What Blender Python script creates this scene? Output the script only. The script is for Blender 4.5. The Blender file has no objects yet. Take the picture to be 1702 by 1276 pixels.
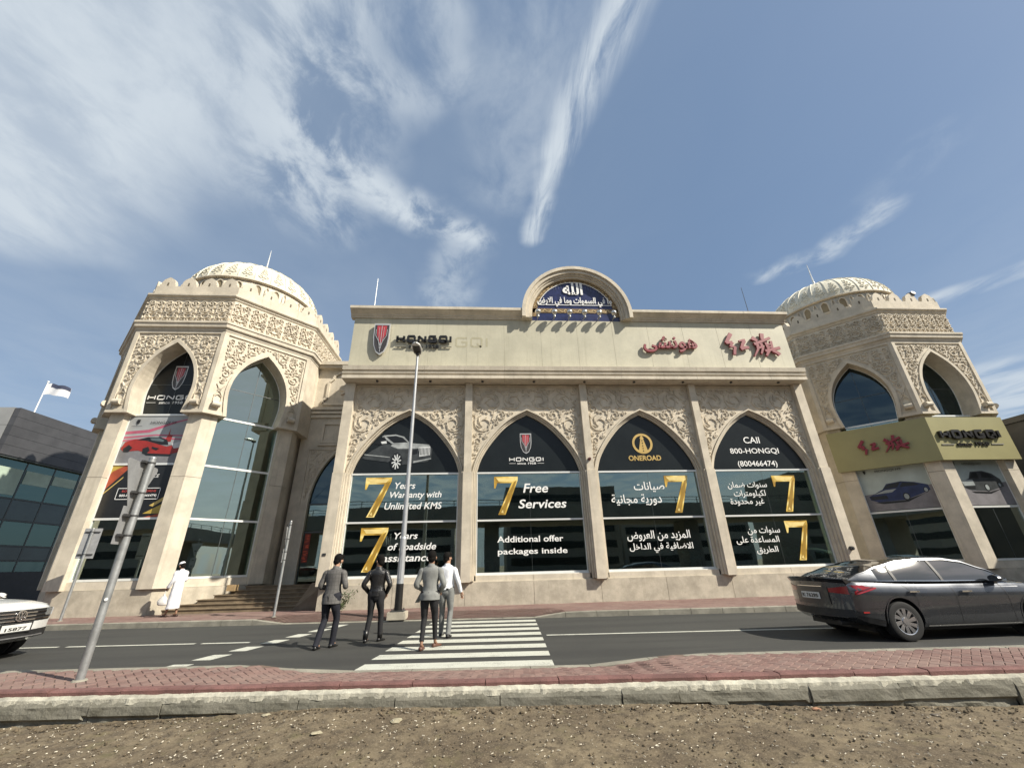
import bpy, bmesh, math, random, unicodedata
from math import sin, cos, pi, sqrt, atan2, tan, radians
from mathutils import Vector, Matrix
random.seed(7)
S = bpy.context.scene
COL = S.collection

# ------------------------------------------------------------------ camera
cam_d = bpy.data.cameras.new("camera")
cam = bpy.data.objects.new("camera", cam_d)
COL.objects.link(cam)
S.camera = cam
PITCH, ROLL, YAW, FPX = .4134, -.0259, .0723, 681.14
_f = Vector((sin(YAW)*cos(PITCH), cos(YAW)*cos(PITCH), sin(PITCH)))
_r = Vector((cos(YAW), -sin(YAW), 0)); _u = _r.cross(_f)
_r2 = cos(ROLL)*_r + sin(ROLL)*_u; _u2 = -sin(ROLL)*_r + cos(ROLL)*_u
cam.matrix_world = Matrix(((_r2.x, _u2.x, -_f.x, 0), (_r2.y, _u2.y, -_f.y, 0), (_r2.z, _u2.z, -_f.z, 1.5), (0, 0, 0, 1)))
cam_d.sensor_width = 36
cam_d.lens = FPX/1702*36
cam_d.clip_start = .05
cam_d.clip_end = 3000

# ------------------------------------------------------------------ view
S.view_settings.view_transform = 'Standard'
S.view_settings.look = 'None'
S.view_settings.gamma = 1
S.view_settings.use_curve_mapping = False
S.view_settings.exposure = 0.62

# ------------------------------------------------------------------ node helpers
class NT:
    def __init__(s, nt): s.nt = nt
    def n(s, t, **k):
        o = s.nt.nodes.new(t)
        for a, v in k.items():
            if a == 'ins':
                for kk, vv in v.items(): o.inputs[kk].default_value = vv
            else: setattr(o, a, v)
        return o
    def l(s, a, b): s.nt.links.new(a, b)
    def plug(s, v, sock):
        if isinstance(v, (int, float)): sock.default_value = v
        elif isinstance(v, (tuple, list)): sock.default_value = v if len(sock.default_value) == len(v) else tuple(v)+(1,)
        else: s.l(v, sock)
    def math(s, op, a, b=None, c=None, clamp=False):
        o = s.nt.nodes.new('ShaderNodeMath'); o.operation = op; o.use_clamp = clamp
        s.plug(a, o.inputs[0])
        if b is not None: s.plug(b, o.inputs[1])
        if c is not None: s.plug(c, o.inputs[2])
        return o.outputs[0]
    def vmath(s, op, a, b=None):
        o = s.nt.nodes.new('ShaderNodeVectorMath'); o.operation = op
        s.plug(a, o.inputs[0])
        if b is not None: s.plug(b, o.inputs[1])
        return o
    def mix(s, f, a, b, t='MIX'):
        o = s.nt.nodes.new('ShaderNodeMix'); o.data_type = 'RGBA'; o.blend_type = t
        s.plug(f, o.inputs[0]); s.plug(a, o.inputs[6]); s.plug(b, o.inputs[7])
        return o.outputs[2]
    def noise(s, vec, scale, detail=4, rough=.55, dist=0):
        o = s.nt.nodes.new('ShaderNodeTexNoise')
        if vec is not None: s.l(vec, o.inputs['Vector'])
        o.inputs['Scale'].default_value = scale; o.inputs['Detail'].default_value = detail
        o.inputs['Roughness'].default_value = rough; o.inputs['Distortion'].default_value = dist
        return o.outputs['Fac']
    def ramp(s, f, stops):
        o = s.nt.nodes.new('ShaderNodeValToRGB'); s.plug(f, o.inputs[0])
        e = o.color_ramp.elements
        while len(e) < len(stops): e.new(.5)
        for i, (p, c) in enumerate(stops):
            e[i].position = p; e[i].color = (c, c, c, 1) if isinstance(c, (int, float)) else tuple(c)+(1,)
        return o.outputs[0]
    def mapr(s, v, a, b, c=0, d=1, smooth=True):
        o = s.nt.nodes.new('ShaderNodeMapRange'); o.interpolation_type = 'SMOOTHSTEP' if smooth else 'LINEAR'
        s.plug(v, o.inputs[0])
        for i, x in enumerate((a, b, c, d)): o.inputs[i+1].default_value = x
        return o.outputs[0]

# ------------------------------------------------------------------ sky and sun
SUN = Vector((1.75, -1.0, 1.75)).normalized()
world = bpy.data.worlds.new("World"); S.world = world; world.use_nodes = True
W = NT(world.node_tree); W.nt.nodes.clear()
sky = W.n('ShaderNodeTexSky', sky_type='NISHITA', sun_disc=False)
sky.sun_elevation = math.asin(SUN.z); sky.sun_rotation = atan2(SUN.x, SUN.y)
sky.air_density = 1.0; sky.dust_density = 1.6; sky.ozone_density = 1.0
tc = W.n('ShaderNodeTexCoord')
sp = W.n('ShaderNodeSeparateXYZ'); W.l(tc.outputs['Generated'], sp.inputs[0])
zc = W.math('MAXIMUM', sp.outputs[2], .03)
px = W.math('DIVIDE', sp.outputs[0], zc); py = W.math('DIVIDE', sp.outputs[1], zc)
# cirrus streaks live on a flat layer overhead: (px, py) are metres on it per metre of height
pv = W.n('ShaderNodeCombineXYZ'); W.l(px, pv.inputs[0]); W.l(py, pv.inputs[1])
CL = pv.outputs[0]
def seg(ax, ay, bx, by, r0, r1, warp=.25, wscale=1.2, seed=0.0):
    """soft mask round the line a-b on the cloud layer"""
    wv = W.vmath('ADD', CL, (seed, seed*.7, 0)).outputs[0]
    nz = W.n('ShaderNodeTexNoise'); W.l(wv, nz.inputs['Vector']); nz.inputs['Scale'].default_value = wscale; nz.inputs['Detail'].default_value = 3
    off = W.vmath('SUBTRACT', nz.outputs['Color'], (.5, .5, .5)).outputs[0]
    sc = W.n('ShaderNodeVectorMath', operation='SCALE'); W.l(off, sc.inputs[0]); sc.inputs['Scale'].default_value = warp
    p = W.vmath('ADD', CL, sc.outputs[0]).outputs[0]
    ba = (bx-ax, by-ay, 0); L2 = ba[0]**2+ba[1]**2
    pa = W.vmath('SUBTRACT', p, (ax, ay, 0)).outputs[0]
    flat = W.vmath('MULTIPLY', pa, (1, 1, 0)).outputs[0]
    h = W.math('DIVIDE', W.vmath('DOT_PRODUCT', flat, ba).outputs['Value'], L2, clamp=True)
    q = W.n('ShaderNodeVectorMath', operation='SCALE'); q.inputs[0].default_value = ba; W.l(h, q.inputs['Scale'])
    d = W.vmath('LENGTH', W.vmath('SUBTRACT', flat, q.outputs[0]).outputs[0]).outputs['Value']
    return W.mapr(d, r0, r1, 1, 0)
bg = W.n('ShaderNodeBackground'); bg.inputs[1].default_value = .084
out = W.n('ShaderNodeOutputWorld')

def cirrus(vec, rot, sx, sy, scale, detail=7, rough=.6, dist=.6, seed=0):
    m = W.n('ShaderNodeMapping'); W.l(vec, m.inputs[0])
    m.inputs['Rotation'].default_value = (0, 0, rot); m.inputs['Scale'].default_value = (sx, sy, 1); m.inputs['Location'].default_value = (seed, seed*.3, 0)
    return W.noise(m.outputs[0], scale, detail, rough, dist)
def build_sky():
    fine = cirrus(CL, radians(24), 3.4, 2.4, 1.9, 13, .62, .35, 3.1)
    broad = cirrus(CL, radians(30), 2.2, 1.5, 1.5, 7, .55, .4, 9.7)
    M = lambda a, b: W.math('MULTIPLY', a, b)
    # big veil on the left, its edge torn into streaks
    veil = W.math('MAXIMUM', seg(-1.45, .85, -.86, .52, .20, .48, .22, 2.6, 1.3), seg(-.95, .40, -.60, .20, .2, .5, .25, 2.4, 5.2))
    edge = W.mapr(W.math('ADD', M(fine, .6), M(broad, .5)), .40, .68)
    a1 = W.math('MULTIPLY', veil, W.math('ADD', .58, M(edge, .46)), clamp=True)
    veil2 = seg(-.52, .82, -.32, .40, .03, .30, .35, 2.6, 2.2)
    a1b = M(M(veil2, .85), W.mapr(fine, .38, .62))
    s1 = seg(.285, .36, .18, .75, .004, .075, .05, 5, 7.7)
    s1b = seg(.19, .72, .15, 1.06, .003, .055, .07, 6, 4.1)
    st = cirrus(CL, radians(14), 14, 2.2, 1.5, 9, .62, .7, 1.1)
    a2 = M(M(W.math('MAXIMUM', s1, s1b), W.mapr(st, .26, .60)), 1.0)
    s3 = seg(.10, .44, .06, .85, .02, .19, .15, 3, 3.3)
    a3 = M(M(s3, .42), edge)
    s4 = W.math('MAXIMUM', seg(-.46, .72, -.22, .98, .01, .10, .14, 5, 8.8), seg(-.22, .96, -.05, 1.06, .005, .10, .13, 6, 6.6))
    a4 = M(M(s4, 1.0), W.mapr(fine, .36, .58))
    s4b = W.math('MAXIMUM', seg(-.13, .40, -.07, .56, .01, .10, .15, 5, 2.6), seg(-.30, .60, -.18, .62, .01, .12, .15, 5, 1.6))
    a4b = M(M(s4b, .55), W.mapr(fine, .32, .62))
    s4c = seg(-.05, 1.08, -.18, 1.42, .01, .13, .2, 5, 3.6)
    a4c = M(M(s4c, .5), W.mapr(fine, .34, .62))
    s5 = W.math('MAXIMUM', seg(1.26, .90, 1.25, 1.06, .004, .085, .14, 6, 2.9), seg(1.24, 1.08, 1.08, 1.20, .004, .08, .14, 6, 1.9))
    a5 = M(M(s5, .68), W.mapr(fine, .34, .62))
    s5b = seg(1.2, .66, 1.2, .86, .005, .10, .14, 5, .9)
    a5b = M(M(s5b, .15), W.mapr(fine, .38, .62))
    s6 = W.math('MAXIMUM', seg(2.2, 1.05, 1.8, 1.48, .01, .12, .2, 4, 4.9), seg(3.1, 2.15, 4.4, 2.75, .1, .42, .35, 2.5, 3.9))
    a6 = M(M(s6, .8), W.mapr(broad, .30, .58))
    a7 = M(W.mapr(px, -1.6, 1.3, 1, 0), W.math('ADD', .08, M(broad, .34)))
    a8 = M(W.mapr(px, .5, 3.2, 0, 1), M(broad, .4))
    back = M(W.mapr(py, .1, -.8), W.mapr(broad, .38, .62, 0, .75))
    a = a1
    for x in (a1b, a2, a3, a4, a4b, a4c, a5, a5b, a6, a7, a8, back):
        a = W.math('SUBTRACT', W.math('ADD', a, x), W.math('MULTIPLY', a, x), clamp=True)
    return M(a, .93)
alpha = build_sky()
hz = W.mapr(sp.outputs[2], .0, .5, 1, 0)
skyc = W.mix(.55, sky.outputs[0], (1.5, 2.4, 3.8))
cloudc = (5.1, 5.65, 6.15)
colr = W.mix(alpha, skyc, cloudc)
W.l(colr, bg.inputs[0]); W.l(bg.outputs[0], out.inputs[0])

sun_d = bpy.data.lights.new("sun", 'SUN'); sun_d.energy = 5.0; sun_d.angle = radians(.55); sun_d.color = (1, .93, .80)
sun = bpy.data.objects.new("sun", sun_d); COL.objects.link(sun)
sun.rotation_euler = SUN.to_track_quat('Z', 'Y').to_euler()

# ------------------------------------------------------------------ materials
MATS = {}
def mat(name, col, rough=.6, metal=0, bump=0, bscale=20, var=.12, vscale=3, grime=0, spec=.5, coat=0, streak=0):
    if name in MATS: return MATS[name]
    m = bpy.data.materials.new(name); m.use_nodes = True; m.node_tree.nodes.clear(); T = NT(m.node_tree)
    b = T.n('ShaderNodeBsdfPrincipled'); o = T.n('ShaderNodeOutputMaterial'); T.l(b.outputs[0], o.inputs[0])
    b.inputs['Roughness'].default_value = rough; b.inputs['Metallic'].default_value = metal
    b.inputs['Specular IOR Level'].default_value = spec; b.inputs['Coat Weight'].default_value = coat
    tcn = T.n('ShaderNodeTexCoord'); g = T.n('ShaderNodeNewGeometry')
    v = g.outputs['Position']
    c = col
    if var:
        f = T.noise(v, vscale, 6, .6)
        lo = tuple(x*(1-var*1.6) for x in col); hi = tuple(min(1, x*(1+var)) for x in col)
        c = T.mix(T.mapr(f, .3, .7), lo, hi)
        f2 = T.noise(v, vscale*14, 3, .7)
        c = T.mix(T.mapr(f2, .35, .7, 0, var*1.6), c, tuple(x*.6 for x in col))
    if streak:
        mp = T.n('ShaderNodeMapping'); T.l(v, mp.inputs[0]); mp.inputs['Scale'].default_value = (7, 7, .35)
        f3 = T.noise(mp.outputs[0], 1, 5, .6)
        c = T.mix(T.mapr(f3, .5, .75, 0, streak), c, tuple(x*.55*k for x, k in zip(col, (1, .96, .85))))
    if grime:
        f4 = T.noise(v, .8, 7, .65)
        c = T.mix(T.mapr(f4, .52, .78, 0, grime), c, tuple(x*.45*k for x, k in zip(col, (1, .95, .85))))
    T.plug(c, b.inputs['Base Color'])
    if bump:
        bn = T.n('ShaderNodeBump'); bn.inputs['Strength'].default_value = min(1, bump*2); bn.inputs['Distance'].default_value = .01
        T.l(T.noise(v, bscale, 5, .65), bn.inputs['Height']); T.l(bn.outputs[0], b.inputs['Normal'])
    MATS[name] = m
    return m
STONE = (.57, .51, .41)
stone = mat('cream_stone', STONE, .8, bump=.35, bscale=60, var=.10, vscale=1.7, grime=.22, streak=.34)
stone2 = mat('cream_carved_stone', (.59, .525, .42), .82, bump=.3, bscale=70, var=.12, vscale=2.1, grime=.15)
stone3 = mat('cream_plinth_stone', (.47, .42, .335), .85, bump=.45, bscale=45, var=.14, vscale=2.3, grime=.35, streak=.2)
panelm = mat('painted_fascia', (.475, .45, .345), .6, bump=.1, bscale=12, var=.07, vscale=.9, grime=.15, streak=.28)
domem = mat('dome_cream', (.66, .625, .51), .7, bump=.3, bscale=50, var=.1, vscale=2, streak=.15)
alum = mat('white_aluminium', (.72, .73, .71), .35, metal=.2, var=.03)
dframe = mat('dark_frame', (.06, .07, .07), .4, var=.05)
goldboard = mat('gold_board', (.30, .275, .13), .45, metal=.1, var=.04, vscale=1)
blackpaint = mat('black_letter', (.012, .011, .010), .35, var=0)
redpaint = mat('red_letter', (.22, .02, .032), .4, var=.05)
redsidem = mat('dark_red_side', (.16, .012, .014), .5, var=.05)
white = mat('white_print', (.80, .80, .78), .45, var=0)
film = mat('black_window_film', (.012, .015, .016), .25, var=.15, vscale=.7, spec=.3)
chrome = mat('chrome', (.75, .75, .75), .12, metal=1, var=0)
steel = mat('galvanised_steel', (.36, .37, .37), .45, metal=.55, bump=.1, bscale=30, var=.14, vscale=6)
signback = mat('sign_back_grey', (.33, .335, .34), .45, metal=.3, var=.10, vscale=5)
darksteel = mat('dark_steel', (.07, .07, .07), .5, metal=.4)
asphalt = mat('asphalt_base', (.05, .05, .048), .9)

def glass_mat(name, tint=(.40, .53, .48), refl=.10, gl=(.68, .78, .72)):
    m = bpy.data.materials.new(name); m.use_nodes = True; m.node_tree.nodes.clear(); T = NT(m.node_tree)
    tr = T.n('ShaderNodeBsdfTransparent'); tr.inputs[0].default_value = tint+(1,)
    g = T.n('ShaderNodeBsdfGlossy'); g.inputs['Color'].default_value = gl+(1,); g.inputs['Roughness'].default_value = .015
    geo = T.n('ShaderNodeNewGeometry')
    bn = T.n('ShaderNodeBump'); bn.inputs['Strength'].default_value = .06; bn.inputs['Distance'].default_value = .02
    T.l(T.noise(geo.outputs['Position'], .9, 2, .5), bn.inputs['Height']); T.l(bn.outputs[0], g.inputs['Normal'])
    fr = T.n('ShaderNodeFresnel'); fr.inputs[0].default_value = 1.55
    f = T.math('ADD', T.math('MULTIPLY', fr.outputs[0], 1.0), refl, clamp=True)
    mx = T.n('ShaderNodeMixShader'); T.l(f, mx.inputs[0]); T.l(tr.outputs[0], mx.inputs[1]); T.l(g.outputs[0], mx.inputs[2])
    o = T.n('ShaderNodeOutputMaterial'); T.l(mx.outputs[0], o.inputs[0])
    MATS[name] = m
    return m
glass = glass_mat('showroom_glass', refl=.27)
glasst = glass_mat('tower_glass', refl=.40)
glassd = glass_mat('dark_tower_glass', tint=(.10, .13, .14), refl=.05, gl=(.6, .8, .9))

# ------------------------------------------------------------------ mesh helpers
def tag(o, label=None, cat=None, group=None, kind=None):
    if label: o['label'] = label
    if cat: o['category'] = cat
    if group: o['group'] = group
    if kind: o['kind'] = kind
    return o
def thing(name, loc, label, cat, group=None):
    o = bpy.data.objects.new(name, None); COL.objects.link(o); o.location = loc; o.empty_display_size = .2
    return tag(o, label, cat, group)
def wloc(o):
    v = Vector((0, 0, 0))
    while o is not None: v += o.location; o = o.parent
    return v
class MB:
    def __init__(s): s.v = []; s.f = []; s.mi = []
    def add(s, vs, fs, mi=0):
        b = len(s.v); s.v += [tuple(x) for x in vs]; s.f += [tuple(i+b for i in f) for f in fs]; s.mi += [mi]*len(fs); return s
    def box(s, x0, x1, y0, y1, z0, z1, mi=0):
        return s.add([(x0, y0, z0), (x1, y0, z0), (x1, y1, z0), (x0, y1, z0), (x0, y0, z1), (x1, y0, z1), (x1, y1, z1), (x0, y1, z1)],
                     [(0, 3, 2, 1), (4, 5, 6, 7), (0, 1, 5, 4), (1, 2, 6, 5), (2, 3, 7, 6), (3, 0, 4, 7)], mi)
    def cyl(s, a, b, r0, r1=None, n=12, mi=0, cap=True):
        a = Vector(a); b = Vector(b); r1 = r0 if r1 is None else r1
        d = (b-a).normalized(); x = d.orthogonal().normalized(); y = d.cross(x)
        vs = [a+(x*cos(2*pi*i/n)+y*sin(2*pi*i/n))*r0 for i in range(n)]+[b+(x*cos(2*pi*i/n)+y*sin(2*pi*i/n))*r1 for i in range(n)]
        fs = [(i, (i+1) % n, n+(i+1) % n, n+i) for i in range(n)]
        if cap: fs += [tuple(range(n))[::-1], tuple(range(n, 2*n))]
        return s.add(vs, fs, mi)
    def prism(s, poly, y0, y1, mi=0, axes='xz'):
        """poly in the x-z plane extruded along y (or as given by a map)"""
        n = len(poly)
        vs = [(p[0], y0, p[1]) for p in poly]+[(p[0], y1, p[1]) for p in poly]
        fs = [tuple(range(n)), tuple(range(2*n-1, n-1, -1))]+[(i, n+i, n+(i+1) % n, (i+1) % n) for i in range(n)]
        return s.add(vs, fs, mi)
    def strip(s, A, B, y0, y1, mi=0, closed=False):
        """solid band between two curves A,B (x,z lists) from y0 (front) to y1 (back)"""
        n = len(A); vs = [(p[0], y0, p[1]) for p in A]+[(p[0], y0, p[1]) for p in B]+[(p[0], y1, p[1]) for p in A]+[(p[0], y1, p[1]) for p in B]
        fs = []
        for i in range(n-1 if not closed else n):
            j = (i+1) % n
            fs += [(i, j, n+j, n+i), (n+i, n+j, 3*n+j, 3*n+i), (j, i, 2*n+i, 2*n+j), (2*n+j, 2*n+i, 3*n+i, 3*n+j)]
        if not closed: fs += [(0, n, 3*n, 2*n), (n-1, 3*n-1, 4*n-1, 2*n-1)]
        return s.add(vs, fs, mi)
    def lathe(s, prof, c=(0, 0), n=24, mi=0, a0=0, a1=2*pi):
        full = abs(a1-a0-2*pi) < 1e-6; m = n if full else n+1; vs = []
        for r, z in prof:
            for i in range(m):
                a = a0+(a1-a0)*i/n; vs.append((c[0]+r*cos(a), c[1]+r*sin(a), z))
        fs = []
        for k in range(len(prof)-1):
            for i in range(n):
                j = (i+1) % m; fs.append((k*m+i, k*m+j, (k+1)*m+j, (k+1)*m+i))
        return s.add(vs, fs, mi)
    def ball(s, c, r, n=12, mi=0, sx=1, sy=1, sz=1):
        prof = [(r*sin(pi*k/(n//2)), -r*cos(pi*k/(n//2))) for k in range(n//2+1)]
        b = MB(); b.lathe(prof, n=n)
        return s.add([(c[0]+v[0]*sx, c[1]+v[1]*sy, c[2]+v[2]*sz) for v in b.v], b.f, mi)
    def xf(s, fn): s.v = [tuple(fn(*v)) for v in s.v]; return s
    def build(s, name, m, parent=None, smooth=False, angle=None, offs=None, weld=False):
        me = bpy.data.meshes.new(name)
        o = wloc(parent) if offs is None else Vector(offs)
        me.from_pydata([(v[0]-o.x, v[1]-o.y, v[2]-o.z) for v in s.v], [], s.f)
        ms = m if isinstance(m, (list, tuple)) else [m]
        for x in ms: me.materials.append(x)
        if len(ms) > 1: me.polygons.foreach_set('material_index', s.mi)
        bm = bmesh.new(); bm.from_mesh(me)
        if weld: bmesh.ops.remove_doubles(bm, verts=bm.verts, dist=.0006); bmesh.ops.dissolve_degenerate(bm, edges=bm.edges, dist=.0003)
        bmesh.ops.recalc_face_normals(bm, faces=bm.faces)
        bm.to_mesh(me); bm.free()
        if smooth or angle:
            me.polygons.foreach_set('use_smooth', [True]*len(me.polygons))
            if angle: me.set_sharp_from_angle(angle=radians(angle))
        ob = bpy.data.objects.new(name, me); COL.objects.link(ob)
        if parent is not None: ob.parent = parent
        return ob
def copy_tree(o, parent=None):
    c = o.copy(); COL.objects.link(c)
    if parent is not None: c.parent = parent
    for ch in list(o.children): copy_tree(ch, c)
    return c
def part(o, parent, name=None, loc=None, rz=None):
    c = o.copy(); COL.objects.link(c); c.parent = parent
    if loc is not None: c.location = loc
    if rz is not None: c.rotation_euler = (0, 0, rz)
    return c

# ------------------------------------------------------------------ text
AR = {}
for code in list(range(0xFE70, 0xFEFD)):
    d = unicodedata.decomposition(chr(code))
    if d:
        p = d.split(); form = p[0].strip('<>'); base = ''.join(chr(int(x, 16)) for x in p[1:])
        AR.setdefault(base, {})[form] = chr(code)
AR.setdefault('ى', {}).update(isolated='\ufeef', final='\ufef0')
def arabic(s):
    s = s.replace('لا', '\u0001')
    out = []
    def forms(c):
        if c == '\u0001': return AR['لا']
        return AR.get(c, {})
    for i, c in enumerate(s):
        fm = forms(c)
        if not fm: out.append(c); continue
        prev = i > 0 and ('initial' in forms(s[i-1])) and 'final' in fm
        nxt = i+1 < len(s) and 'final' in forms(s[i+1]) and 'initial' in fm
        k = 'medial' if prev and nxt else 'final' if prev else 'initial' if nxt else 'isolated'
        out.append(fm.get(k, c))
    return ''.join(out[::-1])
def text_geo(body, bold=0.0, shear=0.0, extrude=0.0, spacing=1.0):
    c = bpy.data.curves.new('t', 'FONT'); c.body = body; c.offset = bold; c.shear = shear; c.extrude = extrude; c.resolution_u = 3
    c.space_character = spacing
    o = bpy.data.objects.new('t', c); COL.objects.link(o)
    me = bpy.data.meshes.new_from_object(o.evaluated_get(bpy.context.evaluated_depsgraph_get()))
    vs = [tuple(v.co) for v in me.vertices]; fs = [tuple(p.vertices) for p in me.polygons]
    bpy.data.objects.remove(o); bpy.data.curves.remove(c); bpy.data.meshes.remove(me)
    return vs, fs
def text(mb, body, x0, x1, z0, z1, y, bold=0., shear=0., depth=0., mi=0, spacing=1.0):
    """fit text into the box x0..x1, z0..z1 on the plane y"""
    vs, fs = text_geo(body, bold, shear, 1 if depth else 0, spacing)
    if not vs: return mb
    ax = min(v[0] for v in vs); bx = max(v[0] for v in vs); az = min(v[1] for v in vs); bz = max(v[1] for v in vs)
    kx = (x1-x0)/(bx-ax); kz = (z1-z0)/(bz-az)
    mb.add([(x0+(v[0]-ax)*kx, y-(depth*(v[2]*.5+.5) if depth else 0), z0+(v[1]-az)*kz) for v in vs], fs, mi)
    return mb
def poly(mb, pts, y, mi=0):
    return mb.add([(p[0], y, p[1]) for p in pts], [tuple(range(len(pts)))], mi)
def stroke(mb, pts, w, y, depth=0, mi=0, w2=None):
    """a brush stroke along a polyline in the x-z plane"""
    n = len(pts); L = []; R = []
    for i, p in enumerate(pts):
        a = pts[max(0, i-1)]; b = pts[min(n-1, i+1)]
        dx, dz = b[0]-a[0], b[1]-a[1]; l = sqrt(dx*dx+dz*dz) or 1
        ww = (w if w2 is None else w+(w2-w)*i/(n-1))/2
        if 0 < i < n-1:
            d1 = (p[0]-a[0], p[1]-a[1]); d2 = (b[0]-p[0], b[1]-p[1]); l1 = math.hypot(*d1) or 1; l2 = math.hypot(*d2) or 1
            cs = (d1[0]*d2[0]+d1[1]*d2[1])/l1/l2; ww *= min(1.8, 1/max(.3, sqrt((1+cs)/2)))
            dx, dz = d1[0]/l1+d2[0]/l2, d1[1]/l1+d2[1]/l2; l = math.hypot(dx, dz) or 1
        L.append((p[0]-dz/l*ww, p[1]+dx/l*ww)); R.append((p[0]+dz/l*ww, p[1]-dx/l*ww))
    if depth: return mb.strip(L, R, y-depth, y, mi)
    vs = [(p[0], y, p[1]) for p in L+R]
    return mb.add(vs, [(i, i+1, n+i+1, n+i) for i in range(n-1)], mi)
WIDE = {  # wide block lettering on a unit square
 'H': [[(0, 0), (0, 1)], [(1, 0), (1, 1)], [(0, .5), (1, .5)]],
 'O': [[(.12, 0), (.88, 0), (1, .15), (1, .85), (.88, 1), (.12, 1), (0, .85), (0, .15), (.12, 0)]],
 'N': [[(0, 0), (0, 1)], [(0, 1), (1, 0)], [(1, 0), (1, 1)]],
 'G': [[(1, 1), (.12, 1), (0, .85), (0, .15), (.12, 0), (.88, 0), (1, .15), (1, .5), (.5, .5)]],
 'Q': [[(.12, 0), (.88, 0), (1, .15), (1, .85), (.88, 1), (.12, 1), (0, .85), (0, .15), (.12, 0)], [(.55, .38), (.98, -.06)]],
 'I': [[(.5, 0), (.5, 1)]],
 'S': [[(1, 1), (.1, 1), (0, .9), (0, .6), (.1, .5), (.9, .5), (1, .4), (1, .1), (.9, 0), (0, 0)]],
 '9': [[(0, 0), (.9, 0), (1, .1), (1, .9), (.9, 1), (.1, 1), (0, .9), (0, .6), (.1, .5), (1, .5)]],
 'E': [[(1, 1), (0, 1), (0, 0), (1, 0)], [(0, .5), (.9, .5)]],
 '5': [[(1, 1), (0, 1), (0, .55), (.9, .55), (1, .45), (1, .1), (.9, 0), (0, 0)]],
 '7': [[(0, 1), (1, 1), (.3, 0)]],
 ' ': []}
def wide_letters(word, x0, x1, z0, z1, stem=.2):
    """returns per letter (char, list of (pts, width))"""
    hgt = z1-z0; ws = [(.25 if c == 'I' else .5 if c == ' ' else 1.0) for c in word]; gap = .22
    tot = sum(ws)+gap*(len(word)-1); k = (x1-x0)/tot; x = x0; res = []
    w = stem*hgt
    for c, lw in zip(word, ws):
        st = []
        for s in WIDE[c]:
            st.append([(x+w/2+p[0]*(lw*k-w), z0+w/2+p[1]*(hgt-w)) for p in s])
        res.append((c, st, w)); x += (lw+gap)*k
    return res
# ================================================================== arabesque relief
def arabesque(inside, box, seed, rmax=.42, rmin=.09, w=.045, h=.045, tries=5000, sec=True):
    """carved scrollwork: spirals and comma leaves packed into a region, as raised flat-topped strands"""
    rnd = random.Random(seed); C = []
    x0, x1, z0, z1 = box
    r = rmax
    def fits(x, z, r):
        if not all(inside(x+r*cos(a*pi/4), z+r*sin(a*pi/4)) for a in range(8)) or not inside(x, z): return False
        return all((x-c[0])**2+(z-c[1])**2 > (r+c[2])**2 for c in C)
    step = .74 if rmax > .3 else .8
    while r > rmin:
        for _ in range(int(tries*.06)+int(tries*.02/r)):
            x = rnd.uniform(x0, x1); z = rnd.uniform(z0, z1)
            if fits(x, z, r): C.append((x, z, r))
        r *= step
    out = []    # (points, width0, width1)
    for k, (x, z, r) in enumerate(C):
        d = 1 if rnd.random() < .5 else -1; a0 = rnd.uniform(0, 2*pi)
        if r > rmin*1.6:
            n = 16 if r > .2 else 11; turns = 1.35 if r > .2 else 1.1
            rr = r*.93
            pts = []
            for i in range(n+1):
                t = i/n; a = a0+d*t*turns*2*pi; q = rr*(1-.72*t)
                pts.append((x+q*cos(a), z+q*sin(a)))
            out.append((pts, w, w*.75))
            e = pts[-1]; out.append(([(e[0]-w*.6, e[1]), (e[0]+w*.5, e[1]+w*.3)], w*1.7, w*1.7))
            if r > .2:       # small leaves inside the coil
                for j in range(6 if r > .3 else 5):
                    a = a0+d*(j*1.05+.4); q = rr*.80
                    out.append(([(x+q*cos(a), z+q*sin(a)), (x+q*.74*cos(a+.3*d), z+q*.74*sin(a+.3*d)), (x+q*.6*cos(a+.75*d), z+q*.6*sin(a+.75*d))], w*1.1, w*.35))
            # stem to the nearest coil
            best = None
            for j, c in enumerate(C):
                if j != k and c[2] > rmin*1.6:
                    dd = math.hypot(c[0]-x, c[1]-z)-r-c[2]
                    if best is None or dd < best[0]: best = (dd, c)
            if best and best[0] < .25:
                c = best[1]; ang = atan2(c[1]-z, c[0]-x)
                A = (x+rr*cos(ang+.5), z+rr*sin(ang+.5)); B = (c[0]-c[2]*.9*cos(ang-.5), c[1]-c[2]*.9*sin(ang-.5))
                Mx = ((A[0]+B[0])/2+.05*sin(ang), (A[1]+B[1])/2-.05*cos(ang))
                out.append(([A, Mx, B], w*.9, w*.8))
        else:
            q = r*.85
            out.append(([(x+q*cos(a0), z+q*sin(a0)), (x+q*.45*cos(a0+1.1*d), z+q*.45*sin(a0+1.1*d)), (x+q*.9*cos(a0+2.6*d), z+q*.9*sin(a0+2.6*d))], w*1.35, w*.3))
    return out
def raise_strands(mb, strands, y, h, mirror=False):
    """strands as bevelled ridges standing h in front of the plane y"""
    for sgn in ((1, -1) if mirror else (1,)):
        for pts, w0, w1 in strands:
            n = len(pts); vs = []
            for i, p in enumerate(pts):
                a = pts[max(0, i-1)]; b = pts[min(n-1, i+1)]; dx, dz = b[0]-a[0], b[1]-a[1]; l = math.hypot(dx, dz) or 1
                nx, nz = -dz/l, dx/l; ww = (w0+(w1-w0)*i/(n-1))/2
                for q, yy in ((1, 0), (.7, -h), (-.7, -h), (-1, 0)):
                    vs.append((sgn*(p[0]+nx*ww*q), y+yy, p[1]+nz*ww*q))
            fs = []
            for i in range(n-1):
                for k in range(3): fs.append((4*i+k, 4*i+k+1, 4*i+5+k, 4*i+4+k))
            fs += [(0, 3, 2, 1), tuple(4*(n-1)+k for k in range(4))]
            mb.add(vs, fs)
    return mb

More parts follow.
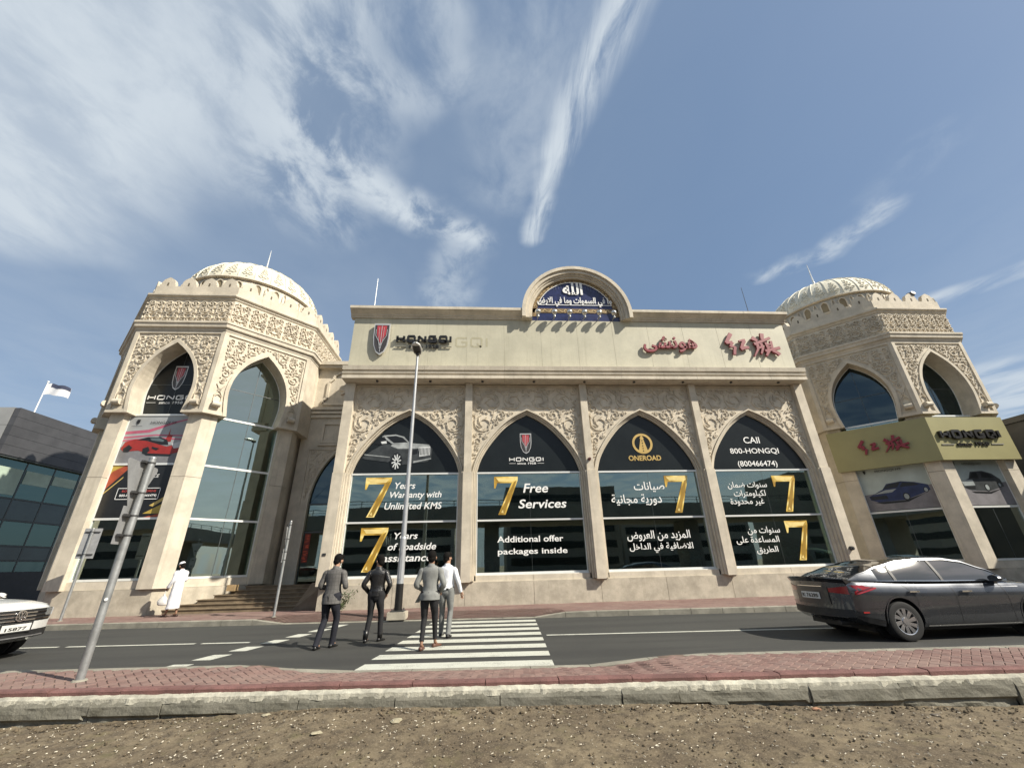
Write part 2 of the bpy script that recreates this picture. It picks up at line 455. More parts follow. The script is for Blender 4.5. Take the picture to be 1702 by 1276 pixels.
HALLC = [(0, 7.46), (.22, 7.35), (.45, 7.23), (.94, 6.87), (1.41, 6.36), (1.77, 5.86), (2.0, 5.42), (2.14, 4.95)]
TOWC = [(0, 10.84), (.17, 10.70), (.36, 10.54), (.68, 10.20), (.94, 9.78), (1.11, 9.32), (1.18, 8.85), (1.18, 8.5), (1.13, 8.08), (1.04, 7.54)]
def arch_pts(a, zs, h, off=0, n=14, zbot=None, cx=0):
    """pointed arch seen from the front: half width a, springing zs, rise h; off grows it outward. left foot to right foot"""
    tab = HALLC if abs(a-2.14) < .01 else TOWC if abs(zs-8.55) < .01 else None
    if tab:
        m = len(tab)-1; P = []
        for i in range(n+1):        # resample smoothly, apex first
            u = m*i/n; k = min(m-1, int(u)); t = u-k
            p0 = tab[k-1] if k else (2*tab[0][0]-tab[1][0]*.0-tab[1][0], 2*tab[0][1]-tab[1][1]); p1, p2 = tab[k], tab[k+1]; p3 = tab[min(m, k+2)]
            P.append(tuple(.5*((2*B)+(-A+C)*t+(2*A-5*B+4*C-D)*t*t+(-A+3*B-3*C+D)*t**3) for A, B, C, D in zip(p0, p1, p2, p3)))
        right = []
        for i, p in enumerate(P):
            q0 = P[max(0, i-1)]; q1 = P[min(n, i+1)]; dx, dz = q1[0]-q0[0], q1[1]-q0[1]; l = math.hypot(dx, dz)
            nx, nz = -dz/l, dx/l
            if i == 0: right.append((cx, p[1]+off/max(.3, abs(nz))))
            elif i == n: right.append((cx+p[0]+(a-2.14 if tab is HALLC else 0)+off, p[1]))
            else: right.append((cx+p[0]+nx*off, p[1]+nz*off))
        right = right[::-1]
    else:
        R = (a*a+h*h)/(2*a); cxr = a-R; R2 = R+off
        th = math.acos(max(-1, min(1, -cxr/R2)))
        right = [(cx+cxr+R2*cos(th*i/n), zs+R2*sin(th*i/n)) for i in range(n+1)]
    left = [(2*cx-x, z) for x, z in right]
    pts = left[:-1]+right[::-1]
    if zbot is not None and abs(pts[0][1]-zbot) > .02: pts = [(pts[0][0], zbot)]+pts+[(pts[-1][0], zbot)]
    return pts
def in_arch(x, z, a, zs, h, off):
    tab = HALLC if abs(a-2.14) < .01 else TOWC if abs(zs-8.55) < .01 else None
    if tab:
        x = abs(x)
        if z < tab[-1][1]: return x < tab[-1][0]+off
        P = [(tab[i][0]+(tab[i+1][0]-tab[i][0])*t/6, tab[i][1]+(tab[i+1][1]-tab[i][1])*t/6) for i in range(len(tab)-1) for t in range(7)]
        zx = max((p[0] for p in P if p[1] >= z), default=-1)
        return x < zx or min(math.hypot(x-p[0], z-p[1]) for p in P) < off
    if z < zs: return abs(x) < a+off
    R = (a*a+h*h)/(2*a); return math.hypot(abs(x)+(R-a), z-zs) < R+off

# ================================================================== main hall
GX = [-5.34+5.03*i for i in range(4)]      # left glass edge of the four bays
GW = 4.28
BC = [x+GW/2 for x in GX]
YG = 17.0
SILL, MID, SPR, APX, SOF = 1.19, 3.09, 4.95, 7.45, 8.82
hall = thing('showroom_hall', (4.35, 17, .15), 'long cream stone showroom hall with four tall pointed arch windows and flat fascia', 'building')
def hall_part(mb, name, m, **k): return mb.build(name, m, hall, **k)
# plinth in slabs with open joints
xs = [-5.9, -3.3, -.7, 1.83, 4.35, 6.86, 9.4, 11.9, 14.5]
for i in range(8):
    b = MB(); b.box(xs[i]+.006, xs[i+1]-.006, 16.72, 17.4, -.1, .925)
    hall_part(b, 'plinth_slab', stone3)
    b = MB(); b.box(xs[i]+.006, xs[i+1]-.006, 16.78, 17.4, .935, 1.13)
    hall_part(b, 'plinth_cap', stone)
b = MB(); b.box(-5.85, 14.45, 16.80, 17.38, -.1, 1.125); hall_part(b, 'plinth_core', stone3)
# body behind
b = MB(); b.box(-5.9, -5.6, 17.42, 27, .15, 11.9); b.box(14.2, 14.5, 17.42, 27, .15, 11.9); b.box(-5.6, 14.2, 26.8, 27, .15, 11.9)
b.box(-5.6, 14.2, 17.42, 26.8, 8.9, 9.1); b.box(-5.6, 14.2, 16.75, 26.8, .85, .95)
hall_part(b, 'shell_wall', stone)
b = MB(); b.box(-5.59, 14.19, 17.5, 26.7, 7.7, 7.75); hall_part(b, 'ceiling', mat('ceiling_grey', (.10, .11, .11), .8))
b = MB(); b.box(-5.58, 14.18, 26.3, 26.5, .95, 7.7); hall_part(b, 'inner_wall', mat('inner_wall_grey', (.22, .26, .24), .7, vscale=.5))
b = MB(); b.box(-5.58, 14.18, 17.35, 26.3, .951, .956); hall_part(b, 'showroom_floor', mat('floor_tile', (.16, .17, .165), .25))

# piers
def make_pier(x0, x1, top_w0, top_w1):
    p = MB(); p.box(x0, x1, 16.50, 17.05, .93, 4.93)
    return p
pier_l, pier_r = [], []
edges = [(-5.95, GX[0]-.20)]+[(GX[i]+GW+.20, GX[i+1]-.20) for i in range(3)]+[(GX[3]+GW+.20, 14.65)]
for i, (x0, x1) in enumerate(edges):
    b = MB(); b.box(x0, x1, 16.50, 17.05, .93, 4.94)
    p = hall_part(b, 'pier', stone)
    cxx = (x0+x1)/2; w = .15
    if i == 0: a0, a1 = x0, x1-.02
    elif i == 4: a0, a1 = x0+.02, x1
    else: a0, a1 = cxx-w, cxx+w
    b = MB(); b.box(a0, a1, 16.56, 17.05, 4.955, SOF); b.build('pier_upper', stone, p)
    # fluted mouldings down the sides of the pier
    for s in (-1, 1):
        if (i == 0 and s < 0) or (i == 4 and s > 0): continue
        e = x0 if s < 0 else x1
        for k in range(3):
            m0 = e+s*(.003+k*.066); m1 = e+s*(.058+k*.066)
            b = MB(); b.box(min(m0, m1), max(m0, m1), 16.56+.11*k, 17.05, .955, 4.94); b.build('moulding', stone, p)
# arched bays
archivolt = None
for i, c in enumerate(BC):
    a = GW/2
    if i == 0:
        b = MB()
        A = arch_pts(a, SPR, APX-SPR, .205, 18)
        hw = 2.515-.152
        top = [(max(-hw, min(hw, x)), SOF) for x, z in A]
        # wall: from arch curve out to rectangle
        rect = []
        for x, z in A:
            rect.append((x, SOF))
        b.strip(A, rect, 16.78, 17.05)
        b.prism([(-hw, SPR), (A[0][0], SPR), (A[0][0], SOF), (-hw, SOF)], 16.78, 17.05)
        b.prism([(A[-1][0], SPR), (hw, SPR), (hw, SOF), (A[-1][0], SOF)], 16.78, 17.05)
        wall0 = b.build('spandrel_panel', stone2, None, offs=(0, 0, 0)); wall0.parent = hall; wall0.location = Vector((c, 0, 0))-hall.location
        volts = []
        for k in range(3):
            b = MB(); o0, o1 = .004+k*.066, .060+k*.066
            b.strip(arch_pts(a, SPR, APX-SPR, o0, 18), arch_pts(a, SPR, APX-SPR, o1, 18), (16.90, 16.83, 16.72)[k], 17.05)
            v = b.build('archivolt', stone, wall0, offs=(0, 0, 0)); volts.append(v)
        def ins(x, z): return .03 < x < hw-.03 and z < SOF-.16 and z > SPR+.12 and not in_arch(x, z, a, SPR, APX-SPR, .25)
        st = arabesque(ins, (0, 2.4, SPR, SOF), 11, rmax=.46, rmin=.045, w=.047, tries=13000)
        b = raise_strands(MB(), st, 16.782, .045, True)
        # thin raised border under the soffit
        b.box(-hw+.02, hw-.02, 16.74, 16.779, SOF-.10, SOF-.04)
        rel = b.build('carved_relief', stone2, wall0, offs=(0, 0, 0))
        tag(rel, kind='stuff')
    else:
        c2 = copy_tree(wall0, hall); c2.location = Vector((c, 0, 0))-hall.location
# windows: frame with panes as sub-parts, printed film and lettering on the glass
def fan(mb, pts, y, mi=0):
    cx = sum(p[0] for p in pts)/len(pts); cz = sum(p[1] for p in pts)/len(pts)
    n = len(pts); mb.add([(p[0], y, p[1]) for p in pts]+[(cx, y, cz)], [(i, (i+1) % n, n) for i in range(n)], mi); return mb
goldm = None
def gold_print():
    m = bpy.data.materials.new('gold_print'); m.use_nodes = True; T = NT(m.node_tree); b = m.node_tree.nodes['Principled BSDF']
    g = T.n('ShaderNodeNewGeometry'); s = T.n('ShaderNodeSeparateXYZ'); T.l(g.outputs['Position'], s.inputs[0])
    f = T.noise(g.outputs['Position'], 2.2, 2, .5)
    k = T.math('FRACT', T.math('ADD', T.math('MULTIPLY', s.outputs[2], .9), T.math('ADD', T.math('MULTIPLY', s.outputs[0], .7), f)))
    T.l(T.ramp(k, [(0, (.30, .17, .02)), (.3, (.72, .50, .10)), (.5, (.86, .70, .28)), (.75, (.55, .34, .05)), (1, (.30, .17, .02))]), b.inputs['Base Color'])
    b.inputs['Roughness'].default_value = .4
    return m
gold1 = gold_print()
gold2 = mat('gold_print_pale', (.80, .63, .25), .4, var=.1, vscale=2)
gold3 = mat('gold_print_deep', (.33, .20, .03), .4, var=.1, vscale=2)
def seven(parent, x0, x1, z0, z1, lean=True):
    """big printed 7 drawn as a folded gold band"""
    def P(u, v): return (x0+u*(x1-x0), z0+v*(z1-z0))
    b = MB()
    foot = (.16, .46) if lean else (.22, .52)
    poly(b, [P(0, 1), P(1, 1), P(.99, .90), P(foot[1], 0), P(foot[0], 0.0), P(.74, .83), P(.13, .83), P(.06, .69), P(.0, .69)], 16.985)
    poly(b, [P(.08, .965), P(.92, .965), P(.78, .865), P(.20, .865)], 16.981, 1)
    poly(b, [P(.95, .90), P(foot[1]-.05, .02), P(foot[0]+.07, .02), P(.84, .86)], 16.981, 2)
    poly(b, [P(foot[0]+.12, .06), P(foot[1]-.08, .04), P(foot[0]+.2, .13)], 16.979, 1)
    b.build('golden_seven', [gold1, gold2, gold3], parent)
frame_m = alum
windows = []
LBL = ['arched window with gold sevens and printed white car in leftmost bay', 'arched window with red shield and Free Services print in second bay',
       'arched window with round gold road emblem in third bay', 'arched window with telephone number print in rightmost bay']
pane_meshes = None
for i, c in enumerate(BC):
    a = GW/2
    b = MB()
    for z in (SILL, MID, SPR):
        b.box(c-a, c+a, 16.93, 17.06, z-.032, z+.032)
    b.box(c-a+.003, c-a+.035, 16.94, 17.05, SILL+.033, SPR-.033); b.box(c+a-.035, c+a-.003, 16.94, 17.05, SILL+.033, SPR-.033)
    b.box(c-a-.03, c+a+.03, 16.84, 17.1, SILL-.062, SILL-.033)
    fr = b.build('window', alum, hall); fr['label'] = LBL[i]; windows.append(fr)
    b = MB(); fan(b, arch_pts(a-.002, SPR, APX-SPR, 0, 18, None, c)[::-1], 17.0)
    b.build('printed_film', film, fr)
    for z0, z1 in ((SILL+.03, MID-.03), (MID+.03, SPR-.03)):
        for s in (0, 1):
            x0 = c-a+.03+s*(a-.03)+.004*s; x1 = c-.004 if s == 0 else c+a-.03
            b = MB(); b.box(x0, x1, 17.0, 17.012, z0, z1); b.build('pane', glass, fr)
    b = MB(); b.box(c-.004, c+.004, 16.998, 17.015, SILL+.03, SPR-.03); b.build('pane_joint', dframe, fr)
W1, W2, W3, W4 = windows
def letter(win, lines, m=white, name='lettering', **k):
    for ln in lines:
        body, x0, z0, x1, z1 = ln[:5]; kw = dict(k); kw.update(ln[5] if len(ln) > 5 else {})
        text(b := MB(), body, x0, x1, z0, z1, 16.985, **kw); b.build(name, m, win)
seven(W1, -4.76, -3.73, 3.29, 4.82); seven(W1, -4.72, -3.69, 1.35, 2.90)
it = dict(bold=.015, shear=.2)
letter(W1, [('Years', -3.60, 4.36, -2.78, 4.62), ('Warranty with', -3.76, 3.94, -1.72, 4.25), ('Unlimited KMS', -3.93, 3.57, -1.68, 3.83),
            ('Years', -3.46, 2.47, -2.56, 2.71), ('of roadside', -3.66, 2.08, -1.84, 2.33), ('assistance', -3.82, 1.68, -1.98, 1.92)], **it)
seven(W2, .39, 1.37, 3.30, 4.80)
letter(W2, [('Free', 1.57, 4.14, 2.60, 4.51), ('Services', 1.36, 3.53, 3.32, 3.88)], **it)
letter(W2, [('Additional offer', .50, 2.27, 3.09, 2.50), ('packages inside', .52, 1.78, 3.22, 2.05)], bold=.014)
letter(W2, [('since 1958', 1.37, 5.30, 2.15, 5.39)], bold=.01)
seven(W3, 7.55, 8.57, 3.26, 4.76, False)
letter(W3, [(arabic('صيانات'), 6.20, 4.10, 7.50, 4.52), (arabic('دورية مجانية'), 5.19, 3.56, 7.30, 4.02),
            (arabic('المزيد من العروض'), 5.65, 2.20, 8.23, 2.60), (arabic('الاضافية في الداخل'), 5.69, 1.77, 8.27, 2.14)], bold=.009)
seven(W4, 12.28, 13.32, 3.22, 4.71, False); seven(W4, 12.30, 13.28, 1.37, 2.86, False)
letter(W4, [(arabic('سنوات ضمان'), 10.25, 4.16, 11.98, 4.47), (arabic('لكيلومترات'), 10.44, 3.80, 11.83, 4.12), (arabic('غير محدودة'), 10.22, 3.48, 11.68, 3.78),
            (arabic('سنوات من'), 10.65, 2.34, 12.02, 2.66), (arabic('المساعدة على'), 10.09, 1.99, 11.89, 2.30), (arabic('الطريق'), 10.84, 1.62, 11.74, 1.92)], bold=.008)
letter(W4, [('CAll', 11.46, 6.14, 12.2, 6.43), ('800-HONGQI', 10.73, 5.64, 12.95, 5.92), ('(800466474)', 10.94, 5.05, 12.72, 5.36)], bold=.008)
def wide_word(parent, word, x0, x1, z0, z1, y, m, depth=0, stem=.2, name='letter'):
    obs = []
    for ch, st, w in wide_letters(word, x0, x1, z0, z1, stem):
        if not st: continue
        b = MB()
        for s in st: stroke(b, s, w, y, depth)
        obs.append(b.build(name, m, parent))
    return obs
wide_word(W2, 'HONGQI', 1.03, 2.49, 5.43, 5.60, 16.985, white, 0, .2, 'lettering')
b = MB(); stroke(b, [(1.03, 5.345), (1.30, 5.345)], .012, 16.985); stroke(b, [(2.22, 5.345), (2.49, 5.345)], .012, 16.985); b.build('print_rule', white, W2)
# shield emblem, flat or proud of a wall
shield_dark = mat('shield_dark', (.05, .045, .045), .35, var=.1, vscale=6)
shield_red = mat('shield_red', (.42, .05, .06), .35, var=.1, vscale=6)
shield_rim = mat('shield_rim', (.62, .60, .57), .3, metal=.5, var=.03)
def shield(parent, x0, x1, z0, z1, y, depth=0, flat=True):
    cx = (x0+x1)/2; w = (x1-x0)/2; h = z1-z0
    def outline(k, dz=0):
        return [(cx-w*k, z1-dz), (cx+w*k, z1-dz), (cx+w*k*.99, z0+h*.55), (cx+w*k*.86, z0+h*.30), (cx+w*k*.5, z0+h*.09+dz*.6), (cx, z0+dz), (cx-w*k*.5, z0+h*.09+dz*.6), (cx-w*k*.86, z0+h*.30), (cx-w*k*.99, z0+h*.55)]
    e = .002 if flat else .01
    b = MB()
    if depth: b.prism(outline(1), y-depth, y)
    else: poly(b, outline(1), y)
    o1 = b.build('shield_rim', shield_rim, parent)
    b = MB(); poly(b, outline(.88, h*.05), y-depth-e); b.build('shield_field', shield_dark, parent)
    b = MB(); zz = y-depth-2*e
    poly(b, [(cx-w*.62, z1-h*.08), (cx+w*.62, z1-h*.08), (cx+w*.55, z0+h*.62), (cx+w*.2, z0+h*.46), (cx, z0+h*.30), (cx-w*.2, z0+h*.46), (cx-w*.55, z0+h*.62)], zz)
    b.build('shield_flag', shield_red, parent)
    b = MB(); zz = y-depth-3*e; t = w*.07
    stroke(b, [(cx, z0+h*.08), (cx, z1-h*.08)], t, zz)
    for s in (-1, 1):
        stroke(b, [(cx+s*w*.02, z0+h*.28), (cx+s*w*.3, z0+h*.44), (cx+s*w*.68, z0+h*.60), (cx+s*w*.70, z0+h*.8)], t*.9, zz-e*.5)
        stroke(b, [(cx+s*w*.05, z0+h*.18), (cx+s*w*.25, z0+h*.42), (cx+s*w*.3, z0+h*.86)], t*.6, zz-e)
    b.build('shield_lines', shield_rim, parent)
shield(W2, 1.51, 2.0, 5.75, 6.64, 16.985)
# round road emblem
goldflat = mat('gold_emblem', (.52, .36, .12), .35, var=.08, vscale=3)
b = MB(); cx, cz, R = 6.85, 6.16, .45
ring = [(cx+R*cos(t*2*pi/40), cz+R*sin(t*2*pi/40)) for t in range(40)]; ring2 = [(cx+R*.78*cos(t*2*pi/40), cz+R*.78*sin(t*2*pi/40)) for t in range(40)]
n = 40; b.add([(p[0], 16.985, p[1]) for p in ring+ring2], [(i, (i+1) % n, n+(i+1) % n, n+i) for i in range(n)])
poly(b, [(cx-.22, cz-.40), (cx-.06, cz+.22), (cx-.10, cz+.22), (cx, cz+.38), (cx+.10, cz+.22), (cx+.06, cz+.22), (cx+.22, cz-.40)], 16.983)
b.build('round_emblem', goldflat, W3)
b = MB()
for k in range(5): b.box(cx-.018, cx+.018, 16.980, 16.981, cz-.36+k*.115, cz-.36+k*.115+.06)
b.build('emblem_dashes', film, W3)
letter(W3, [('ONEROAD', 6.15, 5.41, 7.58, 5.64)], m=goldflat, bold=.03)
# printed car in the first arch: flat artwork
grey1 = mat('print_silver', (.34, .36, .36), .4, var=.2, vscale=3); grey2 = mat('print_dark_grey', (.045, .05, .052), .4, var=.3, vscale=3); grey3 = mat('print_pale', (.62, .64, .64), .4, var=.1); grey4 = mat('print_black', (.006, .007, .008), .4, var=0)
def Q(px_, py_): # artwork coordinates 0..100 x 0..52 down
    return (-5.0+px_*.0287, 6.62-py_*.0308)
b = MB()
poly(b, [Q(-1, 32), Q(12, 22), Q(27, 14), Q(58, 12.5), Q(93, 15), Q(98, 20), Q(97, 33), Q(92, 38), Q(72, 40), Q(55, 42), Q(44, 34), Q(36, 38), Q(4, 34)], 16.986, 1)
poly(b, [Q(27, 1), Q(44, 0), Q(56, 3), Q(66, 13), Q(40, 13.5), Q(24, 3)], 16.984, 0)
poly(b, [Q(30, 3), Q(44, 1.8), Q(54, 4.5), Q(62, 11), Q(42, 12)], 16.982, 3)
poly(b, [Q(14, 13), Q(27, 3), Q(34, 11), Q(22, 14)], 16.982, 3)
poly(b, [Q(40, 14), Q(70, 12.5), Q(93, 14.5), Q(95, 18), Q(72, 20), Q(48, 20), Q(38, 16)], 16.981, 0)
poly(b, [Q(78, 18), Q(95, 17), Q(95, 29), Q(80, 31)], 16.979, 2)
for k in range(8): b.box(*sorted((Q(79+k*2.0, 0)[0], Q(80+k*2.0, 0)[0])), 16.977, 16.978, Q(0, 29)[1], Q(0, 19)[1], 3)
poly(b, [Q(68, 22), Q(77, 21), Q(77, 27), Q(70, 28)], 16.979, 3)
poly(b, [Q(2, 27), Q(38, 31), Q(38, 32), Q(2, 28.4)], 16.979, 0)
poly(b, [Q(72, 37), Q(97, 33), Q(97, 34.5), Q(72, 39.5)], 16.979, 0)
poly(b, [Q(23, 10), Q(31, 9), Q(32, 12.5), Q(25, 13)], 16.978, 2)
cxw, czw = Q(48, 37.5); 
fan(b, [(cxw+.24*cos(t*pi/12), czw+.37*sin(t*pi/12)) for t in range(24)], 16.976, 3)
for k in range(10):
    t = k*2*pi/10; stroke(b, [(cxw+.04*cos(t), czw+.06*sin(t)), (cxw+.19*cos(t+.2), czw+.31*sin(t+.2))], .045, 16.974, 0, 2)
b.build('printed_car', [grey1, grey2, grey3, grey4], W1)

# cornice over the bays, cut into blocks
def run_blocks(name, prof, x0, x1, nblk, m, parent, gap=.006, vr=0):
    """moulding profile (y,z) swept along x in separate blocks"""
    step = (x1-x0)/nblk; obs = []; n = len(prof)
    for i in range(nblk):
        a, bb = x0+i*step+gap/2, x0+(i+1)*step-gap/2
        b = MB(); b.add([(a, y, z) for y, z in prof]+[(bb, y, z) for y, z in prof], [tuple(range(n)), tuple(range(2*n-1, n-1, -1))]+[(k, n+k, n+(k+1) % n, (k+1) % n) for k in range(n)])
        if i == 0:
            first = b.build(name, m, parent); obs.append(first)
        else:
            o = first.copy(); COL.objects.link(o); o.parent = parent; o.location = (step*i, random.uniform(-.0025, .0025), 0); obs.append(o)
    return obs
prof = [(16.9, 8.83), (16.07, 8.83), (16.07, 8.97), (16.13, 8.985), (16.13, 9.03), (16.07, 9.045), (16.05, 9.13), (16.11, 9.145), (16.11, 9.19), (16.03, 9.205), (16.0, 9.39), (16.9, 9.40)]
run_blocks('cornice_block', prof, -6.02, 14.62, 12, stone, hall)
for k in range(9):       # soffit downlights
    b = MB(); b.cyl((-4.6+k*2.25, 16.35, 8.829), (-4.6+k*2.25, 16.35, 8.77), .055, n=10); b.build('soffit_lamp', darksteel, hall)
b = MB(); b.box(-5.95, 14.55, 16.42, 16.62, 9.402, 12.0); hall_part(b, 'fascia_wall', panelm)
# faint vertical plaster joints on the fascia
for k in range(1, 12):
    b = MB(); b.box(-5.95+k*1.708-.003, -5.95+k*1.708+.003, 16.416, 16.4205, 9.405, 11.995); hall_part(b, 'fascia_joint', mat('fascia_joint_fill', (.38, .355, .27), .8))
b = MB(); b.box(-5.9, -5.7, 16.63, 20, 9.4, 12.3); b.box(14.3, 14.5, 16.63, 20, 9.4, 12.3); hall_part(b, 'parapet_return', panelm)
prof = [(16.62, 12.003), (16.36, 12.003), (16.36, 12.06), (16.30, 12.10), (16.30, 12.14), (16.12, 12.30), (16.06, 12.33), (16.06, 12.46), (16.62, 12.47)]
run_blocks('parapet_block', prof, -6.12, 1.72, 7, stone, hall)
run_blocks('parapet_block', prof, 6.98, 14.72, 7, stone, hall)
# arched gable with the tiled inscription
GC, GZ = 4.35, 12.25
gab = MB()
def semi(r, n=28, zb=None): 
    p = [(GC-r*cos(pi*i/n), GZ+r*sin(pi*i/n)*1.02) for i in range(n+1)]
    if zb is not None: p = [(p[0][0], zb)]+p+[(p[-1][0], zb)]
    return p
for (r0, r1, y0) in ((2.13, 2.22, 16.30), (2.225, 2.30, 16.22), (2.305, 2.46, 16.12), (2.465, 2.63, 16.02)):
    A = semi(r0, 28, 12.003); B = semi(r1, 28, 12.003)
    k = 7
    for j in range(4):     # voussoir pieces
        lo = 0 if j == 0 else 1+j*k; hi = 1+(j+1)*k+(1 if j == 3 else 0)
        b = MB(); b.strip(A[lo:hi+1], B[lo:hi+1], y0, 16.75); hall_part(b, 'gable_moulding', stone)
b = MB(); b.prism(semi(2.128, 28, 12.003)[::-1], 16.46, 16.7); hall_part(b, 'gable_back', mat('night_blue_tile', (.018, .026, .095), .3, var=.2, vscale=4))
tile_gold = mat('gilt_border', (.26, .17, .07), .45, var=.6, vscale=9)
b = MB(); A = semi(2.12, 28); B = [(GC+(x-GC)*.90, GZ+(z-GZ)*.92) for x, z in A]; b.strip(A, B, 16.44, 16.46); b.box(GC-2.08, GC+2.08, 16.44, 16.46, 12.46, 12.70)
tb = hall_part(b, 'tile_border', tile_gold)
b = MB(); b.strip([(GC+(x-GC)*.90, max(12.73, z)) for x, z in B], [(GC+(x-GC)*.885, max(12.75, z-.02)) for x, z in B], 16.432, 16.44)
A2 = [(x, z) for x, z in [(GC+(x-GC)*.90, GZ+(z-GZ)*.92) for x, z in semi(2.12, 28)] if z > 12.74]
b = MB()
for i in range(len(A2)-1): stroke(b, [A2[i], A2[i+1]], .03, 16.43, .008)
stroke(b, [A2[0], A2[-1]], .035, 16.43, .008)
hall_part(b, 'white_line', white)
b = MB()
for k in range(12):       # zigzag leaf along the base border and round the arch
    x = GC-1.95+k*.34; stroke(b, [(x, 12.50), (x+.1, 12.66), (x+.2, 12.56), (x+.30, 12.50)], .04, 16.438, .01)
for k in range(26):
    t = pi*(k+.5)/26; r = 2.02; x, z = GC-r*cos(t), GZ+r*sin(t)*1.0
    if z > 12.7: stroke(b, [(x-.07, z-.05), (x, z+.05), (x+.06, z-.03)], .035, 16.438, .01)
hall_part(b, 'tile_leaf', mat('gilt_leaf', (.48, .36, .18), .4, var=.3, vscale=8))
b = MB(); text(b, arabic('الله'), 3.80, 4.80, 13.50, 14.22, 16.43, bold=.03, depth=.02); hall_part(b, 'inscription_word', white)
b = MB(); text(b, arabic('ما في السموات وما في الارض'), 2.52, 6.18, 12.80, 13.36, 16.43, bold=.02, depth=.02); hall_part(b, 'inscription_line', white)
rr = random.Random(4)
for k in range(18): b = MB(); x = GC-1.15+k*.135; b.box(x-.012, x+.012, 16.447, 16.457, 13.95-.15*abs(k-8.5)/8.5-rr.random()*.12, 14.2-.25*abs(k-8.5)/8.5); hall_part(b, 'tile_tick', mat('tile_tick_blue', (.07, .09, .18), .4))

# six globe floodlights on the ledge
spec = None
for k in range(6):
    x = [2.47, 3.24, 3.96, 4.67, 5.38, 6.08][k]
    if k == 0:
        spec = thing('globe_light', (x, 16.1, 12.0), '', 'light', 'globe floodlights on the ledge below the blue inscription')
        b = MB(); b.ball((x, 16.08, 12.27), .145, 16); b.build('globe', mat('chrome_globe', (.62, .60, .55), .18, metal=.85, var=.05), spec, smooth=True)
        b = MB(); b.cyl((x, 16.40, 12.05), (x, 16.10, 12.05), .022); b.cyl((x, 16.10, 12.04), (x, 16.09, 12.15), .05, .035); b.build('bracket', steel, spec)
        b = MB(); b.cyl((x, 16.09, 12.0), (x, 16.09, 12.06), .06); b.build('lamp_base', steel, spec)
    else:
        spec2 = copy_tree(spec); spec2.location.x = x; 
    o = spec if k == 0 else spec2
    o['label'] = ['chrome globe light at the left end of the row under the blue inscription', 'second chrome globe light from the left under the blue inscription',
      'third chrome globe light from the left under the blue inscription', 'third chrome globe light from the right under the blue inscription',
      'second chrome globe light from the right under the blue inscription', 'chrome globe light at the right end of the row under the blue inscription'][k]

# wall signs
sg = thing('wall_emblem', (-4.62, 16.42, 10.1), 'large red and black shield emblem with silver rim on fascia above leftmost arch', 'emblem')
shield(sg, -4.98, -4.28, 10.03, 11.62, 16.36, depth=.10, flat=False)
b = MB(); b.cyl((-4.6, 16.36, 11.3), (-4.6, 16.42, 11.3), .03); b.cyl((-4.6, 16.36, 10.4), (-4.6, 16.42, 10.4), .03); b.build('mount', darksteel, sg)
sg = thing('wall_sign', (-2.75, 16.42, 10.6), 'black raised HONGQI since 1958 lettering on the hall fascia behind the lamp head', 'sign')
wide_word(sg, 'HONGQI', -3.97, -1.51, 10.68, 11.05, 16.36, blackpaint, .09, .26)
def small_word(parent, body, x0, x1, z0, z1, y, m, depth=.04, bold=.02):
    b = MB(); text(b, body, x0, x1, z0, z1, y, bold=bold, depth=depth); return b.build('small_lettering', m, parent)
small_word(sg, 'since 1958', -3.40, -2.08, 10.43, 10.60, 16.37, blackpaint)
for x0 in (-4.0, -1.98):
    b = MB(); b.box(x0, x0+.48, 16.34, 16.38, 10.49, 10.525); b.build('rule_bar', mat('dull_rule', (.22, .21, .17), .5), sg)
b = MB()
for ch, st, w in wide_letters('GQI', -1.35, .15, 10.52, 11.05, .16):
    for s_ in st: stroke(b, s_, w, 16.4155)
hall_part(b, 'old_letter_stain', mat('letter_stain', (.405, .375, .262), .65, var=.07, vscale=.9))
sg = thing('arabic_wall_sign', (8.6, 16.42, 10.3), 'red raised Arabic lettering on the hall fascia right of the gable', 'sign')
b = MB(); text(b, arabic('هونشى'), 7.34, 9.93, 10.30, 11.14, 16.36, bold=.018, depth=.10); b.build('lettering', [redpaint], sg)
def brush_char(parent, strokes, x0, x1, z0, z1, y, depth, m, sc=1.0, name='letter', k=None):
    b = MB()
    for q, (pts, w0, w1) in enumerate(strokes):
        P = [(x0+p[0]*(x1-x0), z1-p[1]*(z1-z0)) for p in pts]
        stroke(b, P, w0*(x1-x0), y-.0012*q, depth, 0, w1*(x1-x0))
    return b.build(name, m, parent)
HONG = [([(.42, .02), (.28, .22), (.14, .42)], .15, .12), ([(.14, .42), (.30, .40), (.40, .38)], .10, .10), ([(.40, .40), (.32, .50), (.27, .58)], .11, .08),
        ([(.27, .57), (.38, .57), (.46, .60)], .07, .08), ([(.46, .58), (.40, .74), (.36, .90)], .11, .10),
        ([(.66, .34), (.78, .31), (.92, .30)], .05, .11), ([(.88, .32), (.76, .50), (.68, .66)], .14, .10), ([(.66, .66), (.80, .62), (.99, .60)], .14, .10)]
QI = [([(.50, .02), (.46, .28)], .14, .11), ([(.10, .20), (.26, .34)], .16, .10), ([(.12, .48), (.40, .36), (.75, .20)], .10, .09), ([(.24, .48), (.20, .70), (.02, .98)], .11, .04),
      ([(.36, .44), (.40, .62), (.28, .88)], .10, .06), ([(.24, .64), (.42, .56)], .08, .08), ([(.54, .40), (.58, .72)], .09, .08), ([(.74, .34), (.72, .68)], .09, .08), ([(.56, .50), (.74, .46)], .06, .06), ([(.56, .62), (.74, .58)], .06, .06),
      ([(.44, .76), (.70, .70), (1.0, .62)], .09, .10), ([(.58, .74), (.44, .96)], .10, .07), ([(.70, .74), (.86, .84), (.92, .92)], .10, .12)]
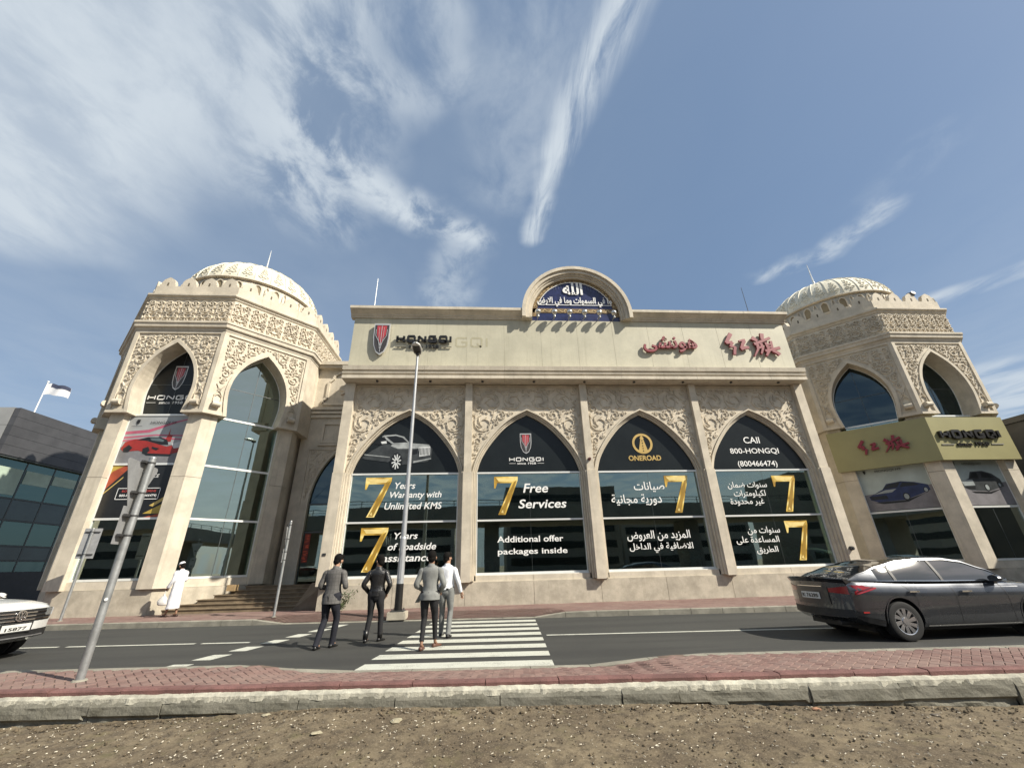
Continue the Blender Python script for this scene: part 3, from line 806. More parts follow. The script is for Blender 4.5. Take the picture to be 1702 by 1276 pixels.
for nm, ch, bx, lab in (('chinese_wall_sign', HONG, (11.20, 12.45, 10.08, 11.36), 'first red raised brush character on hall fascia, left of the pair'),
                    ('chinese_wall_sign', QI, (12.58, 13.97, 10.10, 11.38), 'second red raised brush character near right end of hall fascia')):
    sg = thing(nm, (bx[0], 16.42, bx[2]), lab, 'sign', 'red brush characters on the fascia')
    brush_char(sg, ch, bx[0], bx[1], bx[2], bx[3], 16.37, .09, redpaint, name='brush_stroke_face')
# antennas on the roof
for nm, x, y, z0, z1, dx, lab in (('roof_antenna', -5.4, 17.2, 12.3, 14.85, 0, 'thin white antenna rod above left end of the hall roof'), ('roof_antenna', 14.3, 18, 12.3, 15.35, 0, 'thin dark antenna rod above right end of the hall roof')):
    t_ = thing(nm, (x, y, z0), lab, 'antenna')
    b = MB(); b.cyl((x, y, z0), (x+dx, y, z1), .022, .012, 6); b.build('rod', alum if x < 0 else darksteel, t_)
    b = MB(); b.cyl((x, y, z0), (x, y, z0+.25), .05, .05, 8); b.build('mast_foot', darksteel, t_)
# small things on the piers
t_ = thing('fire_alarm_bell', (4.35, 16.55, 5.25), 'small dark red round alarm bell on pier between second and third arch', 'alarm')
b = MB(); b.cyl((4.33, 16.56, 5.40), (4.33, 16.46, 5.40), .07, .055, 14); b.build('gong', mat('bell_red', (.10, .02, .015), .4), t_)
b = MB(); b.cyl((4.33, 16.46, 5.40), (4.33, 16.44, 5.40), .02, .02, 8); b.build('boss', darksteel, t_)
t_ = thing('wall_plate', (-5.8, 16.5, 1.95), 'tiny dark number plate on leftmost pier of the hall', 'plate')
b = MB(); b.box(-5.86, -5.74, 16.48, 16.50, 1.93, 2.02); b.build('plate', darksteel, t_)
t_ = thing('wall_camera', (14.35, 16.5, 1.75), 'small dark round fitting on rightmost pier of the hall near the parked car', 'camera')
b = MB(); b.cyl((14.38, 16.50, 1.75), (14.38, 16.38, 1.75), .085, .07, 12); b.build('housing', darksteel, t_)
b = MB(); b.cyl((14.38, 16.379, 1.75), (14.38, 16.36, 1.75), .04, .04, 12); b.build('lens', chrome, t_)
# ceiling lamps inside, lit
lampm = bpy.data.materials.new('lit_downlight'); lampm.use_nodes = True
pb = lampm.node_tree.nodes['Principled BSDF']; pb.inputs['Emission Color'].default_value = (1, .96, .88, 1); pb.inputs['Emission Strength'].default_value = 3.5
kk = 0
for ix in range(10):
    for iy in range(3):
        b = MB(); x, y = -4.6+ix*2.0, 19+iy*2.6; b.cyl((x, y, 7.69), (x, y, 7.62), .07, n=8); b.build('ceiling_lamp', lampm, hall)
# ================================================================== domed towers
TT = tan(pi/8); AP = 4.64; CY = 21.5
def clampx(x, y, z):
    m = abs(y)*TT-.0015
    return (max(-m, min(m, x)), y, z)
def sweep8(mb, prof):
    """(ap,z) profile swept along one face with mitred ends"""
    n = len(prof)
    mb.add([(-9, -a, z) for a, z in prof]+[(9, -a, z) for a, z in prof], [tuple(range(n)), tuple(range(2*n-1, n-1, -1))]+[(k, n+k, n+(k+1) % n, (k+1) % n) for k in range(n)])
    return mb.xf(clampx)
TPROTO = {}
def proto(name, mb, m, **k):
    o = mb.build(name, m, None, offs=(0, 0, 0), **k); TPROTO[name] = o; return o
AW, ASP, AAP = 1.04, 8.55, 10.80      # arch half width, springing, apex
BB, BT = 7.54, 11.44
def build_protos():
    P = {}
    # arched block face
    b = MB(); n = 12
    A = arch_pts(AW, ASP, AAP-ASP, 0, n)
    n = 20; A = arch_pts(AW, ASP, AAP-ASP, 0, n); im = max(range(len(A)), key=lambda i: A[i][0]); im2 = len(A)-1-im
    b.strip(A[im2:im+1], [(x, BT) for x, z in A[im2:im+1]], -AP+.06, -AP+.80)
    lo = A[:im2+1]; b.strip(lo, [(-3, z) for x, z in lo], -AP+.06, -AP+.80); b.prism([(-3, lo[-1][1]), lo[-1], (lo[-1][0], BT), (-3, BT)], -AP+.06, -AP+.80)
    lo = A[im:]; b.strip(lo, [(3, z) for x, z in lo], -AP+.06, -AP+.80); b.prism([lo[0], (3, lo[0][1]), (3, BT), (lo[0][0], BT)], -AP+.06, -AP+.80)
    b.xf(clampx); P['block'] = proto('arch_block', b, stone)
    b = MB(); W0 = AP*TT
    for s in (-1, 1):
        b.prism([(s*(W0-.17), BB+.15), (s*3, BB+.15), (s*3, BT-.14), (s*(W0-.17), BT-.14)], -AP, -AP+.0585)
    b.box(-3, 3, -AP, -AP+.0585, BT-.138, BT-.001)
    for s in (-1, 1): b.prism([(s*(AW+.145), BB+.001), (s*3, BB+.001), (s*3, BB+.148), (s*(AW+.18), BB+.148)], -AP, -AP+.0585)
    b.xf(clampx); P['border'] = proto('raised_border', b, stone)
    b = MB(); b.strip(arch_pts(AW, ASP, AAP-ASP, .001, 22), arch_pts(AW, ASP, AAP-ASP, .14, 22), -AP-.002, -AP+.0575); P['band'] = proto('arch_band', b, stone)
    def ins(x, z): return .02 < x < W0-.22 and z < BT-.20 and z > 8.95 and not in_arch(x, z, AW, ASP, AAP-ASP, .20)
    st = arabesque(ins, (0, W0, 8.9, BT), 5, rmax=.25, rmin=.034, w=.046, tries=14000)
    xm = (1.32+W0-.17)/2
    st += [([(xm-.15, 8.40), (xm+.15, 8.92)], .035, .035), ([(xm+.15, 8.40), (xm-.15, 8.92)], .035, .035), ([(xm+.07*cos(t*pi/5), 8.66+.07*sin(t*pi/5)) for t in range(11)], .03, .03),
           ([(xm-.14, 8.12), (xm-.14, 8.36), (xm, 8.46), (xm+.14, 8.36), (xm+.14, 8.12)], .025, .025)]
    P['relief'] = proto('carved_relief', raise_strands(MB(), st, -AP+.0605, .055, True), stone2); tag(P['relief'], kind='stuff')
    b = MB(); b.cyl((xm-.15, -AP-.06, 7.98), (xm+.15, -AP-.06, 7.98), .12, n=14); b.box(xm-.15, xm+.15, -AP-.06, -AP+.0575, 7.88, 8.08)
    P['rollR'] = proto('stone_roll', b, stone, angle=40)
    b.xf(lambda x, y, z: (-x, y, z)); P['rollL'] = proto('stone_roll', b, stone, angle=40)
    # lower moulded course, carved frieze, upper course, parapet
    P['low'] = proto('lower_course', sweep8(MB(), [(3.9, BT), (AP+.02, BT), (AP+.05, BT+.10), (AP+.13, BT+.14), (AP+.15, BT+.30), (AP+.19, BT+.32), (AP+.19, BT+.42), (AP+.02, BT+.46), (3.9, BT+.46)]), stone)
    P['friezewall'] = proto('frieze_wall', sweep8(MB(), [(4.0, 11.9), (4.58, 11.9), (4.58, 13.12), (4.0, 13.12)]), stone2)
    nm = 5; mw = 2*4.58*TT/nm
    def ins2(x, z): return .008 < x < mw/2-.006 and 11.98 < z < 13.06
    st2 = arabesque(ins2, (0, mw/2, 11.95, 13.1), 23, rmax=.19, rmin=.035, w=.05, tries=7000)
    st2 += [([(0.0+.17*sin(t*pi/8), 12.28-.17*cos(t*pi/8)) for t in range(9)], .04, .04), ([(0.003, 12.5), (.05, 12.7), (.02, 12.95)], .05, .02)]
    b = MB()
    for k in range(nm):
        m1 = raise_strands(MB(), st2, -4.5805, .07, True); cx = (k-(nm-1)/2)*mw
        b.add([(v[0]+cx, v[1], v[2]) for v in m1.v], m1.f)
    P['frieze'] = proto('carved_frieze', b, stone2); tag(P['frieze'], kind='stuff')
    P['up'] = proto('upper_course', sweep8(MB(), [(3.9, 13.125), (4.60, 13.125), (4.64, 13.17), (4.64, 13.22), (4.72, 13.27), (4.74, 13.30), (4.74, 13.38), (3.9, 13.42)]), stone)
    P['par'] = proto('parapet_wall', sweep8(MB(), [(4.3, 13.42), (4.55, 13.40), (4.55, 13.92), (4.3, 13.92)]), stone)
    # merlon: rounded hump with slot
    mwid = 2*4.55*TT/4; b = MB()
    hump = [(-mwid*.38, 0), (-mwid*.38, .10), (-mwid*.33, .12), (-mwid*.31, .26), (-mwid*.23, .39), (-mwid*.10, .47), (0, .52), (mwid*.10, .47), (mwid*.23, .39), (mwid*.31, .26), (mwid*.33, .12), (mwid*.38, .10), (mwid*.38, 0)]
    L = [(x, z) for x, z in hump if x <= 0]; 
    b.prism([(x, 13.921+z) for x, z in hump][::-1], -4.54, -4.35)
    P['merlon'] = proto('merlon', b, stone); P['mw'] = mwid
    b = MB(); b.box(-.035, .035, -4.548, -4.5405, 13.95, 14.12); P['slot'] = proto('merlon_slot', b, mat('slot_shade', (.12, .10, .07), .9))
    # corner pillar in two lengths, plinth, sill, window frame and panes
    def corner(z0, z1):
        b = MB()
        for k, (xa, xb) in ((0, (4.4*TT-.55, 9)), (1, (-9, -4.4*TT+.55))):
            q = MB(); q.box(xa, xb, -4.4, -3.95, z0, z1); q.xf(clampx)
            if k: q.xf(lambda x, y, z: (x*cos(pi/4)-y*sin(pi/4), x*sin(pi/4)+y*cos(pi/4), z))
            b.add(q.v, q.f)
        return b
    P['pil1'] = proto('corner_pillar', corner(.93, 4.92), stone); P['pil2'] = proto('corner_pillar', corner(4.935, 7.535), stone)
    P['plinth'] = proto('plinth_slab', sweep8(MB(), [(3.7, -.3), (4.28, -.3), (4.28, .925), (3.7, .925)]), stone3)
    P['cap'] = proto('plinth_cap', sweep8(MB(), [(3.7, .932), (4.23, .932), (4.23, 1.20), (3.7, 1.20)]), stone)
    b = MB(); w = 4.4*TT-.55
    for z in (1.25, 3.38, 5.49, 7.59): b.box(-w, w, -4.14, -4.02, z-.04, z+.04)
    for s in (-1, 1): b.box(s*w-.03 if s > 0 else -w, s*w if s > 0 else -w+.03, -4.135, -4.03, 1.292, 7.548)
    b.strip(arch_pts(AW, ASP, AAP-ASP, -.03, 16), arch_pts(AW, ASP, AAP-ASP, 0.03, 16), -3.885, -3.86)
    P['win'] = proto('window', b, alum)
    P['plain'] = proto('plain_block', sweep8(MB(), [(3.7, BB), (AP, BB), (AP, BT-.001), (3.7, BT-.001)]), stone)
    P['plainlow'] = proto('side_wall', sweep8(MB(), [(3.6, 1.202), (4.18, 1.202), (4.18, BB-.002), (3.6, BB-.002)]), stone)
    for z0, z1, nm_ in ((1.291, 3.339, 'p1'), (3.421, 5.449, 'p2'), (5.531, 7.549, 'p3')):
        for s in (0, 1):
            b = MB(); b.box(-w+.031+s*(w-.027), -.004+s*(w-.027), -4.09, -4.078, z0, z1); P[nm_+str(s)] = proto('pane', b, glasst)
    b = MB(); fan(b, arch_pts(AW, ASP, AAP-ASP, .03, 16), -3.865); P['top'] = proto('arch_pane', b, glasst)
    b = MB(); b.box(-.010, .010, -4.10, -4.092, 1.29, 7.54); b.box(-.010, .010, -3.876, -3.870, 7.6, 10.75); b.box(-1.2, 1.2, -3.8765, -3.870, 9.08, 9.11); P['joint'] = proto('pane_joint', b, dframe)
    # dome, ribs and drum
    def dr(z):   # dome radius
        q = max(0, 1-((z-15.5)/2.65)**2); return 3.38*q**.68
    prof = [(3.38, 15.5)]+[(dr(15.5+2.65*sin(pi/2*i/20)), 15.5+2.65*sin(pi/2*i/20)) for i in range(1, 20)]+[(.02, 18.15)]
    b = MB(); b.lathe(prof, n=96); P['dome'] = proto('dome', b, domem, smooth=True)
    b = MB(); b.lathe([(3.3, 15.43), (3.41, 15.435), (3.45, 15.47), (3.44, 15.52), (3.39, 15.55), (3.33, 15.56)], n=72); P['rim'] = proto('dome_rim', b, stone, angle=35)
    NG = 28; b = MB()
    pts = [(dr(15.52+2.6*sin(pi/2*i/16)), 15.52+2.6*sin(pi/2*i/16)) for i in range(16)]
    vs = []
    for i, (r, z) in enumerate(pts):
        wr = max(.010, .030*min(1, r/2)); vs += [(r-.01, -wr, z), (r+.030, -wr*.5, z+.02), (r+.030, wr*.5, z+.02), (r-.01, wr, z)]
    b.add(vs, [(4*i+k, 4*i+k+1, 4*i+5+k, 4*i+4+k) for i in range(15) for k in range(3)])
    P['rib'] = proto('dome_rib', b, domem)
    b = MB(); half = pi/NG
    mot = []
    for (z, wz, h) in ((15.85, .22, .12), (16.12, .16, .12), (16.36, .11, .11), (16.58, .07, .10)):
        for s in (-1, 1):
            mot.append(([(s*.015, z), (s*wz*.5, z-.05), (s*wz, z+.03), (s*wz*.75, z+h), (s*wz*.3, z+h*.8), (s*.02, z+h*.3)], .035, .025))
    mot.append(([(-.03, 15.66), (0, 15.75), (.03, 15.66)], .035, .035))
    for zz in (16.95, 17.2): mot.append(([(-.13, zz), (0, zz+.12), (.13, zz)], .035, .035))
    m1 = raise_strands(MB(), mot, 0, .03)
    def ondome(x, y, z):
        r = dr(z)-y; a = (x/3.0) if z < 17 else x/max(.6, dr(z))*.7
        return (r*cos(a+half), r*sin(a+half), z)
    m1.xf(ondome); P['motif'] = proto('dome_motif', m1, domem); P['NG'] = NG
    b = MB(); b.lathe([(3.31, 13.42), (3.31, 15.43), (3.2, 15.43), (3.2, 13.42), (3.31, 13.42)], n=64); P['drum'] = proto('drum', b, stone, smooth=True)
    b = MB(); q = MB()
    q.strip(arch_pts(.15, 15.06, .20, 0, 6, 14.66), arch_pts(.15, 15.06, .20, .06, 6, 14.66), -3.36, -3.28)
    q.box(-.24, .24, -3.35, -3.28, 14.56, 14.63)
    q.strip([(-.43, 15.28), (-.38, 15.12), (-.38, 14.6)], [(-.40, 15.29), (-.335, 15.12), (-.335, 14.6)], -3.35, -3.28); q.strip([(.43, 15.28), (.38, 15.12), (.38, 14.6)], [(.40, 15.29), (.335, 15.12), (.335, 14.6)], -3.35, -3.28)
    P['niche'] = proto('drum_niche', q, stone)
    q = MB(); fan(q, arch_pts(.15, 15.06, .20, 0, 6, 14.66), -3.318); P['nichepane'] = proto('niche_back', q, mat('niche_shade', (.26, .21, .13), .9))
    b = MB(); b.lathe([(.50, 18.02), (.46, 18.16), (.28, 18.26), (.20, 18.34), (.08, 18.40), (.06, 18.7)], n=20); b.cyl((0, 0, 18.65), (0, 0, 20.15), .05, .014, 8); P['finial'] = proto('finial', b, alum, angle=40)
    b = MB(); b.lathe([(.01, 13.44), (4.3, 13.43)], n=8, a0=pi/8, a1=2*pi+pi/8); P['roof'] = proto('flat_roof', b, stone)
    b = MB(); b.lathe([(.01, .94), (4.2, .94)], n=8, a0=pi/8, a1=2*pi+pi/8); P['floor'] = proto('inner_floor', b, MATS['floor_tile'])
    b = MB(); b.lathe([(2.3, .95), (2.3, 11.4)], n=8, a0=pi/8, a1=2*pi+pi/8); P['core'] = proto('inner_core', b, MATS['inner_wall_grey'])
    return P
PR = build_protos()
def tower(cx, label, faces, dz=0, sides=()):
    t = thing('domed_tower', (cx, CY, dz), label, 'tower', 'domed octagonal towers at the ends of the hall')
    W = {}
    for k in range(8):
        rz = k*pi/4
        def pp(key, par=None, **kw):
            o = PR[key].copy(); COL.objects.link(o); o.parent = par or t
            if par is None: o.rotation_euler = (0, 0, rz)
            return o
        near = k in faces
        side = k in sides
        if side: pp('plain'); pp('plainlow')
        else:
            blk = pp('block'); pp('border', blk); pp('band', blk)
            if near: pp('relief', blk)
            pp('rollL', blk); pp('rollR', blk)
        pp('low'); fw = pp('friezewall')
        if near: pp('frieze', fw)
        pp('up'); pw = pp('par')
        for j in range(4):
            m = PR['merlon'].copy(); COL.objects.link(m); m.parent = pw; m.location = ((j-1.5)*PR['mw'], 0, 0)
            m = PR['slot'].copy(); COL.objects.link(m); m.parent = pw; m.location = ((j-1.5)*PR['mw'], 0, 0)
        pp('pil1'); pp('pil2'); pp('plinth'); pp('cap')
        if side: continue
        w = pp('win'); W[k] = w
        for q in ('p10', 'p11', 'p20', 'p21', 'p30', 'p31', 'top', 'joint'): pp(q, w)
    for key in ('dome', 'rim', 'drum', 'finial', 'roof', 'floor', 'core'):
        o = PR[key].copy(); COL.objects.link(o); o.parent = t
        if key == 'dome': dome = o
        if key == 'drum': drum = o
    for i in range(PR['NG']):
        for key in ('rib', 'motif'):
            o = PR[key].copy(); COL.objects.link(o); o.parent = dome; o.rotation_euler = (0, 0, 2*pi*i/PR['NG'])
    for i in range(24):
        for key in ('niche', 'nichepane'):
            o = PR[key].copy(); COL.objects.link(o); o.parent = drum; o.rotation_euler = (0, 0, 2*pi*i/24)
    return t, W
TL, WL = tower(-13.67, 'domed octagonal tower left of the hall with red sports car poster in its window', (7, 0, 1, 2), .06, (2,))
TR, WR = tower(22.37, 'domed octagonal tower right of the hall with gold sign boards below its arches', (6, 7, 0), -.06, (6,))
for o in list(TPROTO.values()): pass
for o in set(list(PR[k] for k in PR if not isinstance(PR[k], (int, float)))): bpy.data.objects.remove(o)

def art(name, polys, mats, parent, y=-4.11):
    """flat printed artwork: list of (pts, material index), each layer a hair in front of the last"""
    b = MB()
    for i, (pts, mi) in enumerate(polys): poly(b, pts, y-.0007*i, mi)
    return b.build(name, mats, parent, offs=(0, 0, 0))
def ltext(win, body, x0, x1, z0, z1, m, y=-4.14, **k):
    b = MB(); text(b, body, x0, x1, z0, z1, y, **k); return b.build('lettering', m, win, offs=(0, 0, 0))
# left tower, front window (face 0): coordinates relative to the tower axis
wA = WL[0]; w = 4.4*TT-.56
for c in list(wA.children):
    if c.name.startswith('arch_pane'): c.data = c.data.copy(); c.data.materials[0] = film
b = MB(); shield(None, -.30, .24, 8.84, 10.02, -3.88); 
for o in [o for o in COL.objects if o.parent is None and o.name.startswith('shield_')]: o.parent = wA
for o in wide_word(None, 'HONGQI', -1.06, .98, 8.38, 8.60, -3.88, white, 0, .2, 'lettering'): o.parent = wA
ltext(wA, 'since 1958', -.52, .46, 8.19, 8.31, white, y=-3.88, bold=.01)
b = MB(); b.box(-1.06, -.66, -3.882, -3.88, 8.24, 8.255); b.box(.60, .98, -3.882, -3.88, 8.24, 8.255); b.build('print_rule', white, wA, offs=(0, 0, 0))
pg = mat('poster_pale', (.33, .345, .35), .4, var=.06, vscale=2); pg2 = mat('poster_floor', (.20, .20, .21), .4, var=.12, vscale=2); pr = mat('poster_red', (.30, .025, .02), .4, var=.1, vscale=4); pr2 = mat('poster_rose', (.42, .10, .16), .45, var=.1)
pk = mat('poster_black', (.012, .013, .014), .35, var=.1); po = mat('poster_orange', (.36, .07, .03), .4, var=.15, vscale=3); py_ = mat('poster_yellow', (.45, .32, .06), .4, var=.1)
z0, z1 = 5.53, 7.55
def U(u, v, zz0=5.53, zz1=7.55): return (-w+2*w*u, zz1-(zz1-zz0)*v)
art('poster', [([U(0, 0), U(1, 0), U(1, 1), U(0, 1)], 0), ([U(0, .66), U(1, .60), U(1, 1), U(0, 1)], 1)], [pg, pg2], wA)
art('poster_print', [
    ([U(.0, .34), U(.35, .30), U(.75, .12), U(1, .04), U(1, .06), U(.75, .16), U(.38, .36), U(0, .40)], 1),
    ([U(0, .45), U(.5, .40), U(1, .42), U(1, .445), U(.5, .43), U(0, .49)], 1), ([U(0, .52), U(.5, .46), U(1, .50), U(1, .53), U(.5, .49), U(0, .55)], 1),
    ([U(.66, .56), U(.69, .40), U(.70, .26), U(.71, .40), U(.76, .42), U(.76, .56)], 0),
    ([U(.02, .70), U(.06, .56), U(.2, .50), U(.36, .53), U(.55, .60), U(.72, .66), U(.90, .60), U(.95, .66), U(.93, .78), U(.80, .82), U(.48, .80), U(.30, .74), U(.08, .76)], 0),
    ([U(.22, .52), U(.38, .46), U(.58, .46), U(.70, .52), U(.74, .62), U(.60, .62), U(.40, .54)], 2),
    ([U(.42, .48), U(.56, .48), U(.66, .53), U(.64, .56), U(.46, .53)], 3),
    ([U(.78, .60), U(.93, .55), U(.94, .68), U(.84, .70)], 4),
    ([U(.06, .70), U(.13, .62), U(.20, .68), U(.16, .77), U(.08, .77)], 2), ([U(.36, .70), U(.44, .66), U(.48, .74), U(.44, .82), U(.38, .80)], 2),
    ([U(.40, .80), U(.85, .82), U(.80, .86), U(.45, .84)], 2), ([U(.50, .66), U(.62, .70), U(.58, .74), U(.50, .70)], 2)],
    [pr, pr2, pk, mat('poster_glass', (.10, .14, .15), .3, var=.1), mat('poster_silver', (.55, .55, .56), .4, var=.1)], wA, y=-4.114)
ltext(wA, 'HONGQI S9', -.36, .66, 7.17, 7.31, pk, shear=.1)
b = MB(); poly(b, [(-.93, 7.38), (-.79, 7.38), (-.80, 7.24), (-.86, 7.17), (-.92, 7.24)], -4.14); b.build('poster_mark', pk, wA, offs=(0, 0, 0))
b = MB(); b.box(-1.08, -.66, -4.1402, -4.14, 7.09, 7.105); b.build('poster_rule', pk, wA, offs=(0, 0, 0))
art('offer_poster', [([U(0, 0, 3.42, 5.45), U(1, 0, 3.42, 5.45), U(1, 1, 3.42, 5.45), U(0, 1, 3.42, 5.45)], 0),
    ([U(0, 0, 3.42, 5.45), U(.30, 0, 3.42, 5.45), U(0, .48, 3.42, 5.45)], 1), ([U(0, 0, 3.42, 5.45), U(.20, 0, 3.42, 5.45), U(.03, .12, 3.42, 5.45), U(0, .20, 3.42, 5.45)], 2),
    ([U(.0, .54, 3.42, 5.45), U(.22, .22, 3.42, 5.45), U(.22, .25, 3.42, 5.45), U(0, .57, 3.42, 5.45)], 3),
    ([U(1, .55, 3.42, 5.45), U(.74, .78, 3.42, 5.45), U(.80, .80, 3.42, 5.45), U(1, .62, 3.42, 5.45)], 3), ([U(1, .70, 3.42, 5.45), U(.68, .93, 3.42, 5.45), U(1, .93, 3.42, 5.45)], 2), ([U(1, .91, 3.42, 5.45), U(.70, 1, 3.42, 5.45), U(1, 1, 3.42, 5.45)], 1)],
    [pk, po, py_, mat('poster_gold_line', (.55, .40, .12), .4, var=.05)], wA)
ltext(wA, 'EXPERIENCE', -.42, .66, 4.95, 5.08, white, shear=.2); ltext(wA, 'LUXURY', -.42, .22, 4.72, 4.85, white, shear=.2)
ltext(wA, 'BOOK A TEST DRIVE', -.55, .72, 4.38, 4.46, mat('red_print', (.5, .06, .05), .4, var=0), bold=.01); ltext(wA, '800-HONGQI (466474)', -.60, .78, 4.18, 4.30, white, bold=.015)
b = MB()
for s_ in ([(-.72, 4.11), (.86, 4.11)], [(-.72, 4.53), (.86, 4.53)], [(-.72, 4.11), (-.72, 4.53)], [(.86, 4.11), (.86, 4.53)]): stroke(b, s_, .022, -4.14)
b.build('print_box', white, wA, offs=(0, 0, 0))
# right tower: posters, gold sign boards with raised lettering
pblue = mat('poster_navy', (.02, .03, .09), .35, var=.2, vscale=4); pdk = mat('poster_charcoal', (.05, .055, .058), .35, var=.2, vscale=4); pmid = mat('poster_grey_mid', (.30, .33, .33), .4, var=.1)
for k, body in ((7, 'HONGQI H9'), (0, 'HONGQI HS7')):
    wn = WR[k]
    for c in list(wn.children):
        if c.name.startswith('arch_pane'): c.data = c.data.copy(); c.data.materials[0] = glassd
    def V(u, v): return (-w+2*w*u, 5.45-2.0*v)
    art('poster', [([V(0, 0), V(1, 0), V(1, 1), V(0, 1)], 0), ([V(0, .62), V(1, .50), V(1, 1), V(0, 1)], 1)], [mat('poster_sky', (.40, .46, .44), .4, var=.08, vscale=1.5), mat('poster_ground', (.20, .19, .20), .4, var=.15, vscale=2)], wn)
    if k == 7:
        car_polys = [([V(.07, .66), V(.30, .52), V(.38, .40), V(.60, .37), V(.78, .42), V(.94, .50), V(.95, .62), V(.78, .70), V(.58, .79), V(.18, .80), V(.08, .74)], 0),
            ([V(.31, .51), V(.40, .41), V(.58, .39), V(.52, .50)], 1), ([V(.55, .50), V(.61, .40), V(.76, .43), V(.84, .49)], 1), ([V(.08, .66), V(.33, .66), V(.34, .74), V(.10, .74)], 1),
            ([V(.34, .54), V(.50, .53), V(.42, .60), V(.14, .62)], 2), ([V(.12, .80), V(.56, .80), V(.80, .71), V(.90, .66), V(.60, .84), V(.25, .85)], 1)]
        wheels = [(V(.60, .72), .17), (V(.89, .61), .12)]; cm = pblue
    else:
        car_polys = [([V(.12, .50), V(.30, .42), V(.38, .27), V(.62, .25), V(.78, .31), V(.90, .44), V(.92, .60), V(.80, .64), V(.60, .70), V(.26, .68), V(.14, .62)], 0),
            ([V(.33, .41), V(.41, .29), V(.50, .29), V(.50, .42)], 1), ([V(.56, .40), V(.58, .29), V(.72, .31), V(.80, .41)], 1), ([V(.13, .46), V(.36, .44), V(.37, .57), V(.16, .58)], 2), ([V(.16, .59), V(.36, .60), V(.34, .66), V(.20, .65)], 1),
            ([V(.24, .70), V(.60, .72), V(.88, .64), V(.60, .76), V(.30, .74)], 1)]
        wheels = [(V(.58, .62), .17), (V(.84, .57), .11)]; cm = pdk
    art('printed_car', car_polys, [cm, pk, pmid], wn, y=-4.114)
    b = MB()
    for (p, r) in wheels:
        fan(b, [(p[0]+r*.7*cos(t*pi/8), p[1]+r*sin(t*pi/8)) for t in range(16)], -4.122, 0); fan(b, [(p[0]+r*.5*cos(t*pi/8), p[1]+r*.74*sin(t*pi/8)) for t in range(16)], -4.124, 1)
    b.build('printed_wheel', [pk, pmid], wn, offs=(0, 0, 0))
    ltext(wn, body, -.55, .42, 5.20, 5.32, pdk, shear=.1)
    b = MB(); poly(b, [(-1.0, 5.36), (-.90, 5.36), (-.91, 5.24), (-.95, 5.18), (-.99, 5.24)], -4.14); b.build('poster_mark', pk, wn, offs=(0, 0, 0))
    # sign board
    rz = k*pi/4
    sb = thing('sign_board', (22.37, 21.5, 0), 'shaded gold sign board with red brush characters on left-facing side of right tower' if k == 7 else 'sunlit gold sign board with black raised letters on front of right tower', 'sign', 'gold sign boards round the right tower')
    sb.rotation_euler = (0, 0, rz)
    q = MB(); q.box(-9, 9, -4.62, -4.42, 5.30, 7.30); q.xf(lambda x, y, z: (max(-abs(y)*TT, min(abs(y)*TT, x)), y, z)); bo = q.build('board', goldboard, sb, offs=(0, 0, 0))
    if k == 7:
        ob = brush_char(None, HONG, -.93, -.05, 5.90, 6.68, -4.625, .10, redpaint, name='brush_character'); ob.parent = sb
        ob = brush_char(None, QI, .12, 1.04, 5.95, 6.72, -4.625, .10, redpaint, name='brush_character'); ob.parent = sb
    else:
        for o in wide_word(None, 'HONGQI', -1.65, 1.30, 6.24, 6.66, -4.625, blackpaint, .12, .27): o.parent = sb
        b = MB(); text(b, 'since 1958', -.95, .62, 5.92, 6.10, -4.625, bold=.02, depth=.05); b.build('small_lettering', blackpaint, sb, offs=(0, 0, 0))
        b = MB(); b.box(-1.68, -1.08, -4.65, -4.622, 5.97, 6.02); b.box(.76, 1.36, -4.65, -4.622, 5.97, 6.02); b.build('rule_bar', MATS['dull_rule'], sb, offs=(0, 0, 0))
t_ = thing('rooftop_floodlight', (22.37+.75, 21.5-4.45, 14.0), 'small dark floodlight on parapet of right tower', 'floodlight')
b = MB(); b.cyl((23.12, 17.1, 14.36), (23.12, 16.92, 14.42), .15, .12, 12); b.box(23.0, 23.24, 17.05, 17.2, 14.2, 14.5); b.build('housing', darksteel, t_)
b = MB(); b.box(23.08, 23.16, 17.05, 17.13, 13.98, 14.2); b.build('stand', darksteel, t_)

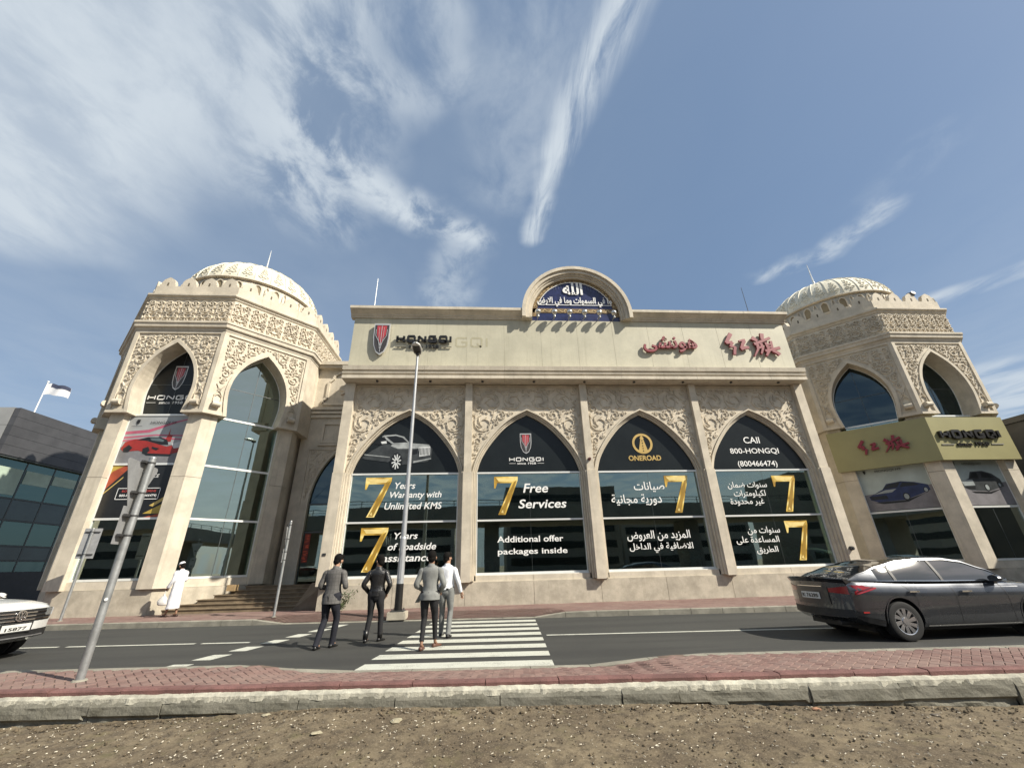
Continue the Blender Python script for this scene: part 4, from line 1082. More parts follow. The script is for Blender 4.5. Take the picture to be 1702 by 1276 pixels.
# ================================================================== wings between towers and hall
def wing(sign, x0, x1, cxa, label, door):
    t = thing('entrance_wing' if door else 'linking_wing', ((x0+x1)/2, 19, .15), label, 'building')
    ha, sp_, ap_ = 1.05, 4.1, 6.45
    b = MB(); A = arch_pts(ha, sp_, ap_-sp_, 0, 12, None, cxa)
    b.strip(A, [(x, 6.6) for x, z in A], 19.0, 19.35)
    b.prism([(x0, .15), (cxa-ha, .15), (cxa-ha, 6.6), (x0, 6.6)], 19.0, 19.35); b.prism([(cxa+ha, .15), (x1, .15), (x1, 6.6), (cxa+ha, 6.6)], 19.0, 19.35)
    b.box(x0, x1, 19.0, 19.35, 6.601, 10.6)
    b.build('wing_wall', stone, t)
    n_ = lambda name, m, bb: bb.build(name, m, t)
    bb = MB(); bb.box(x0, x1, 18.90, 19.0, 8.05, 8.18); bb.box(x0, x1, 18.86, 19.0, 8.24, 8.36); bb.box(x0, x1, 18.82, 19.0, 8.42, 8.56); n_('string_course', stone, bb)
    bb = MB(); bb.box(x0, x1, 18.72, 19.35, 10.602, 10.72); bb.box(x0, x1, 18.62, 19.35, 10.73, 10.92); n_('wing_cornice', stone, bb)
    bb = MB(); bx0, bx1 = cxa-.95, cxa+.95
    for (a, c_, d, e) in ((bx0, bx1, 7.72, 7.84), (bx0, bx1, 6.82, 6.94), (bx0, bx0+.12, 6.945, 7.715), (bx1-.12, bx1, 6.945, 7.715)): bb.box(a, c_, 18.93, 18.999, d, e)
    bb.box(bx0-.1, bx1+.1, 18.90, 18.999, 6.70, 6.80); n_('framed_panel', stone, bb)
    bb = MB()      # scalloped frame with a flower
    fr = [(cxa-1.15, 8.75), (cxa-1.15, 8.95), (cxa-.98, 9.05), (cxa-.98, 9.9), (cxa-.78, 10.05), (cxa-.70, 10.28), (cxa-.45, 10.40), (cxa+.45, 10.40), (cxa+.70, 10.28), (cxa+.78, 10.05), (cxa+.98, 9.9), (cxa+.98, 9.05), (cxa+1.15, 8.95), (cxa+1.15, 8.75), (cxa-1.15, 8.75)]
    for i in range(len(fr)-1): stroke(bb, [fr[i], fr[i+1]], .12, 18.999, .09)
    for k in range(8):
        a = k*pi/4; stroke(bb, [(cxa+.05*cos(a), 9.5+.05*sin(a)), (cxa+.22*cos(a+.15), 9.5+.22*sin(a+.15)), (cxa+.38*cos(a), 9.5+.38*sin(a))], .17, 18.999, .07+.004*k, 0, .03)
    bb.ball((cxa, 18.95, 9.5), .09, 10); n_('flower_ornament', stone2, bb)
    if door:
        def ins(x, z): return .02 < x < 1.38 and 4.2 < z < 6.5 and not in_arch(x, z, ha, sp_, ap_-sp_, .1)
        st = arabesque(ins, (0, 1.4, 4.1, 6.6), 8, rmax=.16, rmin=.04, w=.03, tries=4000)
        m1 = raise_strands(MB(), st, 18.999, .035, True); m1.xf(lambda x, y, z: (x+cxa, y, z)); tag(m1.build('carved_relief', stone2, t), kind='stuff')
        bb = MB(); bb.strip(arch_pts(ha, sp_, ap_-sp_, .0, 12, .95, cxa), arch_pts(ha, sp_, ap_-sp_, .06, 12, .95, cxa), 18.95, 19.0)
        bb.box(cxa-1.46, cxa-1.40, 18.95, 19.0, 4.1, 6.56); bb.box(cxa-1.40, cxa+1.40, 18.95, 19.0, 6.51, 6.56); n_('door_surround', stone, bb)
        f = MB()
        for z in (2.95, 4.1): f.box(cxa-ha, cxa+ha, 19.10, 19.2, z-.03, z+.03)
        for x in (cxa-ha, cxa-.02, cxa+ha-.04): f.box(x, x+.04, 19.11, 19.19, .96, 2.92)
        fo = f.build('door_frame', dframe, t)
        for i_, (a, c_, d, e) in enumerate(((cxa-ha+.04, cxa-.02, .97, 2.92), (cxa+.02, cxa+ha-.04, .97, 2.92), (cxa-ha, cxa+ha, 2.98, 4.07))):
            f = MB(); f.box(a, c_, 19.14, 19.15, d, e); f.build('pane', glass, fo)
        f = MB(); fan(f, arch_pts(ha-.002, sp_, ap_-sp_, 0, 12, 4.13, cxa), 19.14); f.build('arch_pane', glassd, fo)
        led = mat('red_sign_print', (.75, .10, .03), .5, var=.3, vscale=9)
        f = MB(); f.box(cxa-ha+.08, cxa-ha+.34, 19.125, 19.135, 1.75, 2.9); f.build('banner', mat('banner_dark', (.20, .03, .015), .5, var=.2), fo)
        f = MB()
        rz_ = random.Random(3)
        for k in range(9):
            for s_ in range(3): x = cxa-ha+.21+rz_.uniform(-.06, .06); z = 2.82-k*.125+rz_.uniform(-.03, .03); stroke(f, [(x-.07, z-.02+rz_.uniform(-.03, .03)), (x+.07, z+rz_.uniform(-.03, .03))], .022, 19.122-.0005*s_)
        f.build('banner_strokes', led, fo)
        f = MB(); f.box(cxa-.4, cxa+.9, 22.4, 22.45, 1.9, 2.7); f.build('yellow_board', mat('yellow_board', (.45, .32, .03), .5, var=.1), t)
        f = MB(); f.box(x0, x1, 16.95, 26, .80, .872); f.build('entrance_floor', MATS['floor_tile'], t)
    else:
        f = MB(); fan(f, arch_pts(ha-.002, sp_, ap_-sp_, 0, 12, .96, cxa), 19.14); f.build('pane', glassd, t)
    f = MB(); f.box(x0, x0+.2, 19.36, 27, .15, 10.6); f.box(x1-.2, x1, 19.36, 27, .15, 10.6); f.box(x0+.2, x1-.2, 26.8, 27, .15, 10.6); f.box(x0+.2, x1-.2, 19.36, 26.8, 10.4, 10.6); f.box(x0+.2, x1-.2, 19.36, 26.8, 6.6, 6.8); f.build('wing_shell', stone, t)
    t.location.y = 20.9; t.location.z = .015; t.scale = (1, 1, 1.1)
    return t
wing(1, -9.35, -5.92, -7.42, 'recessed entrance bay with arched glass door between left tower and hall', True)
wing(-1, 14.52, 18.05, 16.1, 'recessed linking wall between hall and right tower', False)

# entrance steps
st_ = thing('entrance_steps', (-8.6, 18.3, .15), 'brown stone steps rising to the recessed entrance between left tower and hall', 'steps')
stepm = mat('step_stone', (.20, .15, .095), .8, bump=.3, bscale=30, var=.2, grime=.3)
for k in range(6):
    z0 = .15+k*.133
    b = MB(); b.box(-11.6+k*.42, -6.0, 17.55+k*.27, 19.0, z0+.002 if k else .10, z0+.10); b.box(-11.63+k*.42, -6.0, 17.52+k*.27, 19.0, z0+.102, z0+.133)
    b.build('step', stepm, st_)
b = MB(); b.add([(-7.0, 17.45, .15), (-5.97, 17.45, .15), (-5.97, 19.0, .15), (-7.0, 19.0, .15), (-6.95, 18.9, 1.0), (-5.97, 17.6, 1.0), (-5.97, 19.0, 1.0), (-6.95, 19.0, 1.0)], [(0, 1, 2, 3), (4, 5, 6, 7), (0, 1, 5, 4), (1, 2, 6, 5), (2, 3, 7, 6), (3, 0, 4, 7)])
b.build('side_block', mat('side_block_stone', (.17, .125, .085), .8, bump=.3, bscale=30, var=.15), st_)
b = MB(); b.box(-9.95, -9.65, 18.35, 18.62, .80, 1.02); b.build('step_patch', mat('tan_patch', (.36, .25, .13), .8), st_)
# ================================================================== ground
from mathutils import noise as mnoise
def fbm(x, y, o=4, s=1.0): 
    v = 0; a = 1
    for i in range(o): v += a*mnoise.noise(Vector((x*s, y*s, 3.7*i))); s *= 2.1; a *= .5
    return v
def yN(x): return 7.72-.075*x          # kerb on the near side
def yF(x): return 14.10-.075*x         # kerb on the far side
def yR(x): return 6.36-.08*x           # back of the red edging
def road_mat():
    m = bpy.data.materials.new('road_asphalt'); m.use_nodes = True; T = NT(m.node_tree); b = m.node_tree.nodes['Principled BSDF']
    g = T.n('ShaderNodeNewGeometry'); v = g.outputs['Position']
    mp = T.n('ShaderNodeMapping'); T.l(v, mp.inputs[0]); mp.inputs['Rotation'].default_value = (0, 0, .075); mp.inputs['Scale'].default_value = (.12, 1.3, 1)
    big = T.noise(v, .35, 5, .6); lane = T.noise(mp.outputs[0], 1.2, 4, .6); fine = T.noise(v, 90, 3, .7); mid = T.noise(v, 9, 4, .6)
    c = T.mix(T.mapr(big, .3, .7), (.030, .0305, .028), (.041, .041, .037))
    c = T.mix(T.mapr(lane, .38, .62, 0, .8), c, (.022, .022, .021))
    c = T.mix(T.mapr(fine, .45, .75, 0, .6), c, (.075, .074, .068))
    c = T.mix(T.mapr(mid, .55, .75, 0, .3), c, (.052, .050, .045))
    vor = T.n('ShaderNodeTexVoronoi'); T.l(v, vor.inputs['Vector']); vor.inputs['Scale'].default_value = 1.4
    c = T.mix(T.mapr(T.math('ADD', vor.outputs['Distance'], T.math('MULTIPLY', mid, .2)), .08, .13, .6, 0), c, (.013, .013, .013))
    T.l(c, b.inputs['Base Color']); b.inputs['Roughness'].default_value = .82
    bn = T.n('ShaderNodeBump'); bn.inputs['Strength'].default_value = .5; bn.inputs['Distance'].default_value = .006; T.l(fine, bn.inputs['Height']); T.l(bn.outputs[0], b.inputs['Normal'])
    return m
roadm = road_mat()
def st_obj(mb, name, m, **k): o = mb.build(name, m, None, **k); tag(o, kind='structure'); return o
b = MB(); b.add([(-400, -400, -.45), (400, -400, -.45), (400, 600, -.45), (-400, 600, -.45)], [(0, 1, 2, 3)])
st_obj(b, 'ground', mat('sand_ground', (.24, .20, .14), .9, var=.2, vscale=.2))
b = MB(); xs_ = [-90, -40, -20, -10, 0, 10, 20, 40, 90]
b.add([(x, yN(x)-.02, 0) for x in xs_]+[(x, yF(x)+.02, 0) for x in xs_], [(i, i+1, 9+i+1, 9+i) for i in range(8)])
road = st_obj(b, 'road', roadm)
# painted markings
paint = bpy.data.materials.new('road_paint'); paint.use_nodes = True
T = NT(paint.node_tree); pbb = paint.node_tree.nodes['Principled BSDF']; g = T.n('ShaderNodeNewGeometry')
f1 = T.noise(g.outputs['Position'], 55, 4, .75); f2 = T.noise(g.outputs['Position'], 2.5, 5, .65)
wear = T.mapr(T.math('ADD', T.math('MULTIPLY', f1, .6), T.math('MULTIPLY', f2, .5)), .545, .66)
c = T.mix(T.mapr(f2, .3, .7), (.44, .445, .39), (.56, .565, .49)); T.l(T.mix(T.math('MULTIPLY', wear, .75), c, (.20, .20, .18)), pbb.inputs['Base Color']); pbb.inputs['Roughness'].default_value = .7
def mark(pts, name='road_marking', z=.004):
    b = MB(); b.add([(p[0], p[1], z) for p in pts], [tuple(range(len(pts)))]); return b.build(name, paint, road)
for k in range(8):
    yb = 7.76+.785*k; yt = yb+.42
    xr = lambda y: 1.12+.062*(y-7.7); xl = lambda y: -2.08+.095*(y-7.7)
    sl = -.075
    mark([(xl(yb), yb+sl*(xl(yb)-1)), (xr(yb), yb+sl*(xr(yb)-1)), (xr(yt), yt+sl*(xr(yt)-1)), (xl(yt)+.02, yt+sl*(xl(yt)-1))], 'crossing_stripe')
for k in range(7):
    y0 = 8.55+k*.83; y1 = y0+.50; fx = lambda y: -5.62+.245*(y-8.5)
    mark([(fx(y0)-.02, y0), (fx(y0)+.34, y0-.03), (fx(y1)+.34, y1-.03), (fx(y1)-.02, y1)], 'give_way_dash')
def cl(x): return 10.88-.08*x
for x0, x1 in ((-30, -9.75), (-9.55, -6.6), (-6.45, -5.35), (1.42, 60)):
    mark([(x0, cl(x0)-.06), (x1, cl(x1)-.06), (x1, cl(x1)+.06), (x0, cl(x0)+.06)], 'centre_line')

# ---- red block paving
def brick_mat():
    m = bpy.data.materials.new('red_paver'); m.use_nodes = True; T = NT(m.node_tree); b = m.node_tree.nodes['Principled BSDF']
    g = T.n('ShaderNodeNewGeometry'); v = g.outputs['Position']; oi = T.n('ShaderNodeObjectInfo')
    rnd = T.math('ADD', T.math('MULTIPLY', g.outputs['Random Per Island'], .5), T.math('MULTIPLY', oi.outputs['Random'], .5))
    c = T.ramp(T.math('FRACT', T.math('MULTIPLY', rnd, 7.3)), [(0, (.125, .066, .058)), (.35, (.165, .094, .080)), (.7, (.19, .116, .10)), (1, (.155, .104, .092))])
    c = T.mix(T.mapr(T.noise(v, .9, 6, .65), .40, .70, 0, .8), c, (.22, .150, .125))
    c = T.mix(T.mapr(T.noise(v, 60, 4, .7), .45, .72, 0, .45), c, (.26, .185, .155))
    c = T.mix(T.mapr(T.noise(v, 2.3, 4, .6), .60, .78, 0, .55), c, (.10, .065, .055))
    T.l(c, b.inputs['Base Color']); b.inputs['Roughness'].default_value = .88
    bn = T.n('ShaderNodeBump'); bn.inputs['Strength'].default_value = .4; bn.inputs['Distance'].default_value = .004; T.l(T.noise(v, 90, 3, .7), bn.inputs['Height']); T.l(bn.outputs[0], b.inputs['Normal'])
    return m
paver = brick_mat()
sandj = mat('joint_sand', (.15, .105, .08), .95, var=.2, vscale=5)
def zP(x, y):       # near pavement level with the dropped kerb at the crossing
    if -2.6 < x < 1.95: d = 1
    elif x <= -2.6: d = max(0, 1-(-2.6-x)/.9)
    else: d = max(0, 1-(x-1.95)/.9)
    t = min(1, max(0, (y-(yR(x)+.12))/max(.3, (yN(x)-yR(x)-.25)))); return .14-.115*d*t
GXN = [-9.5+.25*i for i in range(85)]
b = MB(); vs = []
for x in GXN:
    for j in range(7):
        y = yR(x)+(yN(x)-.02-yR(x))*j/6; vs.append((x, y, zP(x, y)-.012))
b.add(vs, [(7*i+j, 7*i+7+j, 7*i+8+j, 7*i+j+1) for i in range(84) for j in range(6)])
for x0, x1 in ((-90, -9.5), (11.5, 90)): b.add([(x0, yR(x0), .128), (x1, yR(x1), .128), (x1, yN(x1), .128), (x0, yN(x0), .128)], [(0, 1, 2, 3)])
nearp = st_obj(b, 'near_pavement', sandj)
def chamfer_brick(L, Wd, H=.03, c=.006):
    b = MB(); l, w = L/2, Wd/2
    b.add([(-l, -w, -H), (l, -w, -H), (l, w, -H), (-l, w, -H), (-l, -w, -c), (l, -w, -c), (l, w, -c), (-l, w, -c), (-l+c, -w+c, 0), (l-c, -w+c, 0), (l-c, w-c, 0), (-l+c, w-c, 0)],
          [(0, 1, 5, 4), (1, 2, 6, 5), (2, 3, 7, 6), (3, 0, 4, 7), (4, 5, 9, 8), (5, 6, 10, 9), (6, 7, 11, 10), (7, 4, 8, 11), (8, 9, 10, 11)]); return b
bl, bw = .205, .103
cand = []; rb = random.Random(5)
ca, sa = cos(radians(41)), sin(radians(41))
for i in range(-140, 141):
    for j in range(-160, 161):
        # herringbone lattice: pairs of bricks at right angles
        for o in (0, 1):
            u = (i*1.0+j*1.0)*bw*1.0; 
            if o == 0: cxx, cyy, hor = (i*bw+j*2*bw*1.0), (i*bw-j*2*bw*0), True
            break
        break
    break
# herringbone cells: step (bw,bw) along the zigzag, (2bw,-2bw) across
for p in range(-150, 151):
    for q in range(-75, 76):
        ox = p*bw+q*2*bw; oy = p*bw-q*2*bw
        for hor in (True, False):
            cx, cy = (ox+bw, oy+bw/2) if hor else (ox+bw/2-0*bw, oy+2*bw)
            X = cx*ca-cy*sa+1.0; Y = cx*sa+cy*ca+6.8
            if -9.3 < X < 11.2 and yR(X)+.10 < Y < yN(X)-.16: cand.append((X, Y, hor))
print('bricks', len(cand))
cand.sort(key=lambda c: (c[0]-0)**2+(c[1])**2)
pb = MB(); B0 = None
bmh = chamfer_brick(bl-.008, bw-.007)
for n_, (X, Y, hor) in enumerate(cand):
    a = radians(41)+(0 if hor else pi/2)+rb.uniform(-.012, .012); z = zP(X, Y)+rb.uniform(-.0025, .0025)
    dzx = (zP(X+.05, Y)-zP(X-.05, Y))/.1; dzy = (zP(X, Y+.05)-zP(X, Y-.05))/.1
    if n_ < 296:
        if B0 is None: B0 = bmh.build('brick', paver, nearp); B0.location = (X, Y, z); o = B0
        else: o = B0.copy(); COL.objects.link(o); o.location = (X, Y, z)
        o.rotation_euler = (math.atan(dzy)*cos(a)+math.atan(-dzx)*sin(a)*-1, math.atan(-dzx)*cos(a)-math.atan(dzy)*sin(a), a)
    else:
        c_, s_ = cos(a), sin(a)
        pb.add([(X+v[0]*c_-v[1]*s_, Y+v[0]*s_+v[1]*c_, z+v[2]+dzx*(v[0]*c_-v[1]*s_)+dzy*(v[0]*s_+v[1]*c_)) for v in bmh.v], bmh.f)
tag(pb.build('brick_field', paver, nearp), kind='stuff')
# kerbs and edgings, stone by stone
kerbm = mat('kerb_concrete', (.26, .245, .20), .85, bump=.5, bscale=60, var=.16, vscale=3, grime=.5)
redm = mat('red_edging', (.18, .088, .078), .85, bump=.5, bscale=60, var=.2, vscale=4, grime=.45)
kp = nearp
def kerb_stone(parent, name, m, x0, x1, fy, w, zt, zb, ch=.015, j=0):
    """stone following the line y = fy(x); zt may be a function of x"""
    zt0, zt1 = (zt(x0), zt(x1)) if callable(zt) else (zt, zt)
    vs = []
    for x, z in ((x0, zt0), (x1, zt1)):
        y = fy(x)+j
        vs += [(x, y, zb), (x, y+w, zb), (x, y+w, z-ch), (x, y+w-ch, z), (x, y+ch, z), (x, y, z-ch)]
    b = MB(); b.add(vs, [(0, 1, 2, 3, 4, 5), (11, 10, 9, 8, 7, 6)]+[(k, 6+k, 6+(k+1) % 6, (k+1) % 6) for k in range(6)])
    return b.build(name, m, parent)
rk = random.Random(9)
x = -14.0
while x < 16:
    L = .92; kerb_stone(nearp, 'kerb_stone', kerbm, x+.005, x+L-.005, lambda q: yN(q)-.145, .14, lambda q: max(.03, zP(q, yN(q))+.002), -.2, .018, rk.uniform(-.004, .004)); x += L
x = -13.0
while x < 15:
    L = .93; kerb_stone(nearp, 'red_edging', redm, x+.005, x+L-.005, lambda q: yR(q)-.06, .155, .152+rk.uniform(-.004, .004), -.1, .018, rk.uniform(-.005, .005)); x += L
kerb_stone(nearp, 'kerb_run', kerbm, -90, -14, lambda q: yN(q)-.145, .14, .142, -.2); kerb_stone(nearp, 'kerb_run', kerbm, 16.3, 90, lambda q: yN(q)-.145, .14, .142, -.2)
# second kerb turning away at the far left of the near pavement
for k in range(3): kerb_stone(nearp, 'kerb_stone', kerbm, -9.3+k*.9, -8.42+k*.9, lambda q: 7.35+.18*(q+8), .16, .135, -.2)
# ---- concrete footing with its rough mortar top
foot = bpy.data.materials.new('rough_footing'); foot.use_nodes = True; T = NT(foot.node_tree); pbb = foot.node_tree.nodes['Principled BSDF']
g = T.n('ShaderNodeNewGeometry'); v = g.outputs['Position']; 
c = T.mix(T.mapr(T.noise(v, 1.6, 6, .65), .35, .65), (.12, .115, .09), (.19, .18, .145)); c = T.mix(T.mapr(T.noise(v, 40, 4, .7), .45, .7, 0, .6), c, (.25, .235, .19))
c = T.mix(T.mapr(T.noise(v, 4, 5, .6), .5, .72, 0, .6), c, (.09, .085, .06))
T.l(c, pbb.inputs['Base Color']); pbb.inputs['Roughness'].default_value = .92
bn = T.n('ShaderNodeBump'); bn.inputs['Strength'].default_value = .7; bn.inputs['Distance'].default_value = .012; T.l(T.noise(v, 30, 6, .7), bn.inputs['Height']); T.l(bn.outputs[0], pbb.inputs['Normal'])
mortar = mat('pale_mortar', (.43, .41, .335), .92, bump=.9, bscale=55, var=.22, vscale=6)
footing = bpy.data.objects.new('footing', None); COL.objects.link(footing); tag(footing, kind='structure')
def zf(x): return .03+.012*sin(x*2.3)+.008*sin(x*5.1+1)
x = -12.5; rk = random.Random(12)
lens = [1.3, 1.5, .7, 1.6, 1.1, 1.4, .9, 1.7, 1.2]
kk_ = 0
while x < 14:
    L = lens[kk_ % 9]; kk_ += 1
    n = int(L/.035); b = MB(); vs = []; rows = 15
    dz_ = rk.uniform(-.008, .008); dy_ = rk.uniform(-.012, .012)
    # profile: back top, front top, face down; a crack breaks the face on some blocks
    for i in range(n+1):
        xx = x+.006+(L-.012)*i/n
        for r in range(rows):
            t = r/(rows-1)
            if r == 0: y, z = yR(xx)-.01, .055
            elif r == 1: y, z = yR(xx)-.125, .045
            else:
                tt = (r-1)/(rows-2); y = yR(xx)-.15-.02*tt+dy_; z = .025-.38*tt
            nn = fbm(xx*1.0+5*dy_, z*3, 4, 3.0)
            y += .012*nn; z += (.012*nn if r < 2 else 0)+dz_
            # ragged horizontal crack
            crack = -.12+.035*fbm(xx, 1.3, 3, 1.1)
            if r >= 2 and z < crack and (xx < -2.6 or 2.2 < xx < 6.5): y += .035+.015*nn
            vs.append((xx, y, z))
    fs = [(rows*i+r, rows*i+rows+r, rows*i+rows+r+1, rows*i+r+1) for i in range(n) for r in range(rows-1)]
    fs += [tuple(range(rows)), tuple(rows*n+r for r in range(rows))[::-1]]
    b.add(vs, fs); b.build('concrete_block', foot, footing); x += L
b = MB(); vs = []; n = 900; R_ = 8; rk = random.Random(3)
for i in range(n+1):
    xx = -12.5+27*i/n
    for r in range(R_):
        t = r/(R_-1); y = yR(xx)-.055-.075*t; 
        rag = .022*abs(fbm(xx, 2.2, 4, 6))
        y -= rag*(t > .7)
        z = .100-.04*t+.008*fbm(xx, y, 4, 9)-(.05 if r == R_-1 else 0)
        vs.append((xx, y, z))
b.add(vs, [(R_*i+r, R_*i+R_+r, R_*i+R_+r+1, R_*i+r+1) for i in range(n) for r in range(R_-1)])
tag(b.build('mortar_strip', mortar, footing), kind='stuff')
# ---- bare earth
def zE(x, y):
    e = yR(x)-.17; d = e-y
    prof = [(-13, -.22), (-6, -.20), (-3.5, -.13), (-2, -.07), (.3, -.10), (2, -.10), (3.5, -.15), (6.2, -.22), (14, -.25)]
    for (a, za), (c_, zc_) in zip(prof, prof[1:]):
        if a <= x <= c_: zb = za+(zc_-za)*(x-a)/(c_-a); break
    else: zb = -.27
    t = min(1, max(0, d/1.6))
    return zb+(-.19-zb)*t+.028*fbm(x, y, 3, .8)*min(1, .3+d)
def earth_mat():
    m = bpy.data.materials.new('dry_earth'); m.use_nodes = True; T = NT(m.node_tree); b = m.node_tree.nodes['Principled BSDF']
    g = T.n('ShaderNodeNewGeometry'); v = g.outputs['Position']
    a_ = T.noise(v, 1.1, 6, .65); b_ = T.noise(v, 7, 6, .7); c_ = T.noise(v, 55, 5, .75)
    c = T.mix(T.mapr(a_, .35, .65), (.100, .075, .046), (.175, .138, .086))
    c = T.mix(T.mapr(b_, .42, .66, 0, .8), c, (.042, .030, .018))
    c = T.mix(T.mapr(c_, .52, .66, 0, .75), c, (.25, .205, .14))
    c = T.mix(T.mapr(T.noise(v, 2.7, 4, .6), .55, .75, 0, .5), c, (.13, .115, .05))
    T.l(c, b.inputs['Base Color']); b.inputs['Roughness'].default_value = .97
    bn = T.n('ShaderNodeBump'); bn.inputs['Strength'].default_value = .9; bn.inputs['Distance'].default_value = .012
    T.l(T.math('ADD', T.math('MULTIPLY', c_, .6), b_), bn.inputs['Height']); T.l(bn.outputs[0], b.inputs['Normal'])
    return m
earthm = earth_mat()
b = MB(); vs = []; NX, NY = 460, 100
for i in range(NX+1):
    x = -8.5+17.5*i/NX
    for j in range(NY+1):
        t = j/NY; y = (yR(x)-.13)-(2.9*t)
        z = zE(x, y); rough = fbm(x, y, 3, 5.5); 
        z += .012*rough+.010*max(0, mnoise.noise(Vector((x*17, y*17, 1))))+.007*mnoise.noise(Vector((x*31, y*31, 5)))
        if j == 0: z -= .0
        vs.append((x, y, z))
b.add(vs, [((NY+1)*i+j, (NY+1)*(i+1)+j, (NY+1)*(i+1)+j+1, (NY+1)*i+j+1) for i in range(NX) for j in range(NY)])
# coarse skirt carrying the same earth away from the camera
NXs = 60; vs = []
for i in range(NXs+1):
    x = -60+120*i/NXs
    for y in (yR(max(-14, min(14, x)))-3.0 if abs(x) < 8 else yR(x)-.14, -16): vs.append((x, y, -.215))
b.add(vs, [(2*i, 2*i+1, 2*i+3, 2*i+2) for i in range(NXs)])
earth = st_obj(b, 'bare_earth', earthm, smooth=True)
# stones, clods and pale litter bits
rs = random.Random(21)
def rock(mb, x, y, z, r, mi=0, flat=.7):
    n = 6; vs = [(x, y, z-r*.4)]
    for lv, rr_ in ((0, 1), (.55, .7)):
        for k in range(n):
            a = 2*pi*k/n+rs.uniform(-.3, .3); q = r*rr_*rs.uniform(.7, 1.2); vs.append((x+q*cos(a), y+q*sin(a), z+r*flat*lv+rs.uniform(-.1, .1)*r))
    vs.append((x+rs.uniform(-.2, .2)*r, y, z+r*flat*rs.uniform(.8, 1.1)))
    fs = [(0, 1+(k+1) % n, 1+k) for k in range(n)]+[(1+k, 1+(k+1) % n, 1+n+(k+1) % n, 1+n+k) for k in range(n)]+[(1+n+k, 1+n+(k+1) % n, 2*n+1) for k in range(n)]
    mb.add(vs, fs, mi)
clod = MB()
for _ in range(6500):
    x = rs.uniform(-7.5, 8); d = rs.random()**1.5*2.6; y = yR(x)-.2-d
    r = rs.choice([.004, .005, .006, .008, .011, .016])*(1.8 if d < .2 and rs.random() < .5 else 1)
    rock(clod, x, y, zE(x, y)+.006, r)
tag(clod.build('earth_clods', mat('clod_earth', (.125, .096, .060), .97, var=.5, vscale=30), earth), kind='stuff')
peb = MB()
for _ in range(1500):
    x = rs.uniform(-7.5, 8); y = yR(x)-.2-rs.random()**1.2*2.5; r = rs.choice([.004, .006, .008, .012]); rock(peb, x, y, zE(x, y)+.010, r)
tag(peb.build('pale_pebbles', mat('pebble_grey', (.34, .30, .235), .85, var=.35, vscale=25), earth), kind='stuff')
chip = MB()
for _ in range(900):
    x = rs.uniform(-7.5, 8); y = yR(x)-.2-rs.random()*2.4; a = rs.uniform(0, pi); l = rs.uniform(.012, .028); w_ = rs.uniform(.004, .007); z = zE(x, y)+.018
    p0 = Vector((x-cos(a)*l/2, y-sin(a)*l/2, z)); p1 = Vector((x+cos(a)*l/2, y+sin(a)*l/2, z+rs.uniform(-.004, .006))); chip.cyl(p0, p1, w_*.7, n=5)
tag(chip.build('straw_chips', mat('chip_cream', (.66, .60, .48), .8, var=.2, vscale=30), earth), kind='stuff')
# larger stones one can point at
for (x, y, r, lab) in ((-1.0, 5.92, .075, 'pale flat round stone half sunk in the earth below the crossing'), (-1.78, 5.62, .06, 'smaller pale stone lying left of the round stone in the earth'),
                       (-2.62, 6.30, .05, 'grey stone chunk against the concrete footing on the left'), (3.95, 5.78, .055, 'orange tinted stone chip beside the cracked footing on the right'),
                       (5.1, 5.45, .045, 'dark angular stone on the earth near the right end')):
    b = MB(); rock(b, x, y, zE(x, y)+.01, r, flat=.3); o = b.build('stone', mat('orange_chip', (.42, .22, .13), .8) if 'orange' in lab else mat('stone_dark', (.12, .10, .08), .9) if 'dark' in lab else mat('stone_pale', (.36, .32, .22), .9, var=.2, vscale=20)); tag(o, lab, 'stone', 'loose stones on the bare earth')
# ---- far pavement
b = MB(); xs_ = [-60, -18, -8, 0, 8, 18, 60]
def zfar(x): return .14
N_ = 190; vs = []
def dropF(x): return max(0, min(1, (x+6.9)/.8)) * max(0, min(1, (2.5-x)/.7))
for i in range(N_+1):
    x = -24+48*i/N_
    for j in range(5):
        t = j/4; y = yF(x)+.1+t*3.6; vs.append((x, y, .138-.115*dropF(x)*max(0, 1-t*3.2)))
    vs.append((x, 26, .138))
b.add(vs, [(6*i+j, 6*i+6+j, 6*i+7+j, 6*i+j+1) for i in range(N_) for j in range(5)])
for x0, x1 in ((-90, -24), (24, 90)): b.add([(x0, yF(x0)+.1, .138), (x1, yF(x1)+.1, .138), (x1, 30, .138), (x0, 30, .138)], [(0, 1, 2, 3)])
farp = st_obj(b, 'far_pavement', sandj)
fb = MB(); row = 0; y = 0
def zFp(x, y): return .15-.115*dropF(x)*max(0, 1-((y-yF(x)-.1)/3.6)*3.2)
row = 0
for r in range(36):
    for k in range(-92, 84):
        x = k*.205+(.1025 if r % 2 else 0); y = yF(x)+.20+r*.106
        if y > 17.3 or (x > -10.9 and x < 15 and y > 16.75 and not (-9.6 < x < -6)): continue
        z = zFp(x, y)+rs.uniform(-.002, .002); l, w = .098, .049
        fb.add([(x-l, y-w, z-.002), (x+l, y-w, z-.002), (x+l, y+w, z), (x-l, y+w, z)], [(0, 1, 2, 3)])
tag(fb.build('brick_field', paver, farp), kind='stuff')
x = -22.0
while x < 18:
    L = .94; kerb_stone(farp, 'kerb_stone', kerbm, x+.006, x+L-.006, yF, .14, lambda q: .155-.125*dropF(q), -.2, .018, rs.uniform(-.004, .004)); x += L
kerb_stone(farp, 'kerb_run', kerbm, -90, -22, yF, .14, .15, -.2); kerb_stone(farp, 'kerb_run', kerbm, 18.1, 90, yF, .14, .15, -.2)

